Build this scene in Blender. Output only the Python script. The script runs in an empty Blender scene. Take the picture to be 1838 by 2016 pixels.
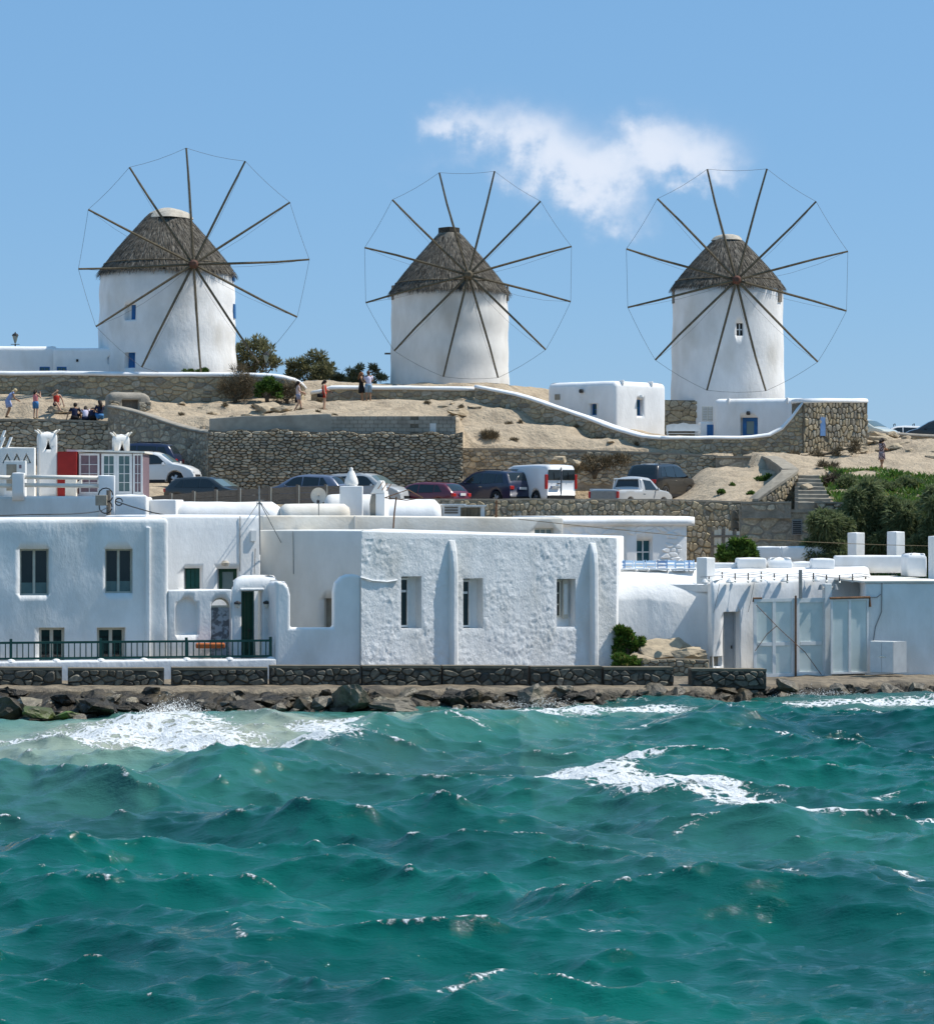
import bpy, bmesh, math, random
import numpy as np
from mathutils import Vector, Matrix, noise as mn

S = bpy.context.scene
COL = S.collection
R = math.radians

# ---------------------------------------------------------------- camera, sky, sun, exposure
EYE = 6.54                      # eye height above the sea (a balcony across the bay), looking level along +Y
F = 5130.0                      # survey constant: pixels per radian of the 1838-px-wide survey sheet
cd = bpy.data.cameras.new('camera'); cam = bpy.data.objects.new('camera', cd); COL.objects.link(cam)
cam.location = (0, 0, EYE); cam.rotation_euler = (R(90), 0, 0)
cd.sensor_fit = 'HORIZONTAL'; cd.sensor_width = 36; cd.lens = 36 * F / 1838
cd.clip_start = 1; cd.clip_end = 6000
S.camera = cam

SUN_EL, SUN_AZ = 56.0, 80.0     # degrees; azimuth clockwise from +Y: high on the right, a little behind the mills
world = bpy.data.worlds.new('World'); S.world = world; world.use_nodes = True
wt = world.node_tree; wt.nodes.clear()
def wn(kind, **kw):
    n = wt.nodes.new(kind)
    for k, v in kw.items(): setattr(n, k, v)
    return n
def wl(a, b): wt.links.new(a, b)
def wmath(op, a, b=None, c=None):
    n = wn('ShaderNodeMath', operation=op)
    for i, q in enumerate((a, b, c)):
        if q is None: continue
        if isinstance(q, (int, float)): n.inputs[i].default_value = q
        else: wl(q, n.inputs[i])
    return n.outputs[0]
sky = wn('ShaderNodeTexSky', sky_type='NISHITA', sun_disc=False)
sky.sun_elevation = R(SUN_EL); sky.sun_rotation = R(SUN_AZ)
sky.altitude = 600; sky.air_density = 1.0; sky.dust_density = 0.25; sky.ozone_density = 2.2
tint = wn('ShaderNodeMix', data_type='RGBA'); tint.inputs[0].default_value = .74      # clear dry-season blue all round the horizon
wl(sky.outputs[0], tint.inputs[6]); tint.inputs[7].default_value = (1.32, 3.08, 5.5, 1)
# one fair-weather cumulus, placed by its direction in the sky
tc = wn('ShaderNodeTexCoord'); sp = wn('ShaderNodeSeparateXYZ'); wl(tc.outputs['Generated'], sp.inputs[0])
yy = wmath('MAXIMUM', sp.outputs[1], 0.05)
cu = wmath('DIVIDE', sp.outputs[0], yy); cv = wmath('DIVIDE', sp.outputs[2], yy)
cb = wn('ShaderNodeCombineXYZ'); wl(cu, cb.inputs[0]); wl(cv, cb.inputs[1])
nz1 = wn('ShaderNodeTexNoise'); nz1.inputs['Scale'].default_value = 46; nz1.inputs['Detail'].default_value = 7; nz1.inputs['Roughness'].default_value = .58
wl(cb.outputs[0], nz1.inputs['Vector'])
nz2 = wn('ShaderNodeTexNoise'); nz2.inputs['Scale'].default_value = 90; nz2.inputs['Detail'].default_value = 5; nz2.inputs['Roughness'].default_value = .55
wl(cb.outputs[0], nz2.inputs['Vector'])
n1 = wmath('SUBTRACT', nz1.outputs[0], .5); n2 = wmath('SUBTRACT', nz2.outputs[0], .5)
du = wmath('MULTIPLY_ADD', n1, .030, cu); dv = wmath('MULTIPLY_ADD', n2, .022, cv)
total = None
for (px, py, rx, ry, amp) in [(865, 245, 42, 28, .75), (925, 232, 42, 30, .95), (1020, 250, 70, 46, 1.2), (1085, 290, 75, 50, 1.25), (1120, 345, 85, 45, 1.15),
                              (1185, 385, 70, 42, 1.0), (1232, 440, 52, 34, .75), (1210, 330, 70, 38, .9), (1268, 262, 46, 38, 1.15), (1335, 285, 78, 45, 1.25), (1400, 310, 66, 40, 1.0),
                              (1375, 345, 60, 25, .7), (900, 318, 60, 22, .35), (800, 330, 50, 25, .2)]:
    a = wmath('MULTIPLY', wmath('SUBTRACT', du, (px - 919) / F), F / (rx * 1.22)); b = wmath('MULTIPLY', wmath('SUBTRACT', dv, (1008 - py) / F), F / (ry * 1.22))
    q = wmath('ADD', wmath('MULTIPLY', a, a), wmath('MULTIPLY', b, b))
    g = wmath('MULTIPLY', wmath('EXPONENT', wmath('MULTIPLY', q, -1.0)), amp)
    total = g if total is None else wmath('ADD', total, g)
dens = wmath('ADD', total, wmath('MULTIPLY', wmath('ADD', wmath('MULTIPLY', n1, 1.15), wmath('MULTIPLY', n2, .75)), wmath('MINIMUM', wmath('MULTIPLY', total, 2.6), 1.5)))
mr = wn('ShaderNodeMapRange', interpolation_type='SMOOTHSTEP'); wl(dens, mr.inputs[0])
mr.inputs[1].default_value = .0; mr.inputs[2].default_value = 2.3; mr.inputs[3].default_value = 0; mr.inputs[4].default_value = .80
shade = wn('ShaderNodeMapRange'); wl(wmath('ADD', dens, wmath('MULTIPLY', n2, 1.2)), shade.inputs[0]); shade.inputs[1].default_value = .3; shade.inputs[2].default_value = 1.7
cc = wn('ShaderNodeMix', data_type='RGBA'); wl(shade.outputs[0], cc.inputs[0])
cc.inputs[6].default_value = (4.3, 5.0, 6.4, 1); cc.inputs[7].default_value = (6.6, 6.9, 7.6, 1)
fin = wn('ShaderNodeMix', data_type='RGBA'); wl(mr.outputs[0], fin.inputs[0]); wl(tint.outputs[2], fin.inputs[6]); wl(cc.outputs[2], fin.inputs[7])
bg = wn('ShaderNodeBackground'); bg.inputs[1].default_value = 0.105; wl(fin.outputs[2], bg.inputs[0])
wo = wn('ShaderNodeOutputWorld'); wl(bg.outputs[0], wo.inputs[0])

sd = bpy.data.lights.new('sun', 'SUN'); sd.energy = 4.2; sd.angle = R(.53); sd.color = (1, .955, .88)
sun = bpy.data.objects.new('sun', sd); COL.objects.link(sun)
sdir = Vector((math.sin(R(SUN_AZ)) * math.cos(R(SUN_EL)), math.cos(R(SUN_AZ)) * math.cos(R(SUN_EL)), math.sin(R(SUN_EL))))
sun.rotation_euler = (-sdir).to_track_quat('-Z', 'Y').to_euler(); sun.location = sdir * 300
vs = S.view_settings; vs.view_transform = 'Standard'; vs.look = 'None'; vs.gamma = 1; vs.use_curve_mapping = False; vs.exposure = 0.35

# ---------------------------------------------------------------- survey helpers
def W(x, y, d):                 # a surveyed point: sheet coordinates and distance -> world
    return Vector(((x - 919) / F * d, d, EYE - (y - 1008) / F * d))
def XW(x, d): return (x - 919) / F * d
def ZW(y, d): return EYE - (y - 1008) / F * d
def lerp(a, b, t): return a + (b - a) * t
def sstep(a, b, t):
    t = min(1, max(0, (t - a) / (b - a))); return t * t * (3 - 2 * t)
def interp(pts, x):             # piecewise linear
    if x <= pts[0][0]: return pts[0][1]
    for (a, va), (b, vb) in zip(pts, pts[1:]):
        if x <= b: return va + (vb - va) * (x - a) / (b - a)
    return pts[-1][1]
def fbm(p, o=4): return mn.fractal(Vector(p), 1.0, 2.0, o)

# ---------------------------------------------------------------- materials
MATS = {}
def nt(name):
    m = bpy.data.materials.new(name); m.use_nodes = True
    t = m.node_tree; return m, t, t.nodes['Principled BSDF']
def mat(name, c1, c2=None, scale=4.0, rough=.8, bump=0.0, bscale=20.0, palette=None, spec=.3, metal=0, detail=5, leaf=0, c3=None, s3=.6, lo=.35, hi=.65, stretch=None, bdist=.02, trans=0, alpha=1, coat=0):
    m, t, p = nt(name); L = t.links.new
    geo = t.nodes.new('ShaderNodeNewGeometry'); pos = geo.outputs['Position']
    if stretch:
        mp = t.nodes.new('ShaderNodeMapping'); mp.inputs['Scale'].default_value = stretch; L(pos, mp.inputs[0]); pos = mp.outputs[0]
    col = None
    if palette:
        oi = t.nodes.new('ShaderNodeObjectInfo'); ad = t.nodes.new('ShaderNodeMath'); ad.operation = 'ADD'
        L(oi.outputs['Random'], ad.inputs[0]); L(geo.outputs['Random Per Island'], ad.inputs[1])
        fr = t.nodes.new('ShaderNodeMath'); fr.operation = 'FRACT'; L(ad.outputs[0], fr.inputs[0])
        cr = t.nodes.new('ShaderNodeValToRGB'); cr.color_ramp.interpolation = 'LINEAR'
        while len(cr.color_ramp.elements) < len(palette): cr.color_ramp.elements.new(.5)
        for i, c in enumerate(palette):
            e = cr.color_ramp.elements[i]; e.position = i / (len(palette) - 1); e.color = (*c, 1)
        L(fr.outputs[0], cr.inputs[0]); col = cr.outputs[0]
    if c2 is not None:
        nz = t.nodes.new('ShaderNodeTexNoise'); nz.inputs['Scale'].default_value = scale; nz.inputs['Detail'].default_value = detail; nz.inputs['Roughness'].default_value = .6
        L(pos, nz.inputs['Vector'])
        rg = t.nodes.new('ShaderNodeMapRange'); rg.inputs[1].default_value = lo; rg.inputs[2].default_value = hi; L(nz.outputs[0], rg.inputs[0])
        mx = t.nodes.new('ShaderNodeMix'); mx.data_type = 'RGBA'; L(rg.outputs[0], mx.inputs[0])
        if col is not None:
            mx.blend_type = 'MULTIPLY'; L(col, mx.inputs[6]); mx.inputs[7].default_value = (*c2, 1)
        else:
            mx.inputs[6].default_value = (*c1, 1); mx.inputs[7].default_value = (*c2, 1)
        col = mx.outputs[2]
        if c3 is not None:
            n3 = t.nodes.new('ShaderNodeTexNoise'); n3.inputs['Scale'].default_value = s3; n3.inputs['Detail'].default_value = 7; L(pos, n3.inputs['Vector'])
            r3 = t.nodes.new('ShaderNodeMapRange'); r3.inputs[1].default_value = .52; r3.inputs[2].default_value = .72; L(n3.outputs[0], r3.inputs[0])
            m3 = t.nodes.new('ShaderNodeMix'); m3.data_type = 'RGBA'; L(r3.outputs[0], m3.inputs[0]); L(col, m3.inputs[6]); m3.inputs[7].default_value = (*c3, 1)
            col = m3.outputs[2]
    if col is None: p.inputs['Base Color'].default_value = (*c1, 1)
    else: L(col, p.inputs['Base Color'])
    p.inputs['Roughness'].default_value = rough; p.inputs['Specular IOR Level'].default_value = spec; p.inputs['Metallic'].default_value = metal
    if trans: p.inputs['Transmission Weight'].default_value = trans
    if coat: p.inputs['Coat Weight'].default_value = coat; p.inputs['Coat Roughness'].default_value = .05
    if alpha < 1: p.inputs['Alpha'].default_value = alpha
    if bump:
        bn = t.nodes.new('ShaderNodeTexNoise'); bn.inputs['Scale'].default_value = bscale; bn.inputs['Detail'].default_value = 6; bn.inputs['Roughness'].default_value = .62; L(pos, bn.inputs['Vector'])
        bp = t.nodes.new('ShaderNodeBump'); bp.inputs['Strength'].default_value = bump; bp.inputs['Distance'].default_value = bdist
        L(bn.outputs[0], bp.inputs['Height']); L(bp.outputs[0], p.inputs['Normal'])
    if leaf:
        tr = t.nodes.new('ShaderNodeBsdfTranslucent'); ms = t.nodes.new('ShaderNodeMixShader'); ms.inputs[0].default_value = leaf; L(p.outputs[0], ms.inputs[1]); L(tr.outputs[0], ms.inputs[2]); L(col, tr.inputs[0])
        L(ms.outputs[0], [n for n in t.nodes if n.type == 'OUTPUT_MATERIAL'][0].inputs[0])
    MATS[name] = m; return m

mat('whitewash', (.83, .825, .81), (.72, .715, .70), .9, .85, .55, 5, bdist=.05, c3=(.62, .60, .56), s3=.5, stretch=(1, 1, .55))
mat('whitewash_clean', (.84, .835, .82), (.77, .765, .75), 1.6, .85, .4, 8, bdist=.035, c3=(.69, .67, .63), s3=.7, stretch=(1, 1, .5))
mat('whitewash_rough', (.82, .82, .81), (.73, .73, .725), 2, .85, .9, 26, bdist=.03, c3=(.64, .63, .60), s3=.7, stretch=(1, 1, .5))
mat('whitewash_ivory', (.80, .78, .73), (.71, .69, .64), 1.3, .85, .4, 8, bdist=.03, c3=(.63, .60, .54), s3=.5, stretch=(1, 1, .4))
mat('whitewash_cream', (.78, .74, .66), (.70, .65, .56), 1.6, .85, .4, 8, bdist=.03, c3=(.60, .53, .43), s3=.5)
mat('whitewash_worn', (.79, .77, .73), (.70, .68, .64), 1.5, .85, .4, 7, bdist=.03, c3=(.55, .52, .47), s3=.45, stretch=(1, 1, .45))
mat('stone_tan', (1, 1, 1), (.62, .6, .56), 9, .9, .7, 30, palette=[(.36, .29, .19), (.50, .41, .27), (.43, .39, .31), (.25, .22, .175), (.55, .45, .29), (.40, .33, .23), (.48, .44, .36)])
mat('stone_grey', (1, 1, 1), (.55, .54, .52), 9, .9, .7, 30, palette=[(.42, .36, .265), (.60, .52, .385), (.25, .225, .18), (.51, .415, .285), (.64, .56, .425), (.38, .33, .26), (.55, .45, .30)])
mat('stone_dark', (1, 1, 1), (.5, .5, .5), 10, .55, .8, 28, palette=[(.085, .075, .055), (.15, .135, .10), (.05, .047, .04), (.21, .185, .135), (.11, .10, .08), (.26, .235, .18)], spec=.4)
mat('mortar_tan', (.36, .30, .21), (.25, .21, .15), 6, .95, .6, 22)
mat('mortar_dark', (.20, .17, .125), (.11, .095, .07), 6, .95, .6, 22)
mat('bench_cap', (.20, .165, .115), (.13, .11, .08), 3, .8, .6, 16)
mat('mortar_black', (.085, .075, .058), (.035, .032, .026), 7, .7, .6, 22)
mat('mortar_grey', (.34, .30, .24), (.21, .185, .145), 2.2, .95, .9, 9, bdist=.06)
mat('render_grey', (.36, .32, .26), (.25, .225, .185), 1.5, .95, .8, 12, bdist=.03)
mat('concrete', (.42, .37, .30), (.32, .285, .23), 2.2, .95, .5, 18, c3=(.24, .21, .17), s3=1.0)
mat('cap_stone', (.34, .30, .235), (.24, .21, .165), 3, .95, .5, 16)
mat('sand', (.48, .385, .27), (.34, .275, .195), 1.6, .95, 1.0, 4.5, bdist=.16, c3=(.30, .235, .165), s3=.8)
mat('parking_ground', (.37, .325, .265), (.30, .26, .21), 1.2, .95, .5, 18)
mat('rock_tan', (.46, .37, .25), (.31, .25, .175), 2.5, .92, .9, 7, bdist=.05)
mat('rock_wet', (.040, .032, .020), (.012, .010, .007), 2.2, .42, 1.0, 9, bdist=.07, spec=.28, c3=(.11, .085, .048), s3=1.1)
mat('rock_half_wet', (.17, .14, .095), (.07, .058, .04), 2.5, .35, 1.0, 9, bdist=.06, spec=.45, c3=(.24, .20, .13), s3=.9)
mat('rock_algae', (.075, .10, .02), (.06, .05, .03), 2.5, .4, .9, 9, bdist=.05, c3=(.13, .20, .03), s3=1.6)
mat('quay', (.27, .215, .145), (.13, .105, .075), 2.4, .7, 1.0, 7, bdist=.08, c3=(.07, .058, .042), s3=.9, spec=.35)
mat('wood_grey', (.22, .19, .155), (.14, .12, .10), 8, .9, .4, 30, stretch=(1, 1, 6))
mat('spar_wood', (.15, .12, .075), (.085, .068, .045), 6, .85, .3, 30)
mat('spar_red', (.13, .045, .03), (.08, .05, .035), 6, .8, .3, 30)
mat('rope', (.10, .09, .08), None, rough=.9)
mat('wire_dark', (.03, .028, .026), None, rough=.7)
mat('thatch', (1, 1, 1), (.6, .58, .55), 3, .95, 0, palette=[(.075, .066, .053), (.145, .13, .105), (.042, .038, .032), (.20, .18, .15), (.10, .088, .07), (.27, .245, .205)])
mat('thatch_base', (.07, .058, .044), (.04, .034, .027), 6, .95, .6, 30)
mat('canvas', (.52, .47, .39), (.36, .32, .26), 4, .9, .6, 10, bdist=.05)
mat('blue_paint', (.025, .14, .36), (.02, .10, .26), 3, .55, .2, 20)
mat('blue_shutter', (.14, .27, .50), (.11, .21, .40), 3, .6, .2, 20)
mat('blue_chair', (.46, .64, .82), (.40, .57, .76), 4, .6)
mat('green_paint', (.008, .075, .058), (.006, .055, .045), 4, .45, .15, 20, spec=.4)
mat('green_door', (.012, .06, .03), (.009, .042, .022), 4, .5, .2, 20)
mat('teal_paint', (.01, .22, .17), None, rough=.5)
mat('red_paint', (.32, .018, .014), (.25, .015, .012), 3, .5)
mat('white_frame', (.74, .74, .72), (.66, .66, .64), 4, .5)
mat('cream_frame', (.58, .55, .46), (.49, .46, .38), 4, .6)
mat('glass_dark', (.012, .018, .020), None, rough=.06, spec=.5)
mat('glass_blue', (.035, .10, .12), None, rough=.08, spec=.5)
mat('glass_pale', (.16, .21, .20), None, rough=.1, spec=.5)
mat('curtain_mauve', (.20, .135, .15), (.16, .105, .12), 6, .6, spec=.5)
mat('teal_curtain_and_reflection', (.10, .17, .165), (.075, .13, .13), 3, .3, spec=.5)
mat('interior_dark', (.02, .02, .02), None, rough=.9)
mat('metal_grey', (.30, .30, .29), (.22, .22, .21), 8, .45, metal=.3)
mat('metal_rust', (.20, .10, .05), (.10, .055, .03), 9, .8)
mat('metal_dark', (.04, .04, .04), (.025, .025, .025), 8, .55)
mat('dish', (.56, .53, .47), (.48, .45, .40), 3, .6)
mat('terracotta', (.46, .13, .035), (.36, .10, .03), 6, .7)
mat('white_plastic', (.72, .72, .69), (.64, .64, .62), 3, .5)
mat('door_grey', (.40, .43, .45), (.34, .37, .39), 3, .6)
mat('tyre', (.018, .018, .018), None, rough=.85)
mat('rim_metal', (.42, .42, .43), None, rough=.35, metal=.8)
mat('car_glass', (.015, .022, .025), None, rough=.04, spec=.6)
mat('car_glass_light', (.10, .14, .14), None, rough=.04, spec=.6)
mat('car_trim', (.02, .02, .021), None, rough=.6)
mat('chrome', (.6, .6, .6), None, rough=.15, metal=1)
mat('lamp_red', (.42, .015, .01), None, rough=.15, spec=.6)
mat('lamp_clear', (.55, .56, .57), None, rough=.1, spec=.6)
mat('lamp_orange', (.6, .16, .02), None, rough=.15, spec=.6)
mat('plate_white', (.62, .62, .6), None, rough=.5)
mat('plate_blue', (.03, .08, .25), None, rough=.5)
for nm, c in dict(car_white=(.70, .70, .685), car_black=(.012, .013, .014), car_navy=(.012, .018, .05), car_bluegrey=(.12, .15, .22), car_silver=(.42, .43, .43),
                  car_maroon=(.11, .012, .028), car_dark=(.018, .022, .024), van_white=(.74, .74, .74), car_greenwhite=(.5, .53, .47)).items():
    mat(nm, c, None, rough=.3, spec=.5, coat=.6)
mat('bed_grey', (.30, .29, .27), (.24, .235, .22), 6, .5)
mat('skin', (.50, .30, .20), None, rough=.6)
mat('skin_tan', (.34, .19, .11), None, rough=.6)
for nm, c in dict(cloth_lightblue=(.30, .36, .56), cloth_pink=(.66, .22, .22), cloth_denim=(.06, .20, .42), cloth_red=(.46, .04, .025), cloth_navy=(.012, .018, .05), cloth_white=(.74, .72, .76),
                  cloth_black=(.012, .011, .013), cloth_palepink=(.60, .47, .44), cloth_greyprint=(.30, .29, .36), cloth_jeanlight=(.26, .38, .50), cloth_violetwhite=(.68, .63, .76)).items():
    mat(nm, c, tuple(q * .82 for q in c), 14, .9)
mat('cloth_pattern', (.07, .045, .06), (.45, .34, .33), 16, .9, lo=.48, hi=.52, detail=1)
for nm, c in dict(hair_blonde=(.52, .40, .22), hair_dark=(.022, .014, .010), hair_brown=(.085, .04, .02), hair_ginger=(.20, .08, .03)).items():
    mat(nm, c, None, rough=.7)
mat('leaf_olive', (1, 1, 1), (.7, .7, .65), 2, .75, leaf=.4, palette=[(.14, .15, .07), (.22, .22, .11), (.09, .10, .046), (.30, .285, .16), (.17, .175, .085)])
mat('leaf_tamarisk', (1, 1, 1), (.7, .72, .68), 1.5, .8, leaf=.4, palette=[(.12, .16, .065), (.21, .255, .115), (.08, .11, .043), (.29, .32, .17), (.155, .195, .083)])
mat('leaf_iceplant', (1, 1, 1), (.6, .65, .5), 1.0, .55, leaf=.4, palette=[(.06, .145, .022), (.095, .215, .034), (.045, .10, .018), (.15, .26, .05), (.08, .175, .028), (.25, .22, .08)])
mat('leaf_fresh', (1, 1, 1), (.7, .7, .6), 2, .6, leaf=.4, palette=[(.07, .14, .022), (.11, .21, .04), (.045, .09, .016), (.16, .26, .055)])
mat('leaf_dry', (1, 1, 1), (.7, .7, .7), 2, .9, palette=[(.17, .13, .075), (.24, .185, .11), (.12, .095, .055), (.28, .22, .14)])
mat('bark', (.12, .09, .06), (.07, .052, .036), 5, .95, .6, 20)
mat('frosted_glass', (.50, .56, .54), (.40, .47, .46), 1.4, .35, spec=.4, c3=(.27, .34, .33), s3=.55)
mat('bulb', (.6, .58, .5), None, rough=.15, spec=.6)

# ---------------------------------------------------------------- object helpers
def org(o):
    v = Vector((0, 0, 0))
    while o is not None: v = v + o.location; o = o.parent
    return v
def tag(o, label=None, cat=None, group=None, kind=None):
    if label: o['label'] = label
    if cat: o['category'] = cat
    if group: o['group'] = group
    if kind or cat: o['kind'] = kind or 'thing'
    return o
def thing(name, label, cat, loc=(0, 0, 0), group=None, rz=0):
    o = bpy.data.objects.new(name, None); o.empty_display_size = .3; COL.objects.link(o); o.location = loc; o.rotation_euler = (0, 0, rz)
    return tag(o, label, cat, group)
class Frame:                    # a vertical plane: u along it, o outwards (towards the sea), z up
    def __init__(s, A, B):
        s.A = Vector((A[0], A[1], 0)); d = Vector((B[0] - A[0], B[1] - A[1], 0)); s.L = d.length; s.t = d / s.L; s.n = Vector((s.t.y, -s.t.x, 0))
    def p(s, u, o, z): return s.A + s.t * u + s.n * o + Vector((0, 0, z))
    def u(s, x):                # where the sight line of sheet column x meets the plane
        k = (x - 919) / F; return (k * s.A.y - s.A.x) / (s.t.x - k * s.t.y)
    def d(s, u): return s.A.y + s.t.y * u
    def uz(s, x, y): u = s.u(x); return u, ZW(y, s.d(u))
class MB:
    def __init__(s): s.v = []; s.f = []
    def add(s, vs, fs):
        b = len(s.v); s.v.extend([tuple(q) for q in vs]); s.f.extend([tuple(i + b for i in f) for f in fs]); return s
    BF = [(0, 3, 2, 1), (4, 5, 6, 7), (0, 1, 5, 4), (1, 2, 6, 5), (2, 3, 7, 6), (3, 0, 4, 7)]
    def box(s, p, q):
        (a, b, c), (d, e, f) = p, q
        return s.add([(a, b, c), (d, b, c), (d, e, c), (a, e, c), (a, b, f), (d, b, f), (d, e, f), (a, e, f)], MB.BF)
    def fbox(s, fr, u0, u1, o0, o1, z0, z1):
        return s.add([fr.p(u0, o1, z0), fr.p(u1, o1, z0), fr.p(u1, o0, z0), fr.p(u0, o0, z0), fr.p(u0, o1, z1), fr.p(u1, o1, z1), fr.p(u1, o0, z1), fr.p(u0, o0, z1)], MB.BF)
    def fpoly(s, fr, uz, o0, o1):          # a flat outline in the plane, given thickness
        n = len(uz); vs = [fr.p(u, o1, z) for u, z in uz] + [fr.p(u, o0, z) for u, z in uz]
        return s.add(vs, [tuple(range(n)), tuple(range(2 * n - 1, n - 1, -1))] + [(i, i + n, (i + 1) % n + n, (i + 1) % n) for i in range(n)])
    def tube(s, pts, r, seg=6, cap=True):
        pts = [Vector(p) for p in pts]; n = len(pts); rr = r if isinstance(r, (list, tuple)) else [r] * n
        b = len(s.v); up0 = None
        for i, p in enumerate(pts):
            d = (pts[min(i + 1, n - 1)] - pts[max(i - 1, 0)])
            d = d.normalized() if d.length > 1e-9 else Vector((0, 0, 1))
            if up0 is None: up0 = Vector((0, 0, 1)) if abs(d.z) < .9 else Vector((1, 0, 0))
            a = d.cross(up0); a = a.normalized() if a.length > 1e-6 else d.orthogonal().normalized(); c = d.cross(a).normalized(); up0 = -c if c.dot(up0) < 0 else c
            for k in range(seg):
                t = 2 * math.pi * k / seg; s.v.append(tuple(p + (a * math.cos(t) + c * math.sin(t)) * rr[i]))
        for i in range(n - 1):
            for k in range(seg):
                k2 = (k + 1) % seg; s.f.append((b + i * seg + k, b + i * seg + k2, b + (i + 1) * seg + k2, b + (i + 1) * seg + k))
        if cap:
            s.f.append(tuple(b + k for k in range(seg))[::-1]); s.f.append(tuple(b + (n - 1) * seg + k for k in range(seg)))
        return s
    def lathe(s, prof, seg=24, c=(0, 0, 0), wob=0, a0=0, a1=2 * math.pi, cap=True):
        b = len(s.v); full = abs(a1 - a0 - 2 * math.pi) < 1e-6; m = seg if full else seg + 1
        for r, z in prof:
            for k in range(m):
                t = a0 + (a1 - a0) * k / seg; q = r
                if wob: q = r * (1 + wob * mn.noise(Vector((math.cos(t) * 1.7, math.sin(t) * 1.7, z * .7 + c[0]))))
                s.v.append((c[0] + q * math.cos(t), c[1] + q * math.sin(t), c[2] + z))
        for i in range(len(prof) - 1):
            for k in range(seg):
                k2 = (k + 1) % m; s.f.append((b + i * m + k, b + i * m + k2, b + (i + 1) * m + k2, b + (i + 1) * m + k))
        if cap and full:
            s.f.append(tuple(b + k for k in range(m))[::-1]); s.f.append(tuple(b + (len(prof) - 1) * m + k for k in range(m)))
        return s
    def loft(s, rings, cap=True):
        b = len(s.v); m = len(rings[0])
        for r in rings: s.v.extend([tuple(q) for q in r])
        for i in range(len(rings) - 1):
            for k in range(m):
                k2 = (k + 1) % m; s.f.append((b + i * m + k, b + i * m + k2, b + (i + 1) * m + k2, b + (i + 1) * m + k))
        if cap: s.f.append(tuple(b + k for k in range(m))[::-1]); s.f.append(tuple(b + (len(rings) - 1) * m + k for k in range(m)))
        return s
    def mesh(s, name, m, off=None, smooth=False):
        me = bpy.data.meshes.new(name); v = s.v
        if off is not None and off.length > 0: v = [(a - off.x, b - off.y, c - off.z) for a, b, c in v]
        me.from_pydata(v, [], s.f); me.materials.append(MATS[m] if isinstance(m, str) else m)
        if smooth: me.polygons.foreach_set('use_smooth', [True] * len(me.polygons))
        return me
    def build(s, name, m, parent=None, smooth=False, bevel=0, seg=2, local=False, loc=None, auto=None):
        off = None if local else (org(parent) if parent else None)
        if loc is not None: off = (off or Vector((0, 0, 0))) + (Vector(loc) - (off or Vector((0, 0, 0))))
        o = bpy.data.objects.new(name, s.mesh(name, m, off, smooth)); COL.objects.link(o)
        if parent: o.parent = parent
        if loc is not None: o.location = Vector(loc) - (org(parent) if parent else Vector((0, 0, 0)))
        if bevel:
            b = o.modifiers.new('bevel', 'BEVEL'); b.width = bevel; b.segments = seg; b.limit_method = 'ANGLE'; b.angle_limit = R(35)
        return o
    def thing(s, name, m, label, cat, group=None, **kw):
        loc = kw.pop('loc', None)
        if loc is None and s.v:
            a = np.array(s.v); loc = ((a[:, 0].min() + a[:, 0].max()) / 2, (a[:, 1].min() + a[:, 1].max()) / 2, a[:, 2].min())
        return tag(s.build(name, m, None, loc=loc, **kw), label, cat, group)
def hullmesh(pts):
    bm = bmesh.new()
    for p in pts: bm.verts.new(p)
    r = bmesh.ops.convex_hull(bm, input=bm.verts)
    bmesh.ops.delete(bm, geom=[g for g in r['geom_interior'] if isinstance(g, bmesh.types.BMVert)], context='VERTS')
    return bm
# ---------------------------------------------------------------- ground: one sheet, from the sea bed over the slope and the mill hill
SHORE = [(-60, 76), (-14.4, 80.5), (-9.8, 81.6), (-5.3, 85), (1.4, 86.5), (6.5, 88.2), (12.1, 91), (16.5, 92), (60, 98)]
def shore(X): return interp(SHORE, X)
HILL = [W(x, y, d) for x, y, d in [(-200, 800, 137), (20, 826, 134.6), (110, 826, 134.6), (200, 828, 134.5), (60, 795, 137.5), (200, 795, 138), (-50, 780, 141), (100, 782, 141), (300, 782, 141), (500, 785, 141),
        (260, 812, 136), (330, 815, 137), (330, 795, 140), (260, 815, 134.6), (330, 842, 132.8), (372, 853, 131.8), (420, 840, 130.2), (520, 828, 130.5), (640, 824, 130.5), (760, 824, 130.5), (880, 830, 130.5), (420, 822, 134), (420, 800, 139), (530, 818, 134), (640, 816, 134), (590, 812, 137), (760, 816, 134), (880, 820, 134), (640, 792, 142), (800, 790, 142), (940, 792, 141.5),
        (930, 845, 136.2), (960, 878, 134.6), (1050, 881, 134.6), (1150, 883, 134.6), (1000, 810, 140.5), (1100, 845, 138.5), (1020, 840, 138), (1200, 868, 137), (1280, 884, 134.4), (1400, 893, 134.2), (1540, 899, 135.2),
        (1640, 903, 133.6), (1720, 892, 135), (1735, 926, 129), (1600, 926, 127), (1838, 915, 132), (1838, 945, 127), (1640, 935, 126), (1790, 870, 138), (1838, 874, 141), (1900, 874, 141), (1720, 865, 140), (2100, 900, 135), (2100, 870, 141)]]
HILL += [Vector((x, y, z)) for x, y, z in [(-18, 148, 13.9), (-8, 149, 13.9), (0, 150, 13.9), (-12, 154, 13.9), (2, 156, 13.9), (-30, 152, 13.5), (8, 149, 11.0), (12, 147, 10.5), (16, 147, 10.5), (14, 153, 10.6), (22, 145, 10.4), (22, 148, 10.35), (30, 150, 10.3), (25, 151, 10.35), (24, 156, 10.4)]]
HP = np.array([tuple(p) for p in HILL])
def hill_z(X, Y):
    d2 = (HP[:, 0] - X) ** 2 + ((HP[:, 1] - Y) * 1.3) ** 2 + .25
    w = d2 ** -1.9; return float((w * HP[:, 2]).sum() / w.sum())
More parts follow.
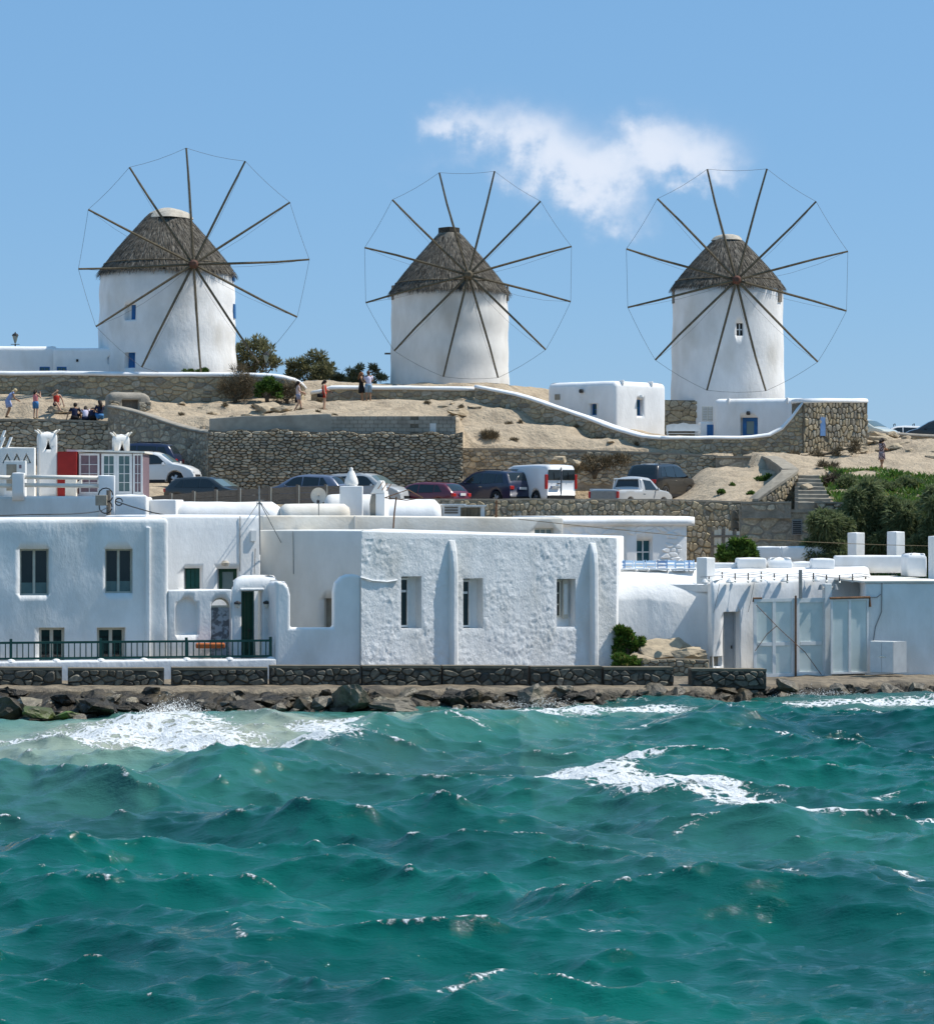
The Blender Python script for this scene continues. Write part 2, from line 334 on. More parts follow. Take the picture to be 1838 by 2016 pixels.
# line of the retaining wall at the back of the car park (top edge of the hill)
BACKW = [(-60, 134.3), (-18.4, 134.3), (-17.6, 133.5), (-16.4, 132.7), (-15.1, 131.9), (-13.9, 130.9), (-12.6, 128.6), (-.3, 128.6), (-.2, 134.4), (14, 134.2), (14.6, 128.5), (15.2, 124), (60, 118)]
def back_line(X): return interp(BACKW, X)
# parked cars: kind, paint, sheet column and roof line, distance, heading, height, label
CARS = [('suv', 'car_white', 300, 889, 124.0, -8, 1.66, 'white crossover parked left behind the windowed kiosk, nose to the right'),
        ('suv', 'car_navy', 268, 872, 128.6, 172, 1.78, 'dark blue off-roader behind the white crossover'),
        ('hatch', 'car_bluegrey', 212, 886, 127.6, 172, 1.5, 'grey car mostly hidden behind the horned white chimney pots'),
        ('hatch', 'car_dark', 413, 938, 121.2, -24, 1.46, 'black hatchback below the long rubble wall, its windscreen facing right'),
        ('hatch', 'car_bluegrey', 606, 934, 122.3, 158, 1.5, 'blue-grey hatchback behind the curving board fence'),
        ('suv', 'car_silver', 720, 931, 123.2, -24, 1.66, 'silver estate car behind the conical white finial'),
        ('hatch', 'car_maroon', 838, 949, 123.0, 148, 1.40, 'dark red hatchback seen from behind left of the navy car'),
        ('suv', 'car_navy', 966, 926, 126.6, 132, 1.70, 'navy blue four-by-four with red tail lamps beside the white van'),
        ('van', 'van_white', 1048, 915, 126.6, 124, 1.92, 'white delivery van seen from behind'),
        ('pickup', 'car_silver', 1243, 938, 121.0, 55, 1.66, 'silver pickup truck with grey tailgate in the car park'),
        ('suv', 'car_black', 1301, 912, 126.4, 60, 1.80, 'black four-by-four with roof rails beside the pickup'),
        ('hatch', 'car_greenwhite', 1698, 824, 147.5, -38, 1.5, 'pale car half hidden behind the stone bastion at the far right'),
        ('hatch', 'car_white', 1772, 838, 151.0, 175, 1.45, 'white car with black roof bars behind the low wall at far right'),
        ('hatch', 'car_black', 1846, 826, 148.0, 176, 1.5, 'black car cut off by the right edge of the view')]
CP = np.array([(XW(c[2], c[4]), c[4], ZW(c[3], c[4]) - c[6]) for c in CARS[:11]])
def park_z(X, Y):
    d2 = (CP[:, 0] - X) ** 2 + (CP[:, 1] - Y) ** 2 + .3; w = d2 ** -2.0; z = float((w * CP[:, 2]).sum() / w.sum())
    r = sstep(9.5, 12.5, X) ; return lerp(z, 7.0 + 1.75 * sstep(117.5, 131, Y), r)
def ground_z(X, Y):
    ys = shore(X)
    if Y < ys + 1.2: return lerp(-3.2, -.25, sstep(ys - 8, ys + 1.2, Y))
    low = lerp(-.25, .15, sstep(ys + 1.2, ys + 2.2, Y))
    yb = back_line(X)
    pw = interp([(-5, 112.6), (-.87, 114.2), (4.08, 116.0), (9.3, 117.8), (11.5, 118.6), (13.3, 119.2), (14.9, 120.5)], X)      # face of the lower retaining wall
    front = low + sstep(100, 116, Y) * 3.6
    z = front
    if Y > pw: z = park_z(X, Y)
    slope = interp([(100, .8), (104, 1.6), (111, 4.6), (116, 6.7), (121, 7.7), (126, 8.55), (130, 8.7)], Y)
    rgt = sstep(16.4, 17.4, X) if Y < 113.3 else (sstep(14.9, 15.4, X) if Y < 122 else sstep(14.2, 14.8, X))
    if Y > 101: z = lerp(z, slope, rgt)
    if Y > yb + .1:
        z = hill_z(X, Y) if X < 14 else lerp(z, hill_z(X, Y), sstep(yb, yb + 4, Y))
    if Y > 160: z = lerp(z, 2.0, sstep(160, 230, Y))
    return z
def surf_z(X, Y):               # the ground as built, with its ledges and hummocks
    z = ground_z(X, Y)
    if Y > back_line(X) + .4 and Y < 160:
        q = fbm((X * .35, Y * .5, 3), 5); led = abs(fbm((X * .22 + 9, Y * .75, 1), 4)); z += .20 * q + .34 * max(0, .35 - led) + .07 * abs(fbm((X * 1.6, Y * 1.9, 6), 4))
    elif Y > 117: z += .04 * fbm((X * .8, Y * .8, 0), 4) * (1 + 3 * sstep(10, 13, X))
    return z
def axis(lo, hi, step, far):
    c = list(np.arange(lo, hi + 1e-6, step)); a, b, s = lo, hi, step
    left, right = [], []
    while a > -far: s *= 1.5; a -= s; left.append(a)
    s = step
    while b < far: s *= 1.5; b += s; right.append(b)
    return left[::-1] + c + right
def make_ground():
    xs = axis(-22, 25, .3, 900); ys = [y for y in axis(79, 158, .3, 1500) if y > 40]
    vs = []
    for Y in ys:
        for X in xs:
            vs.append((X, Y, surf_z(X, Y)))
    n = len(xs); fs = [(j * n + i, j * n + i + 1, (j + 1) * n + i + 1, (j + 1) * n + i) for j in range(len(ys) - 1) for i in range(n - 1)]
    o = MB().add(vs, fs).build('ground', 'sand', smooth=True); o['kind'] = 'structure'; return o
make_ground()

# ---------------------------------------------------------------- sea
def water_material():
    m, t, p = nt('sea_water'); L = t.links.new; N = t.nodes.new
    geo = N('ShaderNodeNewGeometry')
    fa = N('ShaderNodeAttribute'); fa.attribute_name = 'foam'; si = N('ShaderNodeAttribute'); si.attribute_name = 'silt'
    def noise(scale, detail, rough, stretch=(1, 1, 1)):
        mp = N('ShaderNodeMapping'); mp.inputs['Scale'].default_value = stretch; L(geo.outputs['Position'], mp.inputs[0])
        n = N('ShaderNodeTexNoise'); n.inputs['Scale'].default_value = scale; n.inputs['Detail'].default_value = detail; n.inputs['Roughness'].default_value = rough; L(mp.outputs[0], n.inputs['Vector']); return n.outputs[0]
    def mth(op, a, b=None):
        n = N('ShaderNodeMath'); n.operation = op
        for i, q in enumerate((a, b)):
            if q is None: continue
            if isinstance(q, (int, float)): n.inputs[i].default_value = q
            else: L(q, n.inputs[i])
        return n.outputs[0]
    deep = N('ShaderNodeMix'); deep.data_type = 'RGBA'; rg = N('ShaderNodeMapRange'); L(noise(.12, 4, .5, (1, .7, 1)), rg.inputs[0]); rg.inputs[1].default_value = .36; rg.inputs[2].default_value = .60
    L(rg.outputs[0], deep.inputs[0]); deep.inputs[6].default_value = (.0003, .049, .046, 1); deep.inputs[7].default_value = (.0010, .102, .080, 1)
    pale = N('ShaderNodeMix'); pale.data_type = 'RGBA'; sr = N('ShaderNodeMapRange'); sr.inputs[2].default_value = .55; L(si.outputs['Fac'], sr.inputs[0]); L(sr.outputs[0], pale.inputs[0])
    L(deep.outputs[2], pale.inputs[6]); pale.inputs[7].default_value = (.085, .20, .165, 1)
    sand = N('ShaderNodeMix'); sand.data_type = 'RGBA'; s2 = N('ShaderNodeMapRange'); s2.inputs[1].default_value = .5; s2.inputs[2].default_value = 1; L(si.outputs['Fac'], s2.inputs[0]); L(s2.outputs[0], sand.inputs[0])
    L(pale.outputs[2], sand.inputs[6]); sand.inputs[7].default_value = (.34, .36, .28, 1)
    # foam and painted glints: the attribute says how much, noise breaks it into lace
    warp = N('ShaderNodeTexNoise'); warp.inputs['Scale'].default_value = 1.6; warp.inputs['Detail'].default_value = 4; L(geo.outputs['Position'], warp.inputs['Vector'])
    wv = N('ShaderNodeVectorMath'); wv.operation = 'SCALE'; wv.inputs['Scale'].default_value = .9; L(warp.outputs['Color'], wv.inputs[0]); wa = N('ShaderNodeVectorMath'); wa.operation = 'ADD'; L(geo.outputs['Position'], wa.inputs[0]); L(wv.outputs[0], wa.inputs[1])
    vo = N('ShaderNodeTexVoronoi'); vo.feature = 'DISTANCE_TO_EDGE'; vo.inputs['Scale'].default_value = 3.4; L(wa.outputs[0], vo.inputs['Vector'])
    grain = mth('ADD', mth('MULTIPLY', noise(2.6, 9, .75, (1, .8, 1)), .55), mth('MULTIPLY', noise(11, 6, .75, (1, .6, 1)), .45))
    grain = mth('ADD', mth('MULTIPLY', mth('SUBTRACT', grain, .5), 2.5), .5)
    lace = mth('ADD', mth('MULTIPLY', grain, .72), mth('MULTIPLY', vo.outputs['Distance'], 1.15))
    fr = N('ShaderNodeMapRange'); fr.interpolation_type = 'SMOOTHSTEP'
    L(mth('SUBTRACT', fa.outputs['Fac'], lace), fr.inputs[0]); fr.inputs[1].default_value = -.08; fr.inputs[2].default_value = .22
    fm = mth('MULTIPLY', fr.outputs[0], mth('MINIMUM', mth('MULTIPLY', fa.outputs['Fac'], 6), 1.0))
    col = N('ShaderNodeMix'); col.data_type = 'RGBA'; L(fm, col.inputs[0]); L(sand.outputs[2], col.inputs[6]); col.inputs[7].default_value = (.78, .80, .80, 1)
    L(col.outputs[2], p.inputs['Base Color'])
    ro = N('ShaderNodeMapRange'); L(fm, ro.inputs[0]); ro.inputs[3].default_value = .06; ro.inputs[4].default_value = .75; L(ro.outputs[0], p.inputs['Roughness'])
    p.inputs['IOR'].default_value = 1.33; p.inputs['Specular IOR Level'].default_value = .36
    b1 = N('ShaderNodeBump'); b1.inputs['Distance'].default_value = .10; b1.inputs['Strength'].default_value = .5; L(noise(2.4, 9, .6, (.55, 1.3, 1)), b1.inputs['Height'])
    b2 = N('ShaderNodeBump'); b2.inputs['Distance'].default_value = .03; b2.inputs['Strength'].default_value = .6; L(noise(11, 5, .62, (.6, 1.3, 1)), b2.inputs['Height']); L(b1.outputs[0], b2.inputs['Normal'])
    b3 = N('ShaderNodeBump'); b3.inputs['Distance'].default_value = .12; b3.inputs['Strength'].default_value = .8; L(mth('MULTIPLY', fm, lace), b3.inputs['Height']); L(b2.outputs[0], b3.inputs['Normal'])
    L(b3.outputs[0], p.inputs['Normal'])
    MATS['sea_water'] = m
water_material()
def sea_pt(x, y, z=.15): d = (EYE - z) * F / (y - 1008); return ((x - 919) / F * d, d)
def seg_dist(px, py, pts):
    best = np.full(px.shape, 1e9)
    for (ax, ay), (bx, by) in zip(pts, pts[1:]):
        dx, dy = bx - ax, by - ay; t = np.clip(((px - ax) * dx + (py - ay) * dy) / (dx * dx + dy * dy + 1e-9), 0, 1)
        best = np.minimum(best, np.hypot(px - ax - t * dx, py - ay - t * dy))
    return best
def make_sea():
    Lz, N, rs = 64.0, 640, np.random.RandomState(11)
    k1 = 2 * np.pi * np.fft.fftfreq(N, Lz / N); kx, ky = np.meshgrid(k1, k1, indexing='xy'); k = np.hypot(kx, ky); k[0, 0] = 1
    def spectrum(lw, ex, rms, wx, wy, cut, iso):
        c = (kx * wx + ky * wy) / k; P = np.exp(-1 / (k * lw) ** 2) / k ** ex * (iso + np.abs(c) ** 3) * np.exp(-(k * cut) ** 2); P[0, 0] = 0
        h = (rs.normal(size=k.shape) + 1j * rs.normal(size=k.shape)) * np.sqrt(P); z = np.fft.ifft2(h).real; q = rms / z.std()
        return z * q, np.fft.ifft2(-1j * kx / k * h).real * q, np.fft.ifft2(-1j * ky / k * h).real * q
    swell = spectrum(1.0, 4.5, .15, .40, .92, .06, .07); chop = spectrum(.42, 4.1, .042, .15, .99, .04, .08)
    rip = spectrum(.15, 3.7, .019, .05, 1.0, .055, .14)
    hz = swell[0] + chop[0] + rip[0]; Dx = swell[1] + chop[1] + rip[1]; Dy = swell[2] + chop[2] + rip[2]
    lam = -.85; st = Lz / N
    gx = lambda a: (np.roll(a, -1, 1) - np.roll(a, 1, 1)) / (2 * st)
    gy = lambda a: (np.roll(a, -1, 0) - np.roll(a, 1, 0)) / (2 * st)
    J = (1 + lam * gx(Dx)) * (1 + lam * gy(Dy)) - (lam * gx(Dy)) * (lam * gy(Dx))
    xs = np.array(axis(-23, 25, st, 900)); ys = np.array([y for y in axis(27, 95, st, 900) if y < 110])
    X, Y = np.meshgrid(xs, ys, indexing='xy')
    ii = np.round(X / st).astype(int) % N; jj = np.round(Y / st).astype(int) % N
    SY = np.interp(X, [a for a, b in SHORE], [b for a, b in SHORE]); ds = SY - Y        # metres off the shore
    calm = np.clip(.55 + ds / 12, .5, 1) * np.clip((1100 - np.hypot(X, Y - 60)) / 1000, .3, 1)
    Z = hz[jj, ii] * calm; DX = lam * Dx[jj, ii] * calm; DY = lam * Dy[jj, ii] * calm
    far = (np.abs(X) > 32) | (Y < 22); DX[far] = 0; DY[far] = 0
    foam = np.clip((np.quantile(J, .08) - J[jj, ii]) / (np.quantile(J, .08) - np.quantile(J, .004)), 0, 1) * .52 * np.clip(ds / 4, .3, 1)  # crest foam, whose white specks also paint in sun glints
    def ridge(pts, hgt, w):
        nonlocal Z, DY
        q = seg_dist(X, Y, [sea_pt(*p) for p in pts]); g = np.exp(-(q / w) ** 2); Z += hgt * g
    ridge([(400, 1535), (600, 1505), (720, 1470), (880, 1440)], .62, 1.7)
    ridge([(1080, 1555), (1300, 1580), (1520, 1625)], .38, 1.5)
    ridge([(1230, 1520), (1300, 1510), (1380, 1522)], .35, 1.0)
    ridge([(-60, 1560), (70, 1545), (250, 1570)], .55, 1.3)
    ridge([(930, 1445), (1150, 1428), (1400, 1435)], .48, 1.5)
    ridge([(600, 1630), (800, 1612), (1020, 1622)], .34, 1.3)
    ridge([(1450, 1765), (1560, 1750), (1700, 1775)], .36, 1.1)
    ridge([(1380, 1440), (1600, 1425), (1900, 1430)], .35, 1.4)
    ridge([(150, 1680), (330, 1670), (480, 1690)], .30, 1.2)
    ridge([(150, 1455), (330, 1440), (430, 1455)], .42, 1.0)
    def froth(pts, w, a):
        nonlocal foam
        q = seg_dist(X, Y, [sea_pt(*p) for p in pts]); foam = np.maximum(foam, a * np.exp(-(q / w) ** 2))
    froth([(1105, 1518), (1190, 1530), (1240, 1560), (1290, 1580)], 1.0, .95)
    froth([(1170, 1517), (1250, 1530)], .8, .8)
    froth([(1290, 1538), (1350, 1545), (1430, 1568), (1500, 1590)], 1.0, .92); froth([(1460, 1590), (1560, 1606), (1660, 1612)], .75, .84); froth([(1330, 1580), (1480, 1606), (1580, 1614)], .45, .66)
    froth([(1400, 1580), (1500, 1594), (1640, 1600)], .38, .7)
    froth([(1235, 1500), (1300, 1482), (1345, 1490)], .75, .8)
    froth([(715, 1592), (790, 1588), (868, 1583)], .30, .72); froth([(920, 1576), (960, 1590), (975, 1600)], .45, .62)
    froth([(1770, 1615), (1840, 1605)], .4, .6); froth([(1140, 1890), (1230, 1905), (1340, 1925)], .30, .52); froth([(1520, 1712), (1590, 1725)], .22, .55)
    froth([(1000, 1912), (880, 1950)], .2, .5); froth([(240, 2005), (300, 2010)], .2, .58)
    froth([(-40, 1455), (150, 1450), (300, 1445), (420, 1465), (600, 1478)], 2.3, .76); froth([(120, 1452), (300, 1446), (420, 1462)], 1.0, .84); froth([(-40, 1470), (120, 1475), (260, 1478)], .55, .64)
    froth([(-30, 1500), (60, 1505)], .5, .55); froth([(270, 1512), (350, 1508)], .25, .55); froth([(330, 1412), (450, 1430), (660, 1428)], 1.3, .78)
    froth([(1000, 1398), (1150, 1398), (1300, 1392)], 1.3, .70); froth([(1550, 1380), (1850, 1378)], 1.0, .66); froth([(1290, 1400), (1420, 1398)], .9, .62)
    froth([(340, 1402), (385, 1398)], .6, .85)
    rim = np.clip(.78 - np.abs(ds + .3) * .42, 0, 1) * np.clip(.35 + np.sin(X * 1.3) * .2 + np.sin(X * .37 + 1) * .35, .15, .9); foam = np.maximum(foam, rim)
    for pts, w, a in [((q[0], q[1]), q[2], q[3]) for q in (((1620, 1462), (1700, 1470), .3, .55), ((1500, 1445), (1560, 1440), .25, .5), ((1650, 1395), (1740, 1402), .3, .55), ((1240, 1440), (1330, 1432), .25, .52), ((880, 1450), (960, 1452), .2, .5), ((1050, 1475), (1120, 1470), .25, .5), ((560, 1470), (640, 1455), .25, .5), ((450, 1830), (480, 1850), .15, .5), ((545, 1815), (600, 1822), .15, .52), ((1790, 1715), (1840, 1725), .3, .55), ((1690, 1560), (1790, 1548), .3, .52), ((1330, 1630), (1400, 1622), .2, .5), ((60, 1545), (110, 1540), .2, .5), ((100, 1990), (150, 1995), .15, .55), ((1150, 1830), (1230, 1838), .16, .5))]:
        froth(pts, w, a)
    foam *= ~far
    silt = np.zeros_like(Z)
    for (px, py, rx, ry, a) in [(330, 1448, 9, 7.5, 1.0), (620, 1432, 6.5, 6, 1.0), (80, 1475, 8, 8, .8), (760, 1500, 5.5, 5.5, .40), (420, 1540, 8, 7, .28), (780, 1410, 3.4, 2.2, .8), (1150, 1400, 4, 1.6, .55), (1500, 1640, 8, 6, .10), (1000, 1560, 7, 6, .14), (1750, 1380, 5, 2, .4)]:
        sx, sy = sea_pt(px, py); silt = np.maximum(silt, a * np.exp(-(((X - sx) / rx) ** 2 + ((Y - sy) / ry) ** 2)))
    # behind the big roller the sandy wash stops at its crest line
    cr = [sea_pt(*p) for p in [(400, 1535), (600, 1505), (720, 1470), (880, 1440)]]
    crest = np.interp(X, [a for a, b in cr], [b for a, b in cr]); cut = np.clip((Y - crest) / .5 + .6, 0, 1); inx = (X > cr[0][0] - .5) & (X < cr[-1][0] + 2)
    silt = np.where(inx, silt * (.42 + .58 * cut), silt)
    Z += foam * .07 * np.clip(ds, 0, 1)
    Z += .10 * np.clip(1 - ds / 8, 0, 1)
    n = len(xs); m = len(ys)
    co = np.stack([X + DX, Y + DY, Z], -1).reshape(-1, 3)
    idx = np.arange(n * m).reshape(m, n); fs = np.stack([idx[:-1, :-1], idx[:-1, 1:], idx[1:, 1:], idx[1:, :-1]], -1).reshape(-1, 4)
    me = bpy.data.meshes.new('sea'); me.vertices.add(len(co)); me.vertices.foreach_set('co', co.astype(np.float32).ravel())
    me.loops.add(fs.size); me.loops.foreach_set('vertex_index', fs.ravel().astype(np.int32)); me.polygons.add(len(fs))
    me.polygons.foreach_set('loop_start', np.arange(0, fs.size, 4, dtype=np.int32)); me.polygons.foreach_set('loop_total', np.full(len(fs), 4, np.int32))
    me.polygons.foreach_set('use_smooth', np.ones(len(fs), bool)); me.update(calc_edges=True)
    for nm, a in (('foam', foam), ('silt', silt)):
        at = me.attributes.new(nm, 'FLOAT', 'POINT'); at.data.foreach_set('value', a.astype(np.float32).ravel())
    me.materials.append(MATS['sea_water']); o = bpy.data.objects.new('sea', me); COL.objects.link(o); o['kind'] = 'structure'
    return o
make_sea()

# ---------------------------------------------------------------- stone walls
def clip_poly(poly, nx, ny, c):            # keep nx*x+ny*y <= c
    out = []; n = len(poly)
    for i in range(n):
        a = poly[i]; b = poly[(i + 1) % n]; da = nx * a[0] + ny * a[1] - c; db = nx * b[0] + ny * b[1] - c
        if da <= 0: out.append(a)
        if (da < 0 < db) or (db < 0 < da): t = da / (da - db); out.append((a[0] + t * (b[0] - a[0]), a[1] + t * (b[1] - a[1])))
    return out
def pack_stones(U, Z0, Z1, su, sv, rng, jit=.75, drop=.13):
    nc = int(U / su) + 3; nr = int((Z1 - Z0) / sv) + 3; g = {}
    for r in range(-1, nr):
        sh = rng.random(); ro_ = (rng.random() - .5) * .36
        for c in range(-1, nc):
            if rng.random() < drop: continue
            g[(c, r)] = (c + sh + (rng.random() - .5) * jit, r + .5 + ro_ + (rng.random() - .5) * jit * .6)
    res = []
    for (c, r), (x, y) in g.items():
        poly = [(x - 1.6, y - 1.3), (x + 1.6, y - 1.3), (x + 1.6, y + 1.3), (x - 1.6, y + 1.3)]
        for dc in range(-3, 4):
            for dr in range(-2, 3):
                if dc == 0 and dr == 0: continue
                q = g.get((c + dc, r + dr))
                if q is None: continue
                nx, ny = q[0] - x, q[1] - y
                if nx * nx + ny * ny > 8: continue
                poly = clip_poly(poly, nx, ny, (q[0] ** 2 + q[1] ** 2 - x * x - y * y) / 2)
                if len(poly) < 3: break
            if len(poly) < 3: break
        if len(poly) >= 3: res.append([(p[0] * su, Z0 + p[1] * sv) for p in poly])
    return res
def catmull(pts, step):
    out = []
    for i in range(len(pts) - 1):
        p0 = pts[max(i - 1, 0)]; p1 = pts[i]; p2 = pts[i + 1]; p3 = pts[min(i + 2, len(pts) - 1)]
        n = max(1, int(math.hypot(p2[0] - p1[0], p2[1] - p1[1]) / step))
        for k in range(n):
            t = k / n; out.append(tuple(.5 * ((2 * b) + (-a + c) * t + (2 * a - 5 * b + 4 * c - d) * t * t + (-a + 3 * b - 3 * c + d) * t ** 3) for a, b, c, d in zip(p0, p1, p2, p3)))
    out.append(tuple(pts[-1])); return out
class WallPath:
    def __init__(s, pts, smooth=True, step=.6):      # pts: (X, Y, ztop, zbot)
        s.P = catmull(pts, step) if smooth else [tuple(p) for p in pts]
        s.U = [0]
        for a, b in zip(s.P, s.P[1:]): s.U.append(s.U[-1] + math.hypot(b[0] - a[0], b[1] - a[1]))
        s.L = s.U[-1]; s.Nn = []
        for i in range(len(s.P)):
            a = s.P[max(i - 1, 0)]; b = s.P[min(i + 1, len(s.P) - 1)]; d = Vector((b[0] - a[0], b[1] - a[1], 0)).normalized(); s.Nn.append(Vector((d.y, -d.x, 0)))
        s.UA = np.array(s.U); s.PA = np.array(s.P); s.NA = np.array([tuple(n) for n in s.Nn])
    def at(s, u):
        u = min(max(u, 0), s.L); i = min(max(int(np.searchsorted(s.UA, u)) - 1, 0), len(s.U) - 2); t = (u - s.U[i]) / max(s.U[i + 1] - s.U[i], 1e-6)
        p = s.PA[i] * (1 - t) + s.PA[i + 1] * t; n = s.NA[i] * (1 - t) + s.NA[i + 1] * t; return p, n
    def pt(s, u, o, z): p, n = s.at(u); return Vector((p[0] + n[0] * o, p[1] + n[1] * o, z))
def add_stones(parent, path, su, sv, m, seed, proud=.05, joint=.016, top=.0, limit=300, holes=(), jit=.95, drop=.24, zlo=None, name='stone'):
    rng = random.Random(seed); zt = [p[2] for p in path.P]; zb = [p[3] for p in path.P]
    polys = pack_stones(path.L, min(zb), max(zt), su, sv, rng, jit, drop); items = []
    for po in polys:
        cx = sum(p[0] for p in po) / len(po); cz = sum(p[1] for p in po) / len(po)
        if cx < .02 or cx > path.L - .02: continue
        q, n = path.at(cx)
        if cz > q[2] - top - .02 or cz < q[3] - .02: continue
        if any(a < cx < b and c < cz < d for a, b, c, d in holes): continue
        po = [(min(max(a, 0), path.L), min(max(b, q[3] - .05), path.at(a)[0][2] - top - .008)) for a, b in po]
        r = sum(math.hypot(a - cx, b - cz) for a, b in po) / len(po)
        if r < .03: continue
        ch = []
        for i in range(len(po)):
            a = po[i]; b = po[(i + 1) % len(po)]; ch += [(a[0] * .78 + b[0] * .22, a[1] * .78 + b[1] * .22), (a[0] * .22 + b[0] * .78, a[1] * .22 + b[1] * .78)]
        k = max(.55, 1 - joint / r); pr = proud * (.45 + rng.random() * .95); tu, tz = (rng.random() - .5) * .5, (rng.random() - .5) * .5
        n_ = len(ch); vs = []
        for (a, b) in ch: vs.append(path.pt(cx + (a - cx) * k, -.04, cz + (b - cz) * k))
        for (a, b) in ch: vs.append(path.pt(cx + (a - cx) * k, pr * .35, cz + (b - cz) * k))
        for (a, b) in ch: vs.append(path.pt(cx + (a - cx) * k * .74, pr * (1 + tu * (a - cx) / r * .5 + tz * (b - cz) / r * .5), cz + (b - cz) * k * .74))
        fs = []
        for j in (0, 1):
            for i in range(n_): i2 = (i + 1) % n_; fs.append((j * n_ + i, j * n_ + i2, (j + 1) * n_ + i2, (j + 1) * n_ + i))
        fs.append(tuple(range(2 * n_, 3 * n_))); items.append((r, vs, fs))
    items.sort(key=lambda t: -t[0]); ro = org(parent)
    for r, vs, fs in items[:limit]:
        c = sum(vs, Vector((0, 0, 0))) / len(vs); me = bpy.data.meshes.new(name); me.from_pydata([tuple(v - c) for v in vs], [], fs); me.materials.append(MATS[m])
        o = bpy.data.objects.new(name, me); o.location = c - ro; o.parent = parent; COL.objects.link(o)
    if len(items) > limit:
        mb = MB()
        for r, vs, fs in items[limit:]: mb.add(vs, fs)
        o = mb.build('small_' + name + 's', m, parent); o['kind'] = 'stuff'
def wall_core(path, thick, m, name, parent, zdrop=.3, wob=.02, batter=0):
    mb = MB(); P = path.P; n = len(P); K = 5; vs = []
    for i in range(n):
        X, Y, zt, zb = P[i]; nn = path.Nn[i]; zb -= zdrop
        for k in range(K):
            z = lerp(zb, zt, k / (K - 1)); w = wob * fbm((X * 1.3, Y * 1.3, z * 1.3), 3); vs.append((X + nn.x * (w - .006), Y + nn.y * (w - .006), z))
        vs.append((X - nn.x * thick, Y - nn.y * thick, zt)); vs.append((X - nn.x * thick, Y - nn.y * thick, zb))
    M_ = K + 2; fs = []
    for i in range(n - 1):
        for k in range(M_): k2 = (k + 1) % M_; fs.append((i * M_ + k, (i + 1) * M_ + k, (i + 1) * M_ + k2, i * M_ + k2))
    fs.append(tuple(range(M_))); fs.append(tuple((n - 1) * M_ + k for k in range(M_))[::-1])
    return mb.add(vs, fs).build(name, m, parent)
def wall_cap(path, thick, h, m, parent, over=.06, name='coping', roundness=1, u0=None, u1=None, sink=.03):
    rings = []
    for i, (X, Y, zt, zb) in enumerate(path.P):
        if u0 is not None and path.U[i] < u0 - .01: continue
        if u1 is not None and path.U[i] > u1 + .01: continue
        nn = path.Nn[i]; j = .02 * fbm((X * .9, Y * .9, 7), 3); ring = []
        prof = [(over, -sink), (over + .02, h * .35), (over - .05, h * .8), (-thick * .3, h * (1.0)), (-thick * .7, h), (-thick - over + .05, h * .8), (-thick - over - .02, h * .35), (-thick - over, -sink)] if roundness else \
               [(over, -sink), (over, h), (-thick - over, h), (-thick - over, -sink)]
        for o, z in prof: ring.append((X + nn.x * (o + j), Y + nn.y * (o + j), zt + z + j))
        rings.append(ring)
    return MB().loft(rings).build(name, m, parent, smooth=bool(roundness))
def stone_wall(name, label, pts, su, sv, stone, mortar, thick=.5, cap=None, cap_h=.12, seed=1, smooth=True, cat='wall', proud=.05, joint=.016, over=.06, holes=(), limit=300, jit=.95, drop=.24, cap_round=1, step=.6):
    wp = [(W(x, yt, d).x, d, ZW(yt, d), ZW(yb, d)) for x, d, yt, yb in pts]
    path = WallPath(wp, smooth, step); m = path.P[len(path.P) // 2]
    t = thing(name, label, cat, (m[0], m[1], m[3]))
    wall_core(path, thick, mortar, 'masonry_core', t)
    if cap: wall_cap(path, thick, cap_h, cap, t, over, roundness=cap_round)
    add_stones(t, path, su, sv, stone, seed, proud, joint, holes=holes, limit=limit, jit=jit, drop=drop)
    return t, path
# ---------------------------------------------------------------- the stone walls of the hill and the car park
CW = 'whitewash_clean'
stone_wall('stone_wall', 'long tan stone wall with thick white coping in front of the leftmost windmill', [(-40, 140.5, 738, 792), (120, 140.5, 738, 790), (300, 140.5, 740, 790), (480, 140.3, 741, 792), (560, 140.2, 746, 792), (590, 141.2, 756, 792), (600, 143, 766, 792)],
           .42, .22, 'stone_tan', 'mortar_tan', .6, CW, .22, seed=3, over=.08, joint=.02)
stone_wall('stone_wall', 'low stone wall with white coping beside the two people below the middle windmill', [(612, 142.6, 776, 800), (632, 142.4, 772, 800), (650, 142.2, 766, 798), (760, 142, 766, 800), (850, 141.8, 767, 802), (935, 141.5, 768, 806)],
           .42, .24, 'stone_tan', 'mortar_tan', .6, CW, .2, seed=5, over=.08, joint=.02)
stone_wall('stone_wall', 'stone wall with white coping sweeping down the sandy slope to the courtyard', [(934, 140.9, 763, 806), (985, 140.4, 772, 815), (1040, 139.6, 786, 838), (1090, 138.8, 803, 852), (1150, 138, 823, 868), (1210, 136.6, 846, 880), (1265, 135.2, 861, 890), (1300, 134.5, 864, 893)],
           .36, .22, 'stone_tan', 'mortar_tan', .6, CW, .16, seed=7, over=.07, joint=.02)
stone_wall('stone_wall', 'courtyard stone wall whose white coping sweeps up to the tan bastion', [(1301, 134.5, 864, 893), (1400, 134.7, 864, 896), (1480, 135.0, 863, 899), (1515, 135.1, 858, 900), (1540, 135.2, 845, 901), (1560, 135.2, 822, 902), (1580, 135.2, 794, 903)],
           .30, .20, 'stone_tan', 'mortar_tan', .6, CW, .16, seed=9, over=.08, joint=.02)
bas, bp = stone_wall('stone_bastion', 'tall tan rubble stone bastion with white top and narrow blue shutter', [(1581, 135.1, 792, 904), (1630, 135.9, 792, 904), (1684, 136.7, 792, 901), (1707, 137.1, 792, 898)],
           .19, .30, 'stone_tan', 'mortar_dark', 1.0, None, seed=11, smooth=False, proud=.07, joint=.022, holes=[(1.1, 1.5, 10.3, 11.35)])
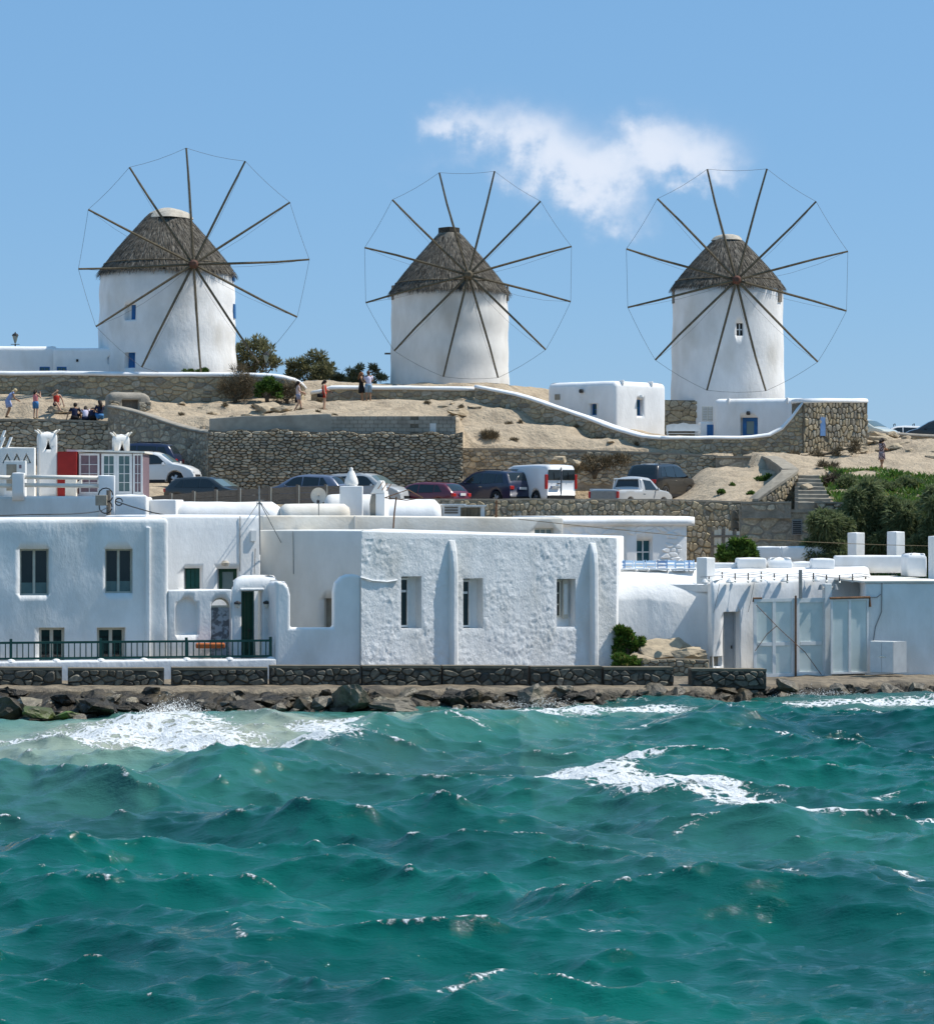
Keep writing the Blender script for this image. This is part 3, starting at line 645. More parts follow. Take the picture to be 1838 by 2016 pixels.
wall_cap(WallPath([p for p in bp.P], False), 1.0, .22, CW, bas, .05, name='white_top')
u_, z_ = None, None
fr = Frame((bp.P[0][0], bp.P[0][1]), (bp.P[-1][0], bp.P[-1][1])); ua, za = fr.uz(1613, 858); ub, zb = fr.uz(1623, 821)
w_ = MB().fbox(fr, ua, ub, .02, .06, za, zb).build('shutter', 'blue_shutter', bas)
MB().fbox(fr, ua - .05, ua + .005, -.05, .05, za - .05, zb + .05).fbox(fr, ub - .005, ub + .07, -.05, .05, za - .05, zb + .05).build('frame', 'wood_grey', w_)
stone_wall('stone_wall', 'rough stone wall behind the courtyard between the two small white houses', [(1300, 146.5, 787, 850), (1360, 146.5, 788, 850), (1412, 146.5, 788, 850)], .44, .3, 'stone_tan', 'mortar_dark', .5, None, seed=13, smooth=False)
stone_wall('stone_wall', 'low stone wall with pale coping in front of the parked cars at the far right', [(1722, 141.5, 853, 878), (1760, 141.6, 856, 880), (1838, 141.8, 861, 884), (1920, 142, 866, 888)], .45, .26, 'stone_tan', 'mortar_tan', .5, 'render_grey', .16, seed=15)
# car park: dark wall at the left, diagonal rendered wall, tall rubble wall, lower wall behind the van
stone_wall('stone_wall', 'dark stone wall in shade below the seated people', [(-60, 134, 827, 905), (60, 134, 827, 905), (150, 134, 829, 905), (216, 134, 832, 905)], .36, .19, 'stone_grey', 'mortar_dark', .5, 'cap_stone', .07, seed=17, over=.04, proud=.06, cap_round=0)
stone_wall('retaining_wall', 'weathered grey rendered stone retaining wall descending behind the white crossover', [(212, 134, 801, 905), (240, 133.2, 806, 905), (285, 132.4, 818, 920), (330, 131.6, 834, 940), (372, 130.7, 846, 952), (402, 128.6, 852, 955), (412, 127.6, 853, 955)], .30, .2, 'stone_grey', 'mortar_grey', .6, 'render_grey', .12, seed=19, proud=.025, joint=.05, drop=.5)
stone_wall('rubble_wall', 'tall dry stone rubble wall behind the row of parked cars', [(410, 127.6, 846, 960), (440, 127.6, 850, 960), (470, 127.5, 845, 961), (510, 127.5, 849, 962), (545, 127.5, 843, 962), (590, 127.5, 848, 962), (640, 127.5, 852, 962), (670, 127.5, 846, 963), (715, 127.5, 854, 964), (760, 127.5, 848, 966), (800, 127.5, 855, 968), (850, 127.5, 849, 972), (885, 127.5, 856, 976), (911, 127.5, 850, 980)], .29, .135, 'stone_grey', 'mortar_dark', .8, None, seed=21, smooth=False, proud=.12, joint=.018, jit=.95, drop=.2)
stone_wall('rubble_wall', 'lower rubble wall with flat grey top behind the white van', [(905, 134, 884, 955), (1000, 134, 885, 955), (1150, 134, 888, 955), (1300, 133.8, 893, 950), (1412, 133.6, 899, 945)], .34, .19, 'stone_grey', 'mortar_grey', .5, 'cap_stone', .06, seed=23, smooth=False, proud=.06, cap_round=0, over=.03)
stone_wall('retaining_wall', 'grey rendered wall casting shade on the bare earth beside the stone steps', [(1408, 133.2, 901, 945), (1470, 133, 901, 945), (1516, 132.8, 901, 945)], .5, .3, 'stone_grey', 'mortar_grey', .5, 'cap_stone', .08, seed=25, smooth=False, proud=.02, joint=.09, drop=.6, cap_round=0)
stone_wall('rubble_wall', 'tan stone retaining wall in front of the parked cars', [(690, 112.2, 983, 1060), (880, 113.8, 984, 1060), (1100, 115.6, 984, 1075), (1325, 117.4, 985, 1110), (1420, 118.2, 988, 1110), (1492, 118.8, 990, 1110)], .23, .25, 'stone_tan', 'mortar_tan', .5, 'cap_stone', .05, seed=27, proud=.05, joint=.018, cap_round=0, over=.03)
stone_wall('ramp_wall', 'tan stone wall with sloping flat cap climbing beside the steps', [(1491, 118.85, 986, 1095), (1515, 119.2, 968, 1060), (1545, 119.9, 947, 1030), (1566, 120.8, 932, 1010), (1569, 121.8, 927, 1000)], .20, .25, 'stone_tan', 'mortar_tan', .65, 'cap_stone', .1, seed=29, proud=.05, joint=.018, cap_round=0)
stone_wall('return_wall', 'flat capped stone wall running back from the steps to the shaded corner', [(1568, 121.6, 927, 965), (1552, 125, 915, 950), (1533, 129, 904, 940), (1518, 132.6, 900, 930)], .3, .22, 'stone_grey', 'mortar_grey', .6, 'cap_stone', .1, seed=31, proud=.03, joint=.03, cap_round=0)
# retaining building wall below the steps
rt, rp = stone_wall('terrace_wall', 'dark mortared stone retaining wall with a shuttered vent below the steps', [(1456, 113.2, 1008, 1100), (1550, 113.1, 1008, 1100), (1655, 113, 1008, 1100)], .55, .36, 'stone_grey', 'mortar_grey', .5, 'cap_stone', .1, seed=33, smooth=False, proud=.03, joint=.05, cap_round=0)
fr = Frame((rp.P[0][0], rp.P[0][1]), (rp.P[-1][0], rp.P[-1][1])); ua, za = fr.uz(1558, 1053); ub, zb = fr.uz(1578, 1023)
v_ = MB().fbox(fr, ua, ub, -.02, .07, za, zb).build('vent_frame', 'metal_grey', rt)
for k in range(7): MB().fbox(fr, ua + .04, ub - .04, .072, .09, za + .05 + k * .085, za + .1 + k * .085).build('slat', 'metal_dark', v_)
stone_wall('parapet_wall', 'low stone parapet blocks along the terrace edge below the steps', [(1460, 113.0, 991, 1007), (1520, 112.95, 990, 1007), (1557, 112.9, 990, 1007)], .42, .26, 'stone_grey', 'mortar_grey', .4, 'cap_stone', .05, seed=35, smooth=False, proud=.03, joint=.03, cap_round=0)
stone_wall('parapet_wall', 'stone parapet with flat top right of the foot of the steps', [(1605, 113.0, 990, 1040), (1640, 113, 990, 1040), (1668, 113, 992, 1040)], .36, .24, 'stone_grey', 'mortar_dark', .4, 'cap_stone', .05, seed=37, smooth=False, proud=.05, joint=.02, cap_round=0)
stone_wall('buttress_wall', 'dark leaning stone pier at the end of the tan retaining wall', [(1441, 114.2, 1005, 1075), (1454, 114.2, 1003, 1075)], .34, .4, 'stone_dark', 'mortar_dark', .6, None, seed=39, smooth=False)
# concrete block walls on the hill
fr = Frame((XW(648, 128.5), 128.5), (XW(897, 128.5), 128.5))
bt = thing('block_wall', 'low wall of grey concrete blocks above the rubble wall', 'wall', fr.p(fr.L / 2, 0, 10.4))
MB().fbox(fr, 0, fr.L, -.14, -.012, 10.1, ZW(820, 128.9)).build('mortar_bed', 'mortar_dark', bt)
z = 10.3; row = 0; blk = {}
while z < ZW(822, 128.9):
    u = -.2 * (row % 2)
    while u < fr.L - .05:
        a, b = max(u, 0), min(u + .4, fr.L)
        if (4.05 < (a + b) / 2 < 4.35) is False and b - a > .08:
            o = MB().fbox(fr, a + .012, b - .012, -.1, .012 * random.random(), z + .01, z + .185).build('block', 'concrete', bt)
        u += .4
    z += .195; row += 1
MB().fbox(fr, fr.u(846), fr.u(858), .02, .03, ZW(852, 128.9), ZW(834, 128.9)).build('painted_patch', 'whitewash_worn', bt)
fr = Frame((XW(412, 128.6), 128.6), (XW(652, 128.5), 128.5))
MB().fpoly(fr, [(0, 10.0), (fr.L, 10.0), (fr.L, ZW(816, 129)), (fr.L * .97, ZW(815, 129)), (fr.L * .5, ZW(819, 129)), (fr.L * .3, ZW(819, 129)), (0, ZW(825, 129.4))], -.25, 0).thing('concrete_wall', 'concrete', 'smooth low concrete wall in front of the two women walking', 'wall', bevel=.03)
# steps
st = thing('stone_steps', 'flight of rough stone steps climbing between wall and green slope', 'steps', W(1597, 992, 113.8))
for k in range(8):
    d = 113.6 + k * 1.12; xr = lerp(1638, 1612, k / 7); yt = 988 - k * 7.6
    a, b = W(1571, yt, d), W(xr, yt, d); mb = MB()
    n = 8; vs = []; 
    for j, (dy, dz) in enumerate([(0, -.45), (0, -.03), (.04, 0), (1.3, 0.02), (1.3, -.45)]):
        for i in range(n + 1):
            q = a.lerp(b, i / n); w = .05 * mn.noise(Vector((q.x * 2, k * 3.1, dz * 2))); vs.append((q.x, q.y + dy + w, q.z + dz + w * .5))
    fs = [(j * (n + 1) + i, j * (n + 1) + i + 1, (j + 1) * (n + 1) + i + 1, (j + 1) * (n + 1) + i) for j in range(4) for i in range(n)]
    fs += [tuple(j * (n + 1) for j in range(5)), tuple(j * (n + 1) + n for j in range(5))[::-1]]
    mb.add(vs, fs).build('step', 'cap_stone', st)
# ---------------------------------------------------------------- whitewashed building blocks
def resample(fp, rc, step):
    n = len(fp); out = []
    P = [Vector((p[0], p[1])) for p in fp]
    corners = []
    for i in range(n):
        a, b, c = P[i - 1], P[i], P[(i + 1) % n]; d1 = (a - b); d2 = (c - b); q = min(rc, d1.length * .45, d2.length * .45); d1.normalize(); d2.normalize()
        p, r = b + d1 * q, b + d2 * q; corners.append([p.lerp(b, t).lerp(b.lerp(r, t), t) for t in (0, .33, .67, 1)] if rc > 0 else [b])
    for i in range(n):
        out += corners[i]; a = corners[i][-1]; b = corners[(i + 1) % n][0]; k = int((b - a).length / step)
        for j in range(1, k + 1): out.append(a.lerp(b, j / (k + 1)))
    return out
def soft_block(fp, z0, zt, r=.15, rc=.1, step=.5, wob=.015, ws=.8, wo=3, zstep=None):
    P = resample(fp, rc, step); n = len(P); ztf = zt if callable(zt) else (lambda x, y: zt); N = []
    ar = sum(P[i].x * P[(i + 1) % n].y - P[(i + 1) % n].x * P[i].y for i in range(n)); sg = 1 if ar > 0 else -1
    for i in range(n):
        d = (P[(i + 1) % n] - P[i - 1]); d.normalize(); N.append(Vector((d.y, -d.x)) * sg)
    zs = zstep or max(step, .3); tops = [ztf(p.x, p.y) for p in P]; k = max(1, int((min(tops) - r - z0) / zs)); rings = []
    def put(inset, zf):
        ring = []
        for i in range(n):
            z = zf(i); w = wob * mn.fractal(Vector((P[i].x * ws, P[i].y * ws, z * ws)), .9, 2, wo) if wob else 0
            q = P[i] - N[i] * (inset - w); ring.append((q.x, q.y, z + (w * .6 if z > z0 else 0)))
        rings.append(ring)
    for j in range(k + 1): put(0, lambda i: lerp(z0, tops[i] - r, j / k))
    for a in (22, 45, 67, 90): put(r * (1 - math.cos(R(a))), lambda i: tops[i] - r + r * math.sin(R(a)))
    mb = MB().loft(rings, cap=False); b = len(mb.v) - n
    c = Vector((0, 0, 0))
    for v in mb.v[b:]: c += Vector(v) / n
    mb.v.append((c.x, c.y, c.z + .02)); mb.f += [(b + i, b + (i + 1) % n, len(mb.v) - 1) for i in range(n)]
    mb.f.append(tuple(range(n))[::-1])
    if sg < 0: mb.f = [f[::-1] for f in mb.f]
    return mb
def fp(fr, T, u0=0, u1=None, o=0):
    u1 = fr.L if u1 is None else u1; q = [fr.p(u0, o, 0), fr.p(u1, o, 0), fr.p(u1, o - T, 0), fr.p(u0, o - T, 0)]; return [(v.x, v.y) for v in q]
def cut(o, cutter, parent=None):
    co = cutter.build('cutter', 'whitewash', parent); md = o.modifiers.new('cut', 'BOOLEAN'); md.operation = 'DIFFERENCE'; md.object = co; md.solver = 'EXACT'
    bpy.context.view_layer.update(); dg = bpy.context.evaluated_depsgraph_get(); me = bpy.data.meshes.new_from_object(o.evaluated_get(dg)); old = o.data; o.modifiers.remove(md); o.data = me; me.name = old.name
    bpy.data.meshes.remove(old); m = co.data; bpy.data.objects.remove(co); bpy.data.meshes.remove(m)
def window(parent, fr, u0, u1, z0, z1, dep, cols=2, rows=1, frame='white_frame', pane='glass_dark', bar=.05, fw=.06, name='window', sill=None, thick=.06, zsplit=None):
    o0 = -dep; mb = MB()
    mb.fbox(fr, u0, u0 + fw, o0, o0 + thick, z0, z1).fbox(fr, u1 - fw, u1, o0, o0 + thick, z0, z1).fbox(fr, u0 + fw, u1 - fw, o0, o0 + thick, z1 - fw, z1).fbox(fr, u0 + fw, u1 - fw, o0, o0 + thick, z0, z0 + fw)
    ui = [lerp(u0 + fw, u1 - fw, i / cols) for i in range(cols + 1)]; zi = zsplit and [z0 + fw] + [lerp(z0, z1, q) for q in zsplit] + [z1 - fw] or [lerp(z0 + fw, z1 - fw, j / rows) for j in range(rows + 1)]
    for q in ui[1:-1]: mb.fbox(fr, q - bar / 2, q + bar / 2, o0 + .004, o0 + thick - .004, z0 + fw, z1 - fw)
    for q in zi[1:-1]:
        for a, b in zip(ui, ui[1:]): mb.fbox(fr, a + bar / 2, b - bar / 2, o0 + .006, o0 + thick - .01, q - bar / 2, q + bar / 2)
    w = mb.build(name, frame, parent)
    k = 0
    for a, b in zip(ui, ui[1:]):
        for c, d in zip(zi, zi[1:]):
            MB().fbox(fr, a - .002, b + .002, o0 - .002, o0 + .012, c - .002, d + .002).build('pane', pane[k % len(pane)] if isinstance(pane, list) else pane, w); k += 1
    if sill: MB().fbox(fr, u0 - .05, u1 + .05, -dep, sill, z0 - .07, z0 - .002).build('sill', 'whitewash_clean', w, bevel=.01)
    return w
def plank_door(parent, fr, u0, u1, z0, z1, dep, m, frame=None, name='door', n=4, handle=True, fw=.07):
    frame = frame or m
    d = MB().fbox(fr, u0, u0 + fw, -dep, -dep + .09, z0, z1).fbox(fr, u1 - fw, u1, -dep, -dep + .09, z0, z1).fbox(fr, u0 + fw, u1 - fw, -dep, -dep + .09, z1 - fw, z1).build(name, frame, parent)
    for k in range(n): MB().fbox(fr, lerp(u0 + fw, u1 - fw, k / n) + .004, lerp(u0 + fw, u1 - fw, (k + 1) / n) - .004, -dep, -dep + .045, z0 + .01, z1 - fw).build('plank', m, d)
    if handle: MB().fbox(fr, u1 - fw - .12, u1 - fw - .08, -dep + .046, -dep + .09, z0 + 1.0, z0 + 1.12).build('handle', 'metal_dark', d)
    return d

# ---------------------------------------------------------------- windmills
class Drum:
    def __init__(s, c, r0, r1, z0, z1): s.c = c; s.r0 = r0; s.r1 = r1; s.z0 = z0; s.z1 = z1
    def r(s, z): t = (z - s.z0) / (s.z1 - s.z0); return s.r0 + (s.r1 - s.r0) * t
    def p(s, u, o, z): q = s.r(z) + o; a = u / s.r1; return Vector((s.c[0] + q * math.sin(a), s.c[1] - q * math.cos(a), z))
    def ux(s, x, y):
        d = s.c[1] - s.r1 * .8; X = XW(x, d) - s.c[0]; a = math.asin(max(-.99, min(.99, X / s.r1))); return a * s.r1, ZW(y, s.c[1] - s.r1 * math.cos(a))
def windmill(label, d, x0, x1, xb0, xb1, ytop, apex, yapex, topw, hub, Rpx, phase, cap, seed, red, yaw):
    rng = random.Random(seed); cx = XW((x0 + x1) / 2, d); r1 = (x1 - x0) / 2 / F * d; r0 = (xb1 - xb0) / 2 / F * d
    df = d - r1; zt = ZW(ytop, df); zg = 13.2 if x0 < 1300 else 10.2
    t = thing('windmill', label, 'windmill', (cx, d, zg), 'windmills on the hill')
    dr = Drum((cx, d), r0, r1, zg, zt)
    prof = [(lerp(r0, r1, k / 16) * (1 + .008 * math.sin(k * 1.3 + seed)), lerp(zg, zt - .27, k / 16)) for k in range(17)]
    tower = MB().lathe(prof, 96, (cx, d, 0), wob=.012).build('tower', 'whitewash_worn' if cap == 'band' else 'whitewash', t, smooth=True)
    # roof: dark cone under layers of straw
    re = r1 + .14; ze = zt - .30; za = ZW(yapex, d); rt = topw / 2 / F * d
    def prof_r(q): return lerp(re, rt, q) + .12 * math.sin(math.pi * q) * (1 - q * .4)
    MB().lathe([(prof_r(k / 12) - .05, lerp(ze, za - .25, k / 12)) for k in range(13)], 48, (cx, d, 0)).build('roof', 'thatch_base', t, smooth=True)
    rf = t.children[-1]; mb = MB(); rows = 15
    for row in range(rows):
        q1 = 1 - row / rows; rr = prof_r(max(0, q1 - .5 / rows)); nb = int(2 * math.pi * rr / .030)
        for k in range(nb):
            a = 2 * math.pi * (k + rng.random()) / nb; qa = min(1, q1 + rng.random() * .05); ln = (1.35 + rng.random() * 1.0) / rows; qb = qa - ln
            if rng.random() < .04: continue
            lift = .02 + .08 * rng.random() ** 2; da = (rng.random() - .5) * .05; w = (.016 + rng.random() * .024)
            ra, rb = prof_r(qa), prof_r(max(qb, -.03)) ; zA, zB = lerp(ze, za - .25, qa), lerp(ze, za - .25, qb) - rng.random() * .06
            A = Vector((cx + ra * math.cos(a), d + ra * math.sin(a), zA)); B = Vector((cx + (rb + lift) * math.cos(a + da), d + (rb + lift) * math.sin(a + da), zB)); s_ = Vector((-math.sin(a), math.cos(a), 0)) * w
            mid = A.lerp(B, .55) + Vector((math.cos(a), math.sin(a), .3)) * .02
            mb.add([A - s_, A + s_, mid + s_, mid - s_, B + s_ * .3, B - s_ * .3], [(0, 1, 2, 3), (3, 2, 4, 5)])
    th = mb.build('thatch', 'thatch', rf); th['kind'] = 'stuff'
    if cap == 'canvas_big': cp = [(rt * 1.42, -.50), (rt * 1.28, -.32), (rt * 1.05, -.12), (rt * .7, .02), (rt * .3, .12), (.02, .08)]
    elif cap == 'canvas': cp = [(rt * 1.12, -.30), (rt * 1.02, -.16), (rt * .85, -.04), (rt * .5, .05), (.02, .02)]
    else: cp = [(rt * 1.75, -.72), (rt * 1.45, -.45), (rt * 1.2, -.25)]
    MB().lathe(cp, 28, (cx, d, za - .05), wob=.32, cap=False).build('cap_canvas', 'canvas' if cap != 'band' else 'thatch', rf, smooth=True)
    if cap == 'band': MB().lathe([(rt * 1.2, -.3), (rt * 1.15, .05), (rt * .4, .12), (.02, .1)], 16, (cx, d, za - .05), wob=.25).build('straw_tip', 'thatch_base', rf)
    ring = [(cx + (prof_r(.16) + .07) * math.cos(k / 40 * 2 * math.pi), d + (prof_r(.16) + .07) * math.sin(k / 40 * 2 * math.pi), lerp(ze, za - .25, .16)) for k in range(41)]
    MB().tube(ring, .025, 4).build('tie_rope', 'spar_wood', rf)
    # wheel
    hx = XW(hub[0], df - .9); hc = Vector((hx, df - .95, ZW(hub[1], df - .95)))
    ax = Vector((math.sin(R(yaw)), -math.cos(R(yaw)), .04)).normalized(); e1 = ax.cross(Vector((0, 0, 1))).normalized() * -1; e2 = e1.cross(ax).normalized() * -1
    if e2.z < 0: e2 = -e2
    if e1.x < 0: e1 = -e1
    Rw = Rpx / F * hc.y
    hb = MB().tube([hc - ax * 1.6, hc - ax * .3], .13, 10).tube([hc - ax * .26, hc - ax * .16, hc + ax * .16, hc + ax * .30], [.2, .27, .25, .12], 12).build('hub', red, t)
    tips = []
    for k in range(12):
        a = R(phase + 30 * k); dirv = e1 * math.sin(a) + e2 * math.cos(a); rr = Rw * (1 + (rng.random() - .5) * .03); off = ax * (.07 * (-1) ** k)
        bend = ax * (.12 * rng.random()) + dirv.cross(ax) * ((rng.random() - .5) * .13)
        tip = hc + dirv * rr + off + ax * .1
        sp_ = MB().tube([hc + dirv * .1 + off, hc + dirv * rr * .35 + off + bend * .6, hc + dirv * rr * .7 + off + bend, tip], [.078, .072, .066, .056], 6).build('spar', 'spar_wood', t)
        if red == 'spar_red': MB().tube([hc + dirv * .12 + off, hc + dirv * rr * (.16 + .08 * rng.random()) + off + bend * .3], [.07, .064], 6).build('painted_root', 'spar_red', sp_)
        nose = hc + ax * .3; sg = Vector((0, 0, -.18 - .2 * rng.random())); s0 = hc - ax * .9
        MB().tube([s0.lerp(tip, q) + sg * (4 * q * (1 - q)) for q in (0, .25, .5, .75, 1)], .0065, 4).build('stay_rope', 'rope', sp_)
        tips.append(tip)
    for k in range(12):
        a, b = tips[k], tips[(k + 1) % 12]; MB().tube([a, a.lerp(b, .25) - Vector((0, 0, .07)), a.lerp(b, .5) - Vector((0, 0, .10)), a.lerp(b, .75) - Vector((0, 0, .07)), b], .009, 4).build('rim_rope', 'rope', t)
    return t, dr, tower
def drum_window(t, tower, dr, x0, x1, y0, y1, m, dep=.3, reveal=0, bars=0):
    ua, zb = dr.ux(x0, y0); ub, za = dr.ux(x1, y1)
    cut(tower, MB().fbox(dr, ua, ub, -dep, .4, za, zb))
    tower.data.polygons.foreach_set('use_smooth', [p.area < .35 for p in tower.data.polygons])
    w = MB().fbox(dr, ua + reveal, ub, -dep - .05, -dep + .05, za, zb).build('window', m, t)
    MB().fbox(dr, ua + reveal + .04, ub - .04, -dep + .05, -dep + .08, (za + zb) / 2 - .03, (za + zb) / 2 + .03).fbox(dr, (ua + reveal + ub) / 2 - .03, (ua + reveal + ub) / 2 + .03, -dep + .05, -dep + .075, za + .04, zb - .04).build('glazing_bar', 'white_frame' if bars else m, w)
t1, dr1, tw1 = windmill('leftmost windmill with pale canvas cap on the thatch and reddish hub', 146, 198, 460, 192, 466, 518, 330, 412, 70, (381, 520), 228, -3.5, 'canvas_big', 3, 'spar_red', 12)
drum_window(t1, tw1, dr1, 248, 270, 600, 629, 'blue_paint', .35, .25)
drum_window(t1, tw1, dr1, 250, 271, 694, 724, 'blue_paint', .3, .06)
for y0, y1 in ((533, 553), (598, 626)):
    u_, z1_ = dr1.ux(459.0, y0); _, z0_ = dr1.ux(459.0, y1); MB().fbox(dr1, u_, u_ + .45, -.02, .07, z0_, z1_).build('shutter', 'blue_paint', t1)
t2, dr2, tw2 = windmill('middle windmill with pointed thatched roof and weather-stained tower', 154, 770, 1000, 768, 1001, 558, 885, 449, 38, (922, 541), 209, 14.2, 'band', 5, 'spar_wood', 6)
for x, y0, y1 in ((999.2, 560, 592), (771.2, 562, 590)):
    u_, z1_ = dr2.ux(x, y0); _, z0_ = dr2.ux(x, y1); MB().fbox(dr2, u_ - .1, u_ + .25, -.02, .06, z0_, z1_).build('shutter', 'wood_grey', t2)
MB().tube([W(772, 696, 154), W(757, 696, 154)], .06, 6).build('beam_end', 'wood_grey', t2)
t3, dr3, tw3 = windmill('rightmost windmill with clean white tower and single small window', 149, 1324, 1540, 1322, 1546, 550, 1441, 462, 52, (1449, 551), 226, 15.5, 'canvas', 7, 'spar_red', 3)
drum_window(t3, tw3, dr3, 1447, 1460, 636, 661, 'interior_dark', .2, 0, 1)
for x, y0, y1 in ((1326.3, 566, 597), (1537.8, 568, 594)):
    u_, z1_ = dr3.ux(x, y0); _, z0_ = dr3.ux(x, y1); MB().fbox(dr3, u_ - .2, u_ + .25, -.02, .07, z0_, z1_).build('shutter', 'wood_grey', t3)

# ---------------------------------------------------------------- small white houses on the hill
def house(name, label, cat='house', loc=None): return thing(name, label, cat, loc or (0, 0, 0))
fr = Frame((XW(-40, 144), 144), (XW(112, 144.2), 144.2)); t = house('annex_house', 'long low white annex at the left edge beside the leftmost windmill', loc=fr.p(fr.L / 2, 0, 13))
wl_ = soft_block(fp(fr, 3), 13, ZW(681, 144), .25, .1, .5).build('wall', CW, t, smooth=True)
for a, b in ((80, 96), (112, 125)): pass
fr2 = Frame((XW(104, 143.4), 143.4), (XW(252, 143.4), 143.4)); t_ = house('annex_house', 'low white annex joined to the leftmost windmill with small blue window', loc=fr2.p(fr2.L / 2, 0, 13))
wl_ = soft_block(fp(fr2, 2.2), 13, ZW(685, 143.4), .2, .15, .4).build('wall', CW, t_, smooth=True)
for x0, x1, y0, y1, tt, f, ob in ((212, 222, 703, 717, t_, fr2, wl_),):
    ua, zb = f.uz(x0, y0); ub, za = f.uz(x1, y1); cut(ob, MB().fbox(f, ua, ub, -.15, .3, za, zb)); window(tt, f, ua, ub, za, zb, .14, 2, 2, 'blue_paint', 'glass_blue', .03, .04)
MB().fbox(fr2, fr2.u(150), fr2.u(150) + .12, -.05, .04, ZW(712, 143.4), ZW(707, 143.4)).build('drain_hole', 'interior_dark', t_)
for x0, x1 in ((78, 98), (112, 131)):
    f, tt = (fr, t) if x1 < 105 else (fr2, t_); ua, zb = f.uz(x0, 722); ub, za = f.uz(x1, 733); window(tt, f, ua, ub, za, zb, .0, 2, 1, 'blue_paint', 'glass_blue', .04, .05, thick=.03)
# square white house by the middle of the terrace: two visible faces
A, B, C = (XW(1077, 143), 143), (XW(1211, 140.4), 140.4), (XW(1311, 143.2), 143.2); D_ = (A[0] + C[0] - B[0], A[1] + C[1] - B[1])
t = house('cube_house', 'small cube-shaped white house with rounded roof edges between the middle and right windmills', loc=(B[0], B[1] + 1, 11))
wb = soft_block([A, B, C, D_], 9.5, ZW(751, 141.5), .32, .22, .4, .02).build('wall', CW, t, smooth=True)
f1, f2 = Frame(A, B), Frame(B, C)
for f, x0, x1, y0, y1 in ((f1, 1162, 1174, 795, 817), (f2, 1253, 1265, 786, 819)):
    ua, zb = f.uz(x0, y0); ub, za = f.uz(x1, y1); cut(wb, MB().fbox(f, ua, ub, -.3, .3, za, zb)); window(t, f, ua, ub - .02, za, zb, .26, 1, 2, 'blue_paint', 'glass_blue', .05, .07)
ua, zb = f1.uz(1114, 768); lm = MB().lathe([(.0, -.1), (.1, -.1), (.13, 0), (.1, .1), (.0, .1)], 10, f1.p(f1.u(1146), .12, ZW(770, 141.7))).build('wall_lamp', 'metal_dark', t)
MB().lathe([(.0, -.1), (.1, -.1), (.13, 0), (.1, .1), (.0, .1)], 10, f2.p(f2.u(1259), .12, ZW(781, 141.4))).build('wall_lamp', 'white_plastic', t)
for x in (1225, 1282): MB().fbox(f2, f2.u(x), f2.u(x) + .12, -.32, .03, ZW(757, 141.4), ZW(749, 141.4)).build('roof_spout', CW, t, bevel=.02)
MB().fbox(f1, f1.u(1092), f1.u(1102), -.2, .03, ZW(786, 142), ZW(775, 142)).build('vent_niche', 'cap_stone', t)
# courtyard house with blue door
fr = Frame((XW(1405, 141.2), 141.2), (XW(1588, 140), 140)); t = house('courtyard_house', 'low white courtyard house with blue framed glass door below the right windmill', loc=fr.p(fr.L / 2, -1, 10))
wb = soft_block(fp(fr, 3.2), 9.4, ZW(784, 140.6), .28, .25, .4, .02).build('wall', CW, t, smooth=True)
ua, zb = fr.uz(1457, 822); ub, za = fr.uz(1491, 862); cut(wb, MB().fbox(fr, ua, ub, -.3, .3, za, zb)); dr_ = window(t, fr, ua + .1, ub - .02, za, zb, .25, 1, 1, 'blue_paint', 'glass_pale', .06, .2, name='door')
MB().lathe([(.0, -.1), (.09, -.1), (.12, 0), (.09, .1), (.0, .1)], 10, fr.p(fr.u(1473), .1, ZW(813, 140.5))).build('wall_lamp', 'metal_dark', t)
for x in (1431, 1547): MB().fbox(fr, fr.u(x), fr.u(x) + .12, -.3, .04, ZW(795, 140.6), ZW(783, 140.6)).build('roof_spout', CW, t, bevel=.02)
# louvred shutter cabinet and little annex
fr = Frame((XW(1378, 141.6), 141.6), (XW(1404, 141.6), 141.6)); t = house('annex_house', 'tiny white lean-to with white louvred shutters beside the courtyard house', loc=fr.p(.3, -.5, 10))
soft_block(fp(fr, 1.5), 9.5, ZW(830, 141.6), .1, .05, .3).build('wall', CW, t, smooth=True)
for x0, x1 in ((1382, 1392), (1393, 1403)):
    s_ = MB().fbox(fr, fr.u(x0), fr.u(x1), -.1, -.05, ZW(829, 141.6), ZW(800, 141.6)).build('shutter', 'cream_frame', t)
    for k in range(9): MB().fbox(fr, fr.u(x0) + .03, fr.u(x1) - .03, -.049, -.01, lerp(ZW(829, 141.6), ZW(800, 141.6), (k + .25) / 9), lerp(ZW(829, 141.6), ZW(800, 141.6), (k + .75) / 9)).build('louvre', 'white_frame', s_)
MB().fbox(fr, fr.u(1391), fr.u(1404), -.05, .03, ZW(858, 141.6), ZW(836, 141.6)).build('door', 'blue_paint', t)
# white bench with scalloped back in the courtyard
fr = Frame((XW(1311, 139.6), 139.6), (XW(1378, 139.6), 139.6)); zs_ = ZW(853, 139.6)
t = thing('garden_bench', 'white wooden bench with scalloped back in the courtyard', 'bench', fr.p(fr.L / 2, 0, zs_ - .5))
sc_ = [(u, zs_ + .42 + .05 * abs(math.sin(u * 5)) + .1 * (1 - abs(2 * u / fr.L - 1))) for u in [fr.L * k / 24 for k in range(25)]]
MB().fpoly(fr, [(0, zs_ + .12)] + [(fr.L, zs_ + .12)] + sc_[::-1], -.05, 0).build('backrest', 'white_frame', t)
MB().fbox(fr, 0, fr.L, .02, .45, zs_ - .04, zs_).build('seat', 'white_frame', t)
for u in (.03, fr.L - .09):
    MB().fbox(fr, u, u + .06, .38, .44, zs_ - .9, zs_ - .042).build('leg', 'white_frame', t); MB().fbox(fr, u, u + .06, -.05, 0, zs_ - .9, zs_ + .11).build('leg', 'white_frame', t)
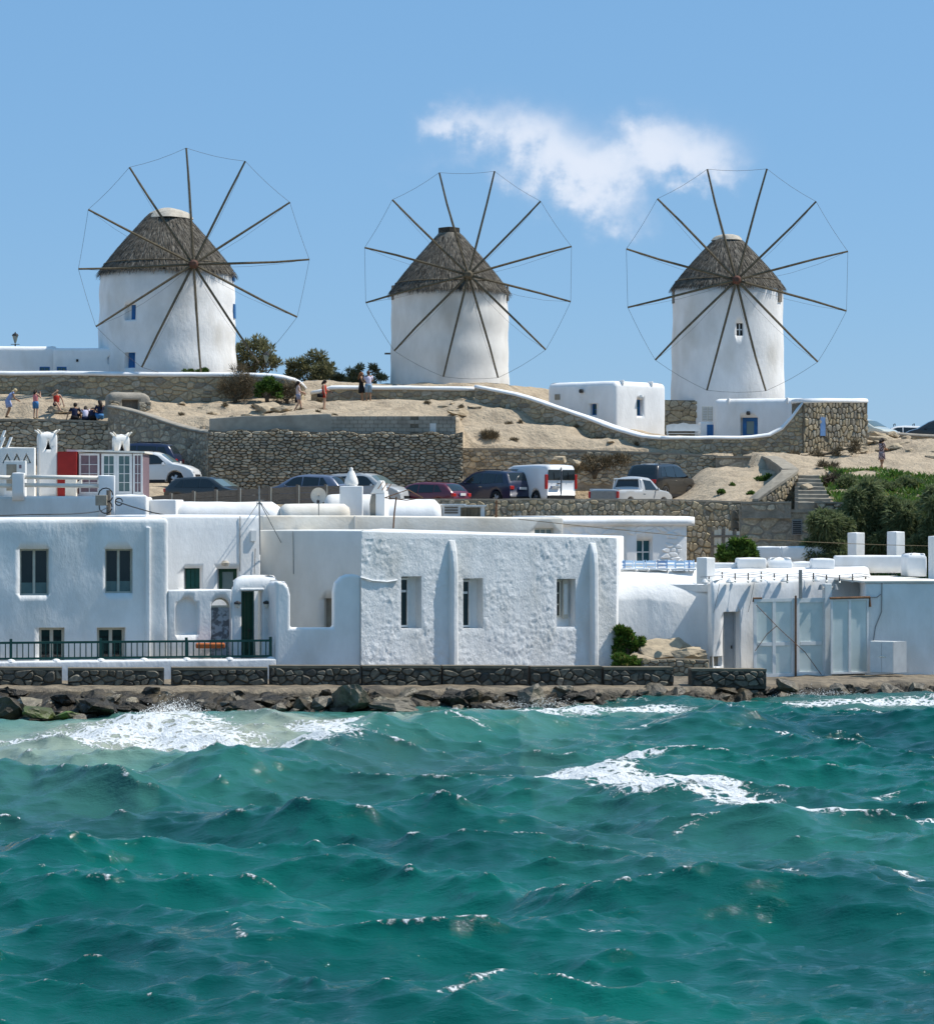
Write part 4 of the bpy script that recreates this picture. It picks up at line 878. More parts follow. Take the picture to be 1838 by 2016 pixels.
# little stone hut with a timber hatch on the left slope
fr = Frame((XW(214, 135.4), 135.4), (XW(297, 136), 136)); t = house('stone_hut', 'small stone hut with rounded grey roof and wooden hatch on the slope', 'hut', fr.p(fr.L / 2, 0, 11))
hb_ = soft_block(fp(fr, 1.6), 10.6, lambda X, Y: ZW(772, 135.6) - .35 * max(0, (X - XW(275, 135.6)) / .8) ** 2, .3, .25, .25, .05).build('roof', 'render_grey', t, smooth=True)
ua, zb = fr.uz(240, 787); ub, za = fr.uz(272, 806); cut(hb_, MB().fbox(fr, ua, ub, -.35, .4, za, zb)); plank_door(t, fr, ua, ub, za, zb, .3, 'wood_grey', name='hatch', n=4, handle=False)
pth = WallPath([(*fr.p(q, .03, 0).xy, ZW(788, 135.6), 10.7) for q in (0, ua - .05)], False); add_stones(t, pth, .3, .18, 'stone_grey', 41)
pth = WallPath([(*fr.p(q, .03, 0).xy, ZW(788, 135.6), 10.7) for q in (ub + .05, fr.L)], False); add_stones(t, pth, .3, .18, 'stone_grey', 42)

# ---------------------------------------------------------------- lanterns
def lantern(label, x, ybase, ytop, d):
    zb, zt = ZW(ybase, d), ZW(ytop, d); X = XW(x, d); t = thing('street_lamp', label, 'lamp', (X, d, zb - 2))
    MB().tube([(X, d, zb - 2), (X, d, zb), (X, d, zt - .62)], [.05, .045, .03], 8).build('post', 'metal_dark', t)
    MB().lathe([(.05, 0), (.16, .4), (.17, .42)], 6, (X, d, zt - .6)).build('lantern_glass', 'glass_pale', t)
    MB().lathe([(.2, 0), (.15, .1), (.05, .15), (.02, .22)], 6, (X, d, zt - .17)).build('lantern_roof', 'metal_dark', t)
    MB().tube([(X - .25, d, zt - .66), (X + .25, d, zt - .66)], .018, 5).build('ladder_bar', 'metal_dark', t)
lantern('dark street lantern standing behind the white annex at the left edge', 30, 682, 655, 149)
lantern('street lantern among the trees right of the leftmost windmill', 524, 730, 693, 150)
def plate_text(parent, body, loc):
    cu_ = bpy.data.curves.new('lettering', 'FONT'); cu_.body = body; cu_.size = .12; cu_.align_x = 'CENTER'; tmp = bpy.data.objects.new('lettering', cu_); COL.objects.link(tmp)
    bpy.context.view_layer.update(); me = bpy.data.meshes.new_from_object(tmp.evaluated_get(bpy.context.evaluated_depsgraph_get())); bpy.data.objects.remove(tmp); bpy.data.curves.remove(cu_)
    me.materials.clear(); me.materials.append(MATS['car_trim']); to = bpy.data.objects.new('lettering', me); COL.objects.link(to); to.parent = parent; to.location = loc; to.rotation_euler = (R(90), 0, R(-90))
# ---------------------------------------------------------------- cars
SPEC = {
 'hatch': dict(L=4.05, w=.87, belt=.95, top=[(-2.03, .42), (-2.02, .80), (-1.93, .98), (-1.62, 1.30), (-1.42, 1.42), (-1.0, 1.47), (-.2, 1.50), (.25, 1.46), (.55, 1.36), (1.18, .99), (1.65, .86), (1.92, .70), (2.02, .52), (2.03, .40)],
     ws=(.56, 1.14), rw=(-1.88, -1.50), side=[[(-1.42, 1.02), (-.98, 1.00), (-.98, 1.36), (-1.12, 1.37)], [(-.94, 1.0), (-.12, .98), (-.12, 1.41), (-.94, 1.37)], [(-.06, .98), (.86, 1.0), (.42, 1.34), (.22, 1.40), (-.06, 1.41)]], axle=1.25, wr=.31, H=1.50),
 'suv': dict(L=4.45, w=.91, belt=1.05, top=[(-2.22, .48), (-2.21, .90), (-2.12, 1.10), (-1.92, 1.45), (-1.78, 1.60), (-1.3, 1.66), (-.2, 1.70), (.3, 1.66), (.62, 1.56), (1.22, 1.13), (1.80, 1.0), (2.08, .85), (2.20, .62), (2.22, .45)],
     ws=(.62, 1.18), rw=(-2.08, -1.83), side=[[(-1.80, 1.12), (-1.28, 1.10), (-1.28, 1.52), (-1.62, 1.52)], [(-1.22, 1.1), (-.28, 1.08), (-.28, 1.58), (-1.22, 1.54)], [(-.21, 1.08), (.88, 1.12), (.46, 1.50), (.25, 1.57), (-.21, 1.58)]], axle=1.33, wr=.36, H=1.70),
 'van': dict(L=4.75, w=.95, belt=1.05, top=[(-2.37, .45), (-2.36, 1.0), (-2.34, 1.80), (-2.2, 1.88), (-1.0, 1.92), (.4, 1.90), (.8, 1.78), (1.45, 1.12), (2.0, .95), (2.28, .75), (2.36, .5), (2.37, .42)],
     ws=(.84, 1.42), rw=None, side=[[(.0, 1.12), (1.08, 1.12), (.62, 1.62), (.0, 1.66)]], axle=1.55, wr=.34, H=1.92),
 'pickup': dict(L=4.95, w=.86, belt=1.02, top=[(-2.47, .62), (-2.46, 1.0), (-2.44, 1.04), (-.48, 1.05), (-.42, 1.08), (-.30, 1.58), (.0, 1.65), (.45, 1.62), (.62, 1.54), (1.15, 1.08), (1.95, .98), (2.30, .85), (2.45, .6), (2.47, .5)],
     ws=(.64, 1.12), rw=(-.40, -.31), side=[[(-.16, 1.08), (.86, 1.08), (.50, 1.48), (-.16, 1.54)]], axle=1.48, wr=.34, H=1.66)}
def make_car(kind, paint, label, loc, rz, H):
    s = SPEC[kind]; t = thing('pickup_truck' if kind == 'pickup' else 'delivery_van' if kind == 'van' else 'parked_car', label, 'pickup' if kind == 'pickup' else 'van' if kind == 'van' else 'car', loc, 'vehicles parked on the hill', rz)
    k = H / s['H']; w = s['w']; L = s['L']; belt = s['belt'] * k; TOP = [(x, z * k) for x, z in s['top']]; Hh = max(z for _, z in TOP)
    zt = lambda x: interp(TOP, x)
    def zb(x):
        z = .24
        for a in (-s['axle'], s['axle']):
            q = (s['wr'] + .06) ** 2 - (x - a) ** 2
            if q > 0: z = max(z, s['wr'] + math.sqrt(q) * 1.0)
        return z
    def hw(x, z):
        q = max(0, (abs(x) - L * .34) / (L * .16)); r = w * (1 - .13 * q * q)
        tum = .05 if kind == 'van' else .2
        if z > belt: r -= tum * (z - belt) / (Hh - belt) + .04 * max(0, (z - belt) / (Hh - belt)) ** 4
        else: r -= .05 * ((belt - z) / belt) ** 2
        return r
    xs = sorted(set([-L / 2 + L * i / 46 for i in range(47)] + [x for x, z in TOP])); FR = [0, .12, .3, .5, .68, .82, .93, 1]; rings = []
    for x in xs:
        x = max(TOP[0][0], min(TOP[-1][0], x)); b, a = min(zb(x), zt(x) - .08), zt(x); ring = []
        for f in FR: z = lerp(b, a, f); ring.append((x, hw(x, z) * (1 if f < 1 else .97), z))
        for yf in (.7, .35, 0, -.35, -.7): ring.append((x, hw(x, a) * yf, a + .045 * (1 - yf * yf) * (1 if a > belt * .7 else .4)))
        for f in FR[::-1]: z = lerp(b, a, f); ring.append((x, -hw(x, z) * (1 if f < 1 else .97), z))
        rings.append(ring)
    B = lambda mb, nm, m, par=None, **q: mb.build(nm, m, par or t, local=True, **q)
    body = B(MB().loft(rings), 'body', paint, smooth=True)
    def patch(x0, x1, y0, y1, nx=4, ny=6, lift=.012):
        vs = []
        for i in range(nx + 1):
            x = lerp(x0, x1, i / nx); a = zt(x)
            for j in range(ny + 1): yf = lerp(y0, y1, j / ny); vs.append((x, hw(x, a) * yf, a + .045 * (1 - yf * yf) + lift))
        return MB().add(vs, [(i * (ny + 1) + j, i * (ny + 1) + j + 1, (i + 1) * (ny + 1) + j + 1, (i + 1) * (ny + 1) + j) for i in range(nx) for j in range(ny)])
    tintg = 'car_glass'
    B(patch(*s['ws'], -.88, .88), 'windscreen', 'car_glass_light', smooth=True)
    if s['rw']: B(patch(*s['rw'], -.8, .8), 'rear_window', tintg, smooth=True)
    for sd in (-1, 1):
        for po in s['side']:
            pz = [(x, z * k) for x, z in po]; c = (sum(p[0] for p in pz) / len(pz), sum(p[1] for p in pz) / len(pz)); vs = [(x, sd * (hw(x, z) + .012), z) for x, z in pz]; f = tuple(range(len(vs)))
            B(MB().add(vs, [f if sd < 0 else f[::-1]]), 'side_window', tintg)
        B(MB().tube([(s['side'][-1][1][0] - .12, sd * (w - .02), belt + .02), (s['side'][-1][1][0] - .08, sd * (w + .16), belt + .08)], [.03, .07], 6), 'mirror', paint if kind != 'van' else 'car_trim')
        B(MB().box((-.35, sd * (w + .0) - .02, belt - .14), (-.15, sd * (w + .0) + .02, belt - .11)), 'door_handle', 'chrome' if kind == 'suv' else paint)
        B(MB().box((-s['axle'] + s['wr'] + .12, sd * (w - .045) - .03, .2), (s['axle'] - s['wr'] - .12, sd * (w - .045) + .03, .34)), 'sill_trim', 'car_trim')
        if kind in ('suv',): B(MB().tube([(-1.5, sd * .62, Hh - .02), (-1.35, sd * .62, Hh + .05), (.1, sd * .62, Hh + .06), (.25, sd * .62, Hh)], .02, 5), 'roof_rail', 'car_trim')
        xr = -L / 2
        if kind == 'van': B(MB().box((xr - .02, sd * .86 - .07, .75), (xr + .1, sd * .86 + .07, 1.45)), 'tail_lamp', 'lamp_red', bevel=.03)
        elif kind == 'pickup': B(MB().box((xr - .02, sd * .75 - .06, .68), (xr + .08, sd * .75 + .06, .98)), 'tail_lamp', 'lamp_red', bevel=.02)
        else: B(MB().box((xr - .02, sd * .66 - .13, .78 * k), (xr + .2, sd * .66 + .13, .96 * k)), 'tail_lamp', 'lamp_red', bevel=.03)
        B(MB().box((L / 2 - .35, sd * .62 - .14, .62 * k), (L / 2 - .04, sd * .62 + .14, .76 * k)), 'headlamp', 'lamp_clear', bevel=.04)
        for a in (-s['axle'], s['axle']):
            mb = MB(); pr = [(s['wr'] * .62, -.1), (s['wr'] * .95, -.1), (s['wr'], -.07), (s['wr'], .07), (s['wr'] * .95, .1), (s['wr'] * .62, .1)]; seg = 20
            for r_, yq in pr:
                for q in range(seg): an = 2 * math.pi * q / seg; mb.v.append((a + r_ * math.cos(an), sd * (w - .10) + yq, s['wr'] + r_ * math.sin(an)))
            for i in range(len(pr) - 1):
                for q in range(seg): mb.f.append((i * seg + q, i * seg + (q + 1) % seg, (i + 1) * seg + (q + 1) % seg, (i + 1) * seg + q))
            wh = B(mb, 'wheel', 'tyre', smooth=True); rm = MB(); yo = sd * (w - .10 + .07); n = 10
            for q in range(5):
                a0 = 2 * math.pi * q / 5
                rm.add([(a + .05 * math.cos(a0 + 1.2), yo + sd * .02, s['wr'] + .05 * math.sin(a0 + 1.2)), (a + .05 * math.cos(a0 - 1.2), yo + sd * .02, s['wr'] + .05 * math.sin(a0 - 1.2)), (a + s['wr'] * .64 * math.cos(a0 - .3), yo, s['wr'] + s['wr'] * .64 * math.sin(a0 - .3)), (a + s['wr'] * .64 * math.cos(a0 + .3), yo, s['wr'] + s['wr'] * .64 * math.sin(a0 + .3))], [(0, 1, 2, 3)])
            B(rm, 'rim', 'rim_metal', wh)
            B(MB().add([(a + s['wr'] * .63 * math.cos(q * .314), sd * (w - .10 + .03), s['wr'] + s['wr'] * .63 * math.sin(q * .314)) for q in range(20)], [tuple(range(20))]), 'brake_disc', 'metal_dark', wh)
    # bumpers and plates
    B(MB().box((-L / 2 - .03, -w * .86, .28), (-L / 2 + .12, w * .86, .46)), 'rear_bumper', paint if kind == 'hatch' else 'car_trim' if kind != 'pickup' else 'chrome', bevel=.03)
    B(MB().box((L / 2 - .12, -w * .84, .26), (L / 2 + .03, w * .84, .42)), 'front_bumper', paint if kind in ('hatch', 'pickup') else 'car_trim', bevel=.03)
    B(MB().box((L / 2 - .05, -.45, .5), (L / 2 + .012, .45, .6)), 'grille', 'car_trim')
    zp = .78 if kind != 'pickup' else .5; y0 = -.26 if kind != 'van' else .12
    pl = B(MB().box((-L / 2 - .045, y0, zp), (-L / 2 - .012, y0 + .52, zp + .12)), 'number_plate', 'plate_white')
    B(MB().box((-L / 2 - .047, y0 + .47, zp), (-L / 2 - .010, y0 + .522, zp + .121)), 'plate_band', 'plate_blue', pl)
    if kind == 'van':
        plate_text(pl, 'EMT-1055', (-L / 2 - .049, y0 + .24, zp + .02))
        for y_ in (-.78, .06):
            B(MB().box((-L / 2 - .03, y_, 1.18), (-L / 2 + .02, y_ + .72, 1.68)), 'rear_window', 'car_glass', bevel=.03)
            wi = MB().tube([(-L / 2 - .04, y_ + .36, 1.2), (-L / 2 - .05, y_ + .42, 1.55)], .012, 4); B(wi, 'wiper', 'car_trim')
        B(MB().box((-L / 2 - .022, -.012, .5), (-L / 2 + .02, .012, 1.8)), 'door_gap', 'car_trim')
        B(MB().box((-L / 2 - .05, .1, 1.0), (-L / 2, .26, 1.04)), 'door_handle', 'car_trim')
    if kind == 'pickup':
        B(MB().box((-2.38, -w + .14, 1.03), (-.56, w - .14, 1.064)), 'load_bed', 'bed_grey')
        B(MB().box((-L / 2 - .018, -.66, .64), (-L / 2 + .02, .66, 1.0)), 'tailgate', 'bed_grey', bevel=.01)
        for sd in (-1, 1):
            B(MB().tube([(-2.4, sd * (w - .09), 1.08), (-.5, sd * (w - .09), 1.09)], .022, 5), 'bed_rail', 'chrome')
        B(MB().tube([(-.48, -w + .14, 1.05), (-.46, -w + .2, 1.58), (-.46, w - .2, 1.58), (-.48, w - .14, 1.05)], .028, 6), 'roll_bar', 'car_white')
    if 'roof bars' in label:
        for x in (-.75, .35): B(MB().tube([(x, -.6, Hh + .0), (x, -.58, Hh + .12), (x, .58, Hh + .12), (x, .6, Hh)], .022, 5), 'roof_bar', 'car_trim')
    return t
for c in CARS:
    make_car(c[0], c[1], c[7], (XW(c[2], c[4]), c[4], ZW(c[3], c[4]) - c[6] - .03), R(c[5]), c[6])

# ---------------------------------------------------------------- curving board fence at the edge of the car park
FP = [(284, 116.4, 978), (335, 116.2, 973), (380, 116, 969), (424, 115.9, 966), (470, 115.8, 963), (530, 115.7, 960), (585, 115.6, 957), (640, 115.6, 956), (692, 115.6, 955)]
t = thing('board_fence', 'curving grey wooden board fence along the car park edge', 'fence', W(480, 1010, 115.8))
for (x0, d0, y0), (x1, d1, y1) in zip(FP, FP[1:]):
    fr = Frame((XW(x0, d0), d0), (XW(x1, d1), d1)); za, zb_ = ZW(y0, d0), ZW(y1, d1)
    for k in range(4):
        h = .27; a, b = za - .02 - k * .285, zb_ - .02 - k * .285
        MB().fpoly(fr, [(.03, a - h), (fr.L - .03, b - h), (fr.L - .03, b), (.03, a)], -.015, .012).build('board', 'wood_grey', t)
for x, d, y in FP:
    p = W(x, y, d); MB().box((p.x - .05, p.y - .09, p.z - 1.5), (p.x + .05, p.y - .02, p.z + .07)).build('post', 'wood_grey', t); MB().box((p.x + .06, p.y - .08, p.z - 1.5), (p.x + .11, p.y - .03, p.z + .04)).build('post', 'cream_frame', t)
# ---------------------------------------------------------------- quay-side houses, left to right
def arch(u0, u1, z0, z1, n=10):
    r = (u1 - u0) / 2; c = (u0 + u1) / 2; return [(u0, z0), (u1, z0)] + [(c + r * math.cos(math.pi * k / n), z1 - r + r * math.sin(math.pi * k / n)) for k in range(n + 1)]
def opening(ob, f, x0, x1, y0, y1, dep):
    ua, zb = f.uz(x0, y0); ub, za = f.uz(x1, y1); cut(ob, MB().fbox(f, ua, ub, -dep, .5, za, zb)); return ua, ub, za, zb
def resmooth(o, a): o.data.polygons.foreach_set('use_smooth', [p.area < a for p in o.data.polygons])
# left house
FA = Frame((XW(-30, 90.3), 90.3), (XW(331, 91.6), 91.6))
t = house('seaside_house', 'two-storey white house at the left behind the green railing', loc=FA.p(FA.L / 2, -3, 1.2))
wb = soft_block(fp(FA, 6), 1.0, 6.34, .2, .15, .22, .035, .7, 4).build('wall', 'whitewash', t, smooth=True)
for (x0, x1, y0, y1, dep) in ((39, 96, 1081, 1172, .38), (207, 261, 1081, 1168, .38)):
    ua, ub, za, zb = opening(wb, FA, x0, x1, y0, y1, dep); w_ = window(t, FA, ua, ub, za, zb, dep - .02, 2, 1, 'cream_frame', ['glass_dark', 'glass_dark'], .09, .06); [MB().fbox(FA, lerp(ua, ub, q0) , lerp(ua, ub, q1), -dep + .033, -dep + .036, za + .07, lerp(za, zb, .27)).build('sill_reflection', 'teal_curtain_and_reflection', w_) for q0, q1 in ((.06, .45), (.55, .93))]  # pale strips on the lower panes paint in the sill's reflection
for (x0, x1) in ((77, 127), (191, 246)):
    ua, ub, za, zb = opening(wb, FA, x0, x1, 1236, 1303, .35); window(t, FA, ua, ub, za, zb, .33, 2, 1, 'cream_frame', 'glass_dark', .12, .09, name='terrace_door')
resmooth(wb, .15)
MB().fbox(FA, FA.u(286), FA.u(295.5), -.05, .17, 1.2, ZW(1037, 91.3)).build('pilaster', 'whitewash', t, bevel=.05, seg=3)
# garden wall with arches and porch
FC = Frame((XW(331.5, 91.62), 91.62), (XW(548, 92.9), 92.9))
t = thing('garden_wall', 'white garden wall with arched niche and arched gate beside the left house', 'wall', FC.p(2, -.2, 1.2))
wb = soft_block(fp(FC, .4, 0, FC.u(456)), 1.0, ZW(1161, 92), .06, .03, .2, .02).build('wall', 'whitewash', t, smooth=True)
ua, zb = FC.uz(345, 1178); ub, za = FC.uz(388, 1250); cut(wb, MB().fpoly(FC, arch(ua, ub, za, zb), -.13, .4))
ua, zb = FC.uz(415, 1177); ub, za = FC.uz(454.5, 1320); cut(wb, MB().fpoly(FC, arch(ua, ub, za, zb), -.8, .4)); resmooth(wb, .12)
mat('door_flaked', (.34, .38, .41), (.12, .13, .14), 5, .7, lo=.45, hi=.55)
g_ = MB().fbox(FC, ua, ub, -.32, -.27, za, ZW(1196, 92.3)).build('gate_panel', 'door_flaked', t); MB().fbox(FC, ua, ub, -.33, -.24, ZW(1196, 92.3), ZW(1194, 92.3) + .03).build('transom', 'cream_frame', t)
MB().tube([FC.p(u, -.26, z) for u, z in arch(ua + .03, ub - .03, ZW(1194, 92.3), zb - .03)[2:]], .04, 6).build('arch_frame', 'cream_frame', t)
t = thing('porch', 'white rounded porch with open dark green door at the end of the railing', 'porch', FC.p(4, -.3, 1.2))
ua, zt_ = FC.uz(455, 1133); ub, _ = FC.uz(549, 1133)
wb = soft_block(fp(FC, .6, ua, ub), 1.0, lambda X, Y: ZW(1133, 92.6) - .55 * max(0, (XW(482, 92.5) - X) / .5) ** 1.5 * .6, .35, .12, .2, .02).build('wall', 'whitewash', t, smooth=True)
da, db, dz0, dz1 = opening(wb, FC, 475, 516, 1164, 1300, 1.2); resmooth(wb, .12)
pd = plank_door(t, FC, da, lerp(da, db, .72), dz0, dz1, .42, 'green_door', 'green_paint', n=3)
MB().fbox(FC, lerp(da, db, .76), db - .02, -1.6, -1.45, ZW(1210, 93), ZW(1178, 93)).build('letter_board', 'teal_paint', t)
MB().fbox(FC, da - .06, db + .05, -.02, .1, dz1 + .02, dz1 + .1).build('lintel', 'whitewash', t, bevel=.03)
for x in (466, 523):
    c = FC.p(FC.u(x), .12, ZW(1188, 92.6)); l_ = MB().lathe([(.02, .1), (.12, .05), (.13, 0), (.1, -.02)], 10, c).build('wall_lamp', 'metal_dark', t); MB().lathe([(.0, -.16), (.06, -.14), (.08, -.05), (.07, -.01)], 10, c).build('lamp_globe', 'bulb', l_)
# front wall between porch and rough house
FD = Frame((XW(543, 90.9), 90.9), (XW(711, 91.6), 91.6))
ol = [FD.uz(x, y) for x, y in [(543, 1350), (711, 1350), (711, 1134), (698, 1131), (685, 1131), (672, 1136), (661, 1148), (657, 1165), (657, 1236), (571.5, 1236), (571.5, 1172), (568, 1157), (559, 1147), (543, 1144)]]
t = thing('front_wall', 'low white front wall with rounded shoulders between porch and rough plaster house', 'wall', FD.p(1.5, -.2, .6))
MB().fpoly(FD, ol, -.5, 0).build('wall', 'whitewash', t, bevel=.09, seg=3)
soft_block([tuple(FD.p(.02, -.5, 0).xy), tuple(FD.p(FD.u(571.5), -.5, 0).xy), tuple(FD.p(FD.u(571.5), -2.2, 0).xy), tuple(FD.p(.02, -2.2, 0).xy)], 1, ZW(1146, 91), .2, .08, .3).build('porch_roof', 'whitewash', t, smooth=True)
# rough plaster house
FE = Frame((XW(710, 91.45), 91.45), (XW(1212, 97.0), 97.0))
t = house('plaster_house', 'white house with very rough plaster, three narrow windows and two buttress ribs', loc=FE.p(FE.L / 2, -3, .4))
zl, zr = ZW(1044, 91.45), ZW(1057, 97.0); x0_, x1_ = FE.A.x, FE.p(FE.L, 0, 0).x
eB = FE.p(FE.L, 0, 0); bb = soft_block([(FE.A.x, FE.A.y), (eB.x, eB.y), (eB.x + .6, eB.y + 5), (FE.A.x + .3, eB.y + 5)], .3, lambda X, Y: lerp(zl, zr, min(1, max(0, (X - x0_) / (x1_ - x0_)))), .07, .06, .5, .02, .8, 3)
# back and sides come from the block, the sea front is a finely modelled plaster skin
wb = bb.build('wall', 'whitewash_rough', t, smooth=True)
hs = []
for (a, b, c, d) in ((789, 829, 1135, 1237), (911, 950, 1139, 1237), (1095, 1132, 1140, 1234)): hs.append(opening(wb, FE, a, b, c, d, .46))
resmooth(wb, .3)
def skin():
    du, dz = .045, .05; us = [q * du for q in range(int(FE.L / du) + 1)]; vs = []; n = len(us); ed = sorted([h[i] for h in hs for i in (0, 1)])
    for h in hs:
        for i in (0, 1):
            k = min(range(n), key=lambda q: abs(us[q] - h[i])); us[k] = h[i]
    m = int(5.35 / dz); zz = [.3 + q * dz for q in range(m + 1)]
    for h in hs:
        for i in (2, 3):
            k = min(range(len(zz)), key=lambda q: abs(zz[q] - h[i])); zz[k] = h[i]
    keep = {}
    for j, z0 in enumerate(zz):
        for i, u in enumerate(us):
            top = lerp(zl, zr, u / FE.L) - .05; z = min(z0, top); p = FE.p(u, 0, z)
            a = fbm((u * 4.5, z * 3.6, 1.7), 6); b = fbm((u * 15, z * 9, 9.1), 4); c = fbm((u * .7, z * .7, 4), 3); g = sstep(-.15, .35, c + .25 * (1 - z / 5))
            o = .035 + g * (.014 * a + .012 * b) + .010 * b + .007 * a + .018 * c; r = ((u * 7.3 + z * 5.1) % 1)
            for h in hs:                     # die into the window reveals
                e = max(h[0] - u, u - h[1], h[2] - z, z - h[3]);
                if -.01 < e < .12: o = lerp(.02, o, max(0, e) / .12)
            vs.append(FE.p(u, max(o, .012), z))
    fs = []
    for j in range(len(zz) - 1):
        for i in range(n - 1):
            uc, zc = (us[i] + us[i + 1]) / 2, (zz[j] + zz[j + 1]) / 2
            if any(h[0] < uc < h[1] and h[2] < zc < h[3] for h in hs): continue
            if zz[j] > lerp(zl, zr, uc / FE.L): continue
            fs.append((j * n + i, j * n + i + 1, (j + 1) * n + i + 1, (j + 1) * n + i))
    MB().add(vs, fs).build('plaster_front', 'whitewash_rough', t, smooth=True)
skin()
for i, (ua, ub, za, zb) in enumerate(hs):
    if i < 2:
        w = window(t, FE, ua, lerp(ua, ub, .62), za + .04, zb - .06, .40, 1, 1, 'white_frame', ['glass_dark'], .08, .07, zsplit=[.73])
        MB().fbox(FE, lerp(ua, ub, .62), ub, -.45, -.42, za, zb).build('jamb', 'whitewash_clean', w)
    else:
        w = window(t, FE, ua + .05, lerp(ua, ub, .5), za + .35, zb - .06, .40, 1, 3, 'cream_frame', ['glass_dark'], .05, .06)
        MB().fbox(FE, lerp(ua, ub, .56), lerp(ua, ub, .84), -.33, -.28, za + .3, zb - .05).build('shutter', 'cream_frame', w); MB().fbox(FE, lerp(ua, ub, .61), lerp(ua, ub, .79), -.279, -.265, za + .45, zb - .2).build('shutter_panel', 'white_frame', w)
        MB().fbox(FE, ua, ub, -.45, -.43, za, zb).build('jamb', 'whitewash_clean', w)
for x0, x1, yt in ((882, 894.5, 1064), (1159, 1170.5, 1069)):
    ua, zt_ = FE.uz(x0, yt); ub, _ = FE.uz(x1, yt); us = (ub - ua)
    rg = []
    for k in range(15):
        z = lerp(.3, zt_, k / 14); q = .30 * (1 if k < 12 else (1, .93, .72, .25)[k - 11]); w_ = .015 * fbm((ua, z, 1), 3); cu_ = (ua + ub) / 2
        rg.append([FE.p(cu_ - us / 2 + w_, 0, z), FE.p(cu_ - us / 2 + w_, q * .8, z), FE.p(cu_ - us * .25 + w_, q, z), FE.p(cu_ + us * .25 + w_, q, z), FE.p(cu_ + us / 2 + w_, q * .8, z), FE.p(cu_ + us / 2 + w_, 0, z)])
    MB().loft(rg).build('buttress_rib', 'whitewash', t, smooth=False, bevel=.015)
MB().tube([FE.p(FE.u(x), .07, ZW(y, 91.6)) for x, y in ((707, 1136), (730, 1143), (760, 1146), (780, 1143))], .035, 6).build('plaster_ridge', 'whitewash', t)

# ---------------------------------------------------------------- houses behind
FB = Frame((XW(285, 96.4), 96.4), (XW(514, 98.6), 98.6))
t = house('back_house', 'plain white house behind the porch with two small green windows', loc=FB.p(2, -2, 1.2))
wb = soft_block(fp(FB, 4.4), .9, ZW(1014, 97.5), .14, .1, .4, .02).build('wall', CW, t, smooth=True)
ua, ub, za, zb = opening(wb, FB, 362, 397, 1119, 1170, .3); MB().fbox(FB, lerp(ua, ub, .22), ub, -.25, -.2, za, zb).build('shutter', 'green_door', t)
s_ = t.children[-1]
for k in range(3): MB().fbox(FB, lerp(ua, ub, .25 + k * .25), lerp(ua, ub, .46 + k * .25), -.199, -.185, za + .03, zb - .05).build('board', 'green_paint', s_)
ua, ub, za, zb = opening(wb, FB, 427, 470, 1120, 1170, .3); window(t, FB, lerp(ua, ub, .2), ub, za, zb, .25, 1, 1, 'green_door', 'glass_pale', .06, .12); resmooth(wb, .4)
MB().lathe([(0, -.1), (.14, -.08), (.16, .02), (.08, .1), (0, .1)], 12, FB.p(FB.u(441), .12, ZW(1109, 97.8))).build('wall_lamp', 'canvas', t)
cb_ = MB().tube([FB.p(FB.u(472), .03, ZW(1016, 98)), FB.p(FB.u(472), .03, ZW(1125, 98))], .018, 5).tube([FB.p(FB.u(502), .03, ZW(1080, 98)), FB.p(FB.u(500), .03, ZW(1130, 98))], .014, 5).build('cable_conduit', 'metal_grey', t)
MB().fbox(FB, FB.u(492), FB.u(503), 0.01, .1, ZW(1066, 98), ZW(1044, 98)).build('meter_box', 'white_plastic', t, bevel=.01)
FF = Frame((XW(508, 99.3), 99.3), (XW(735, 97.9), 97.9))
t = house('back_house', 'cream house wall in shade with a grey doorway left of the rough plaster house', loc=FF.p(2, -2, 1))
wb = soft_block(fp(FF, 3.5), .6, ZW(1044, 98.6), .06, .05, .5, .015).build('wall', 'whitewash_ivory', t, smooth=True)
ua, ub, za, zb = opening(wb, FF, 638, 672, 1178, 1240, .3); MB().fbox(FF, ua, ub, -.28, -.24, za, zb).build('door', 'cap_stone', t)
MB().tube([FF.p(FF.u(577), .02, ZW(1046, 99)), FF.p(FF.u(578), .02, ZW(1130, 99))], .012, 5).build('cable', 'metal_grey', t)
FG = Frame((XW(516, 101.8), 101.8), (XW(1108, 105.6), 105.6))
t = house('roof_parapet_house', 'long cream plastered roof parapet with rust stains behind the front houses', loc=FG.p(5, -1, 3))
wb = soft_block(fp(FG, 3), 3, lambda X, Y: lerp(ZW(1015, 102), ZW(1019, 105), sstep(-6, 3.5, X)), .07, .05, .5, .02).build('wall', 'whitewash_cream', t, smooth=True)
ua, ub, za, zb = opening(wb, FG, 1052, 1090, 1040, 1062, .25); window(t, FG, ua, ub, za, zb, .22, 3, 1, 'cream_frame', 'glass_pale', .05, .06)
MB().fbox(FG, FG.u(697), FG.u(699), .0, .04, ZW(1044, 103), ZW(1016, 103)).build('joint', 'whitewash_worn', t)
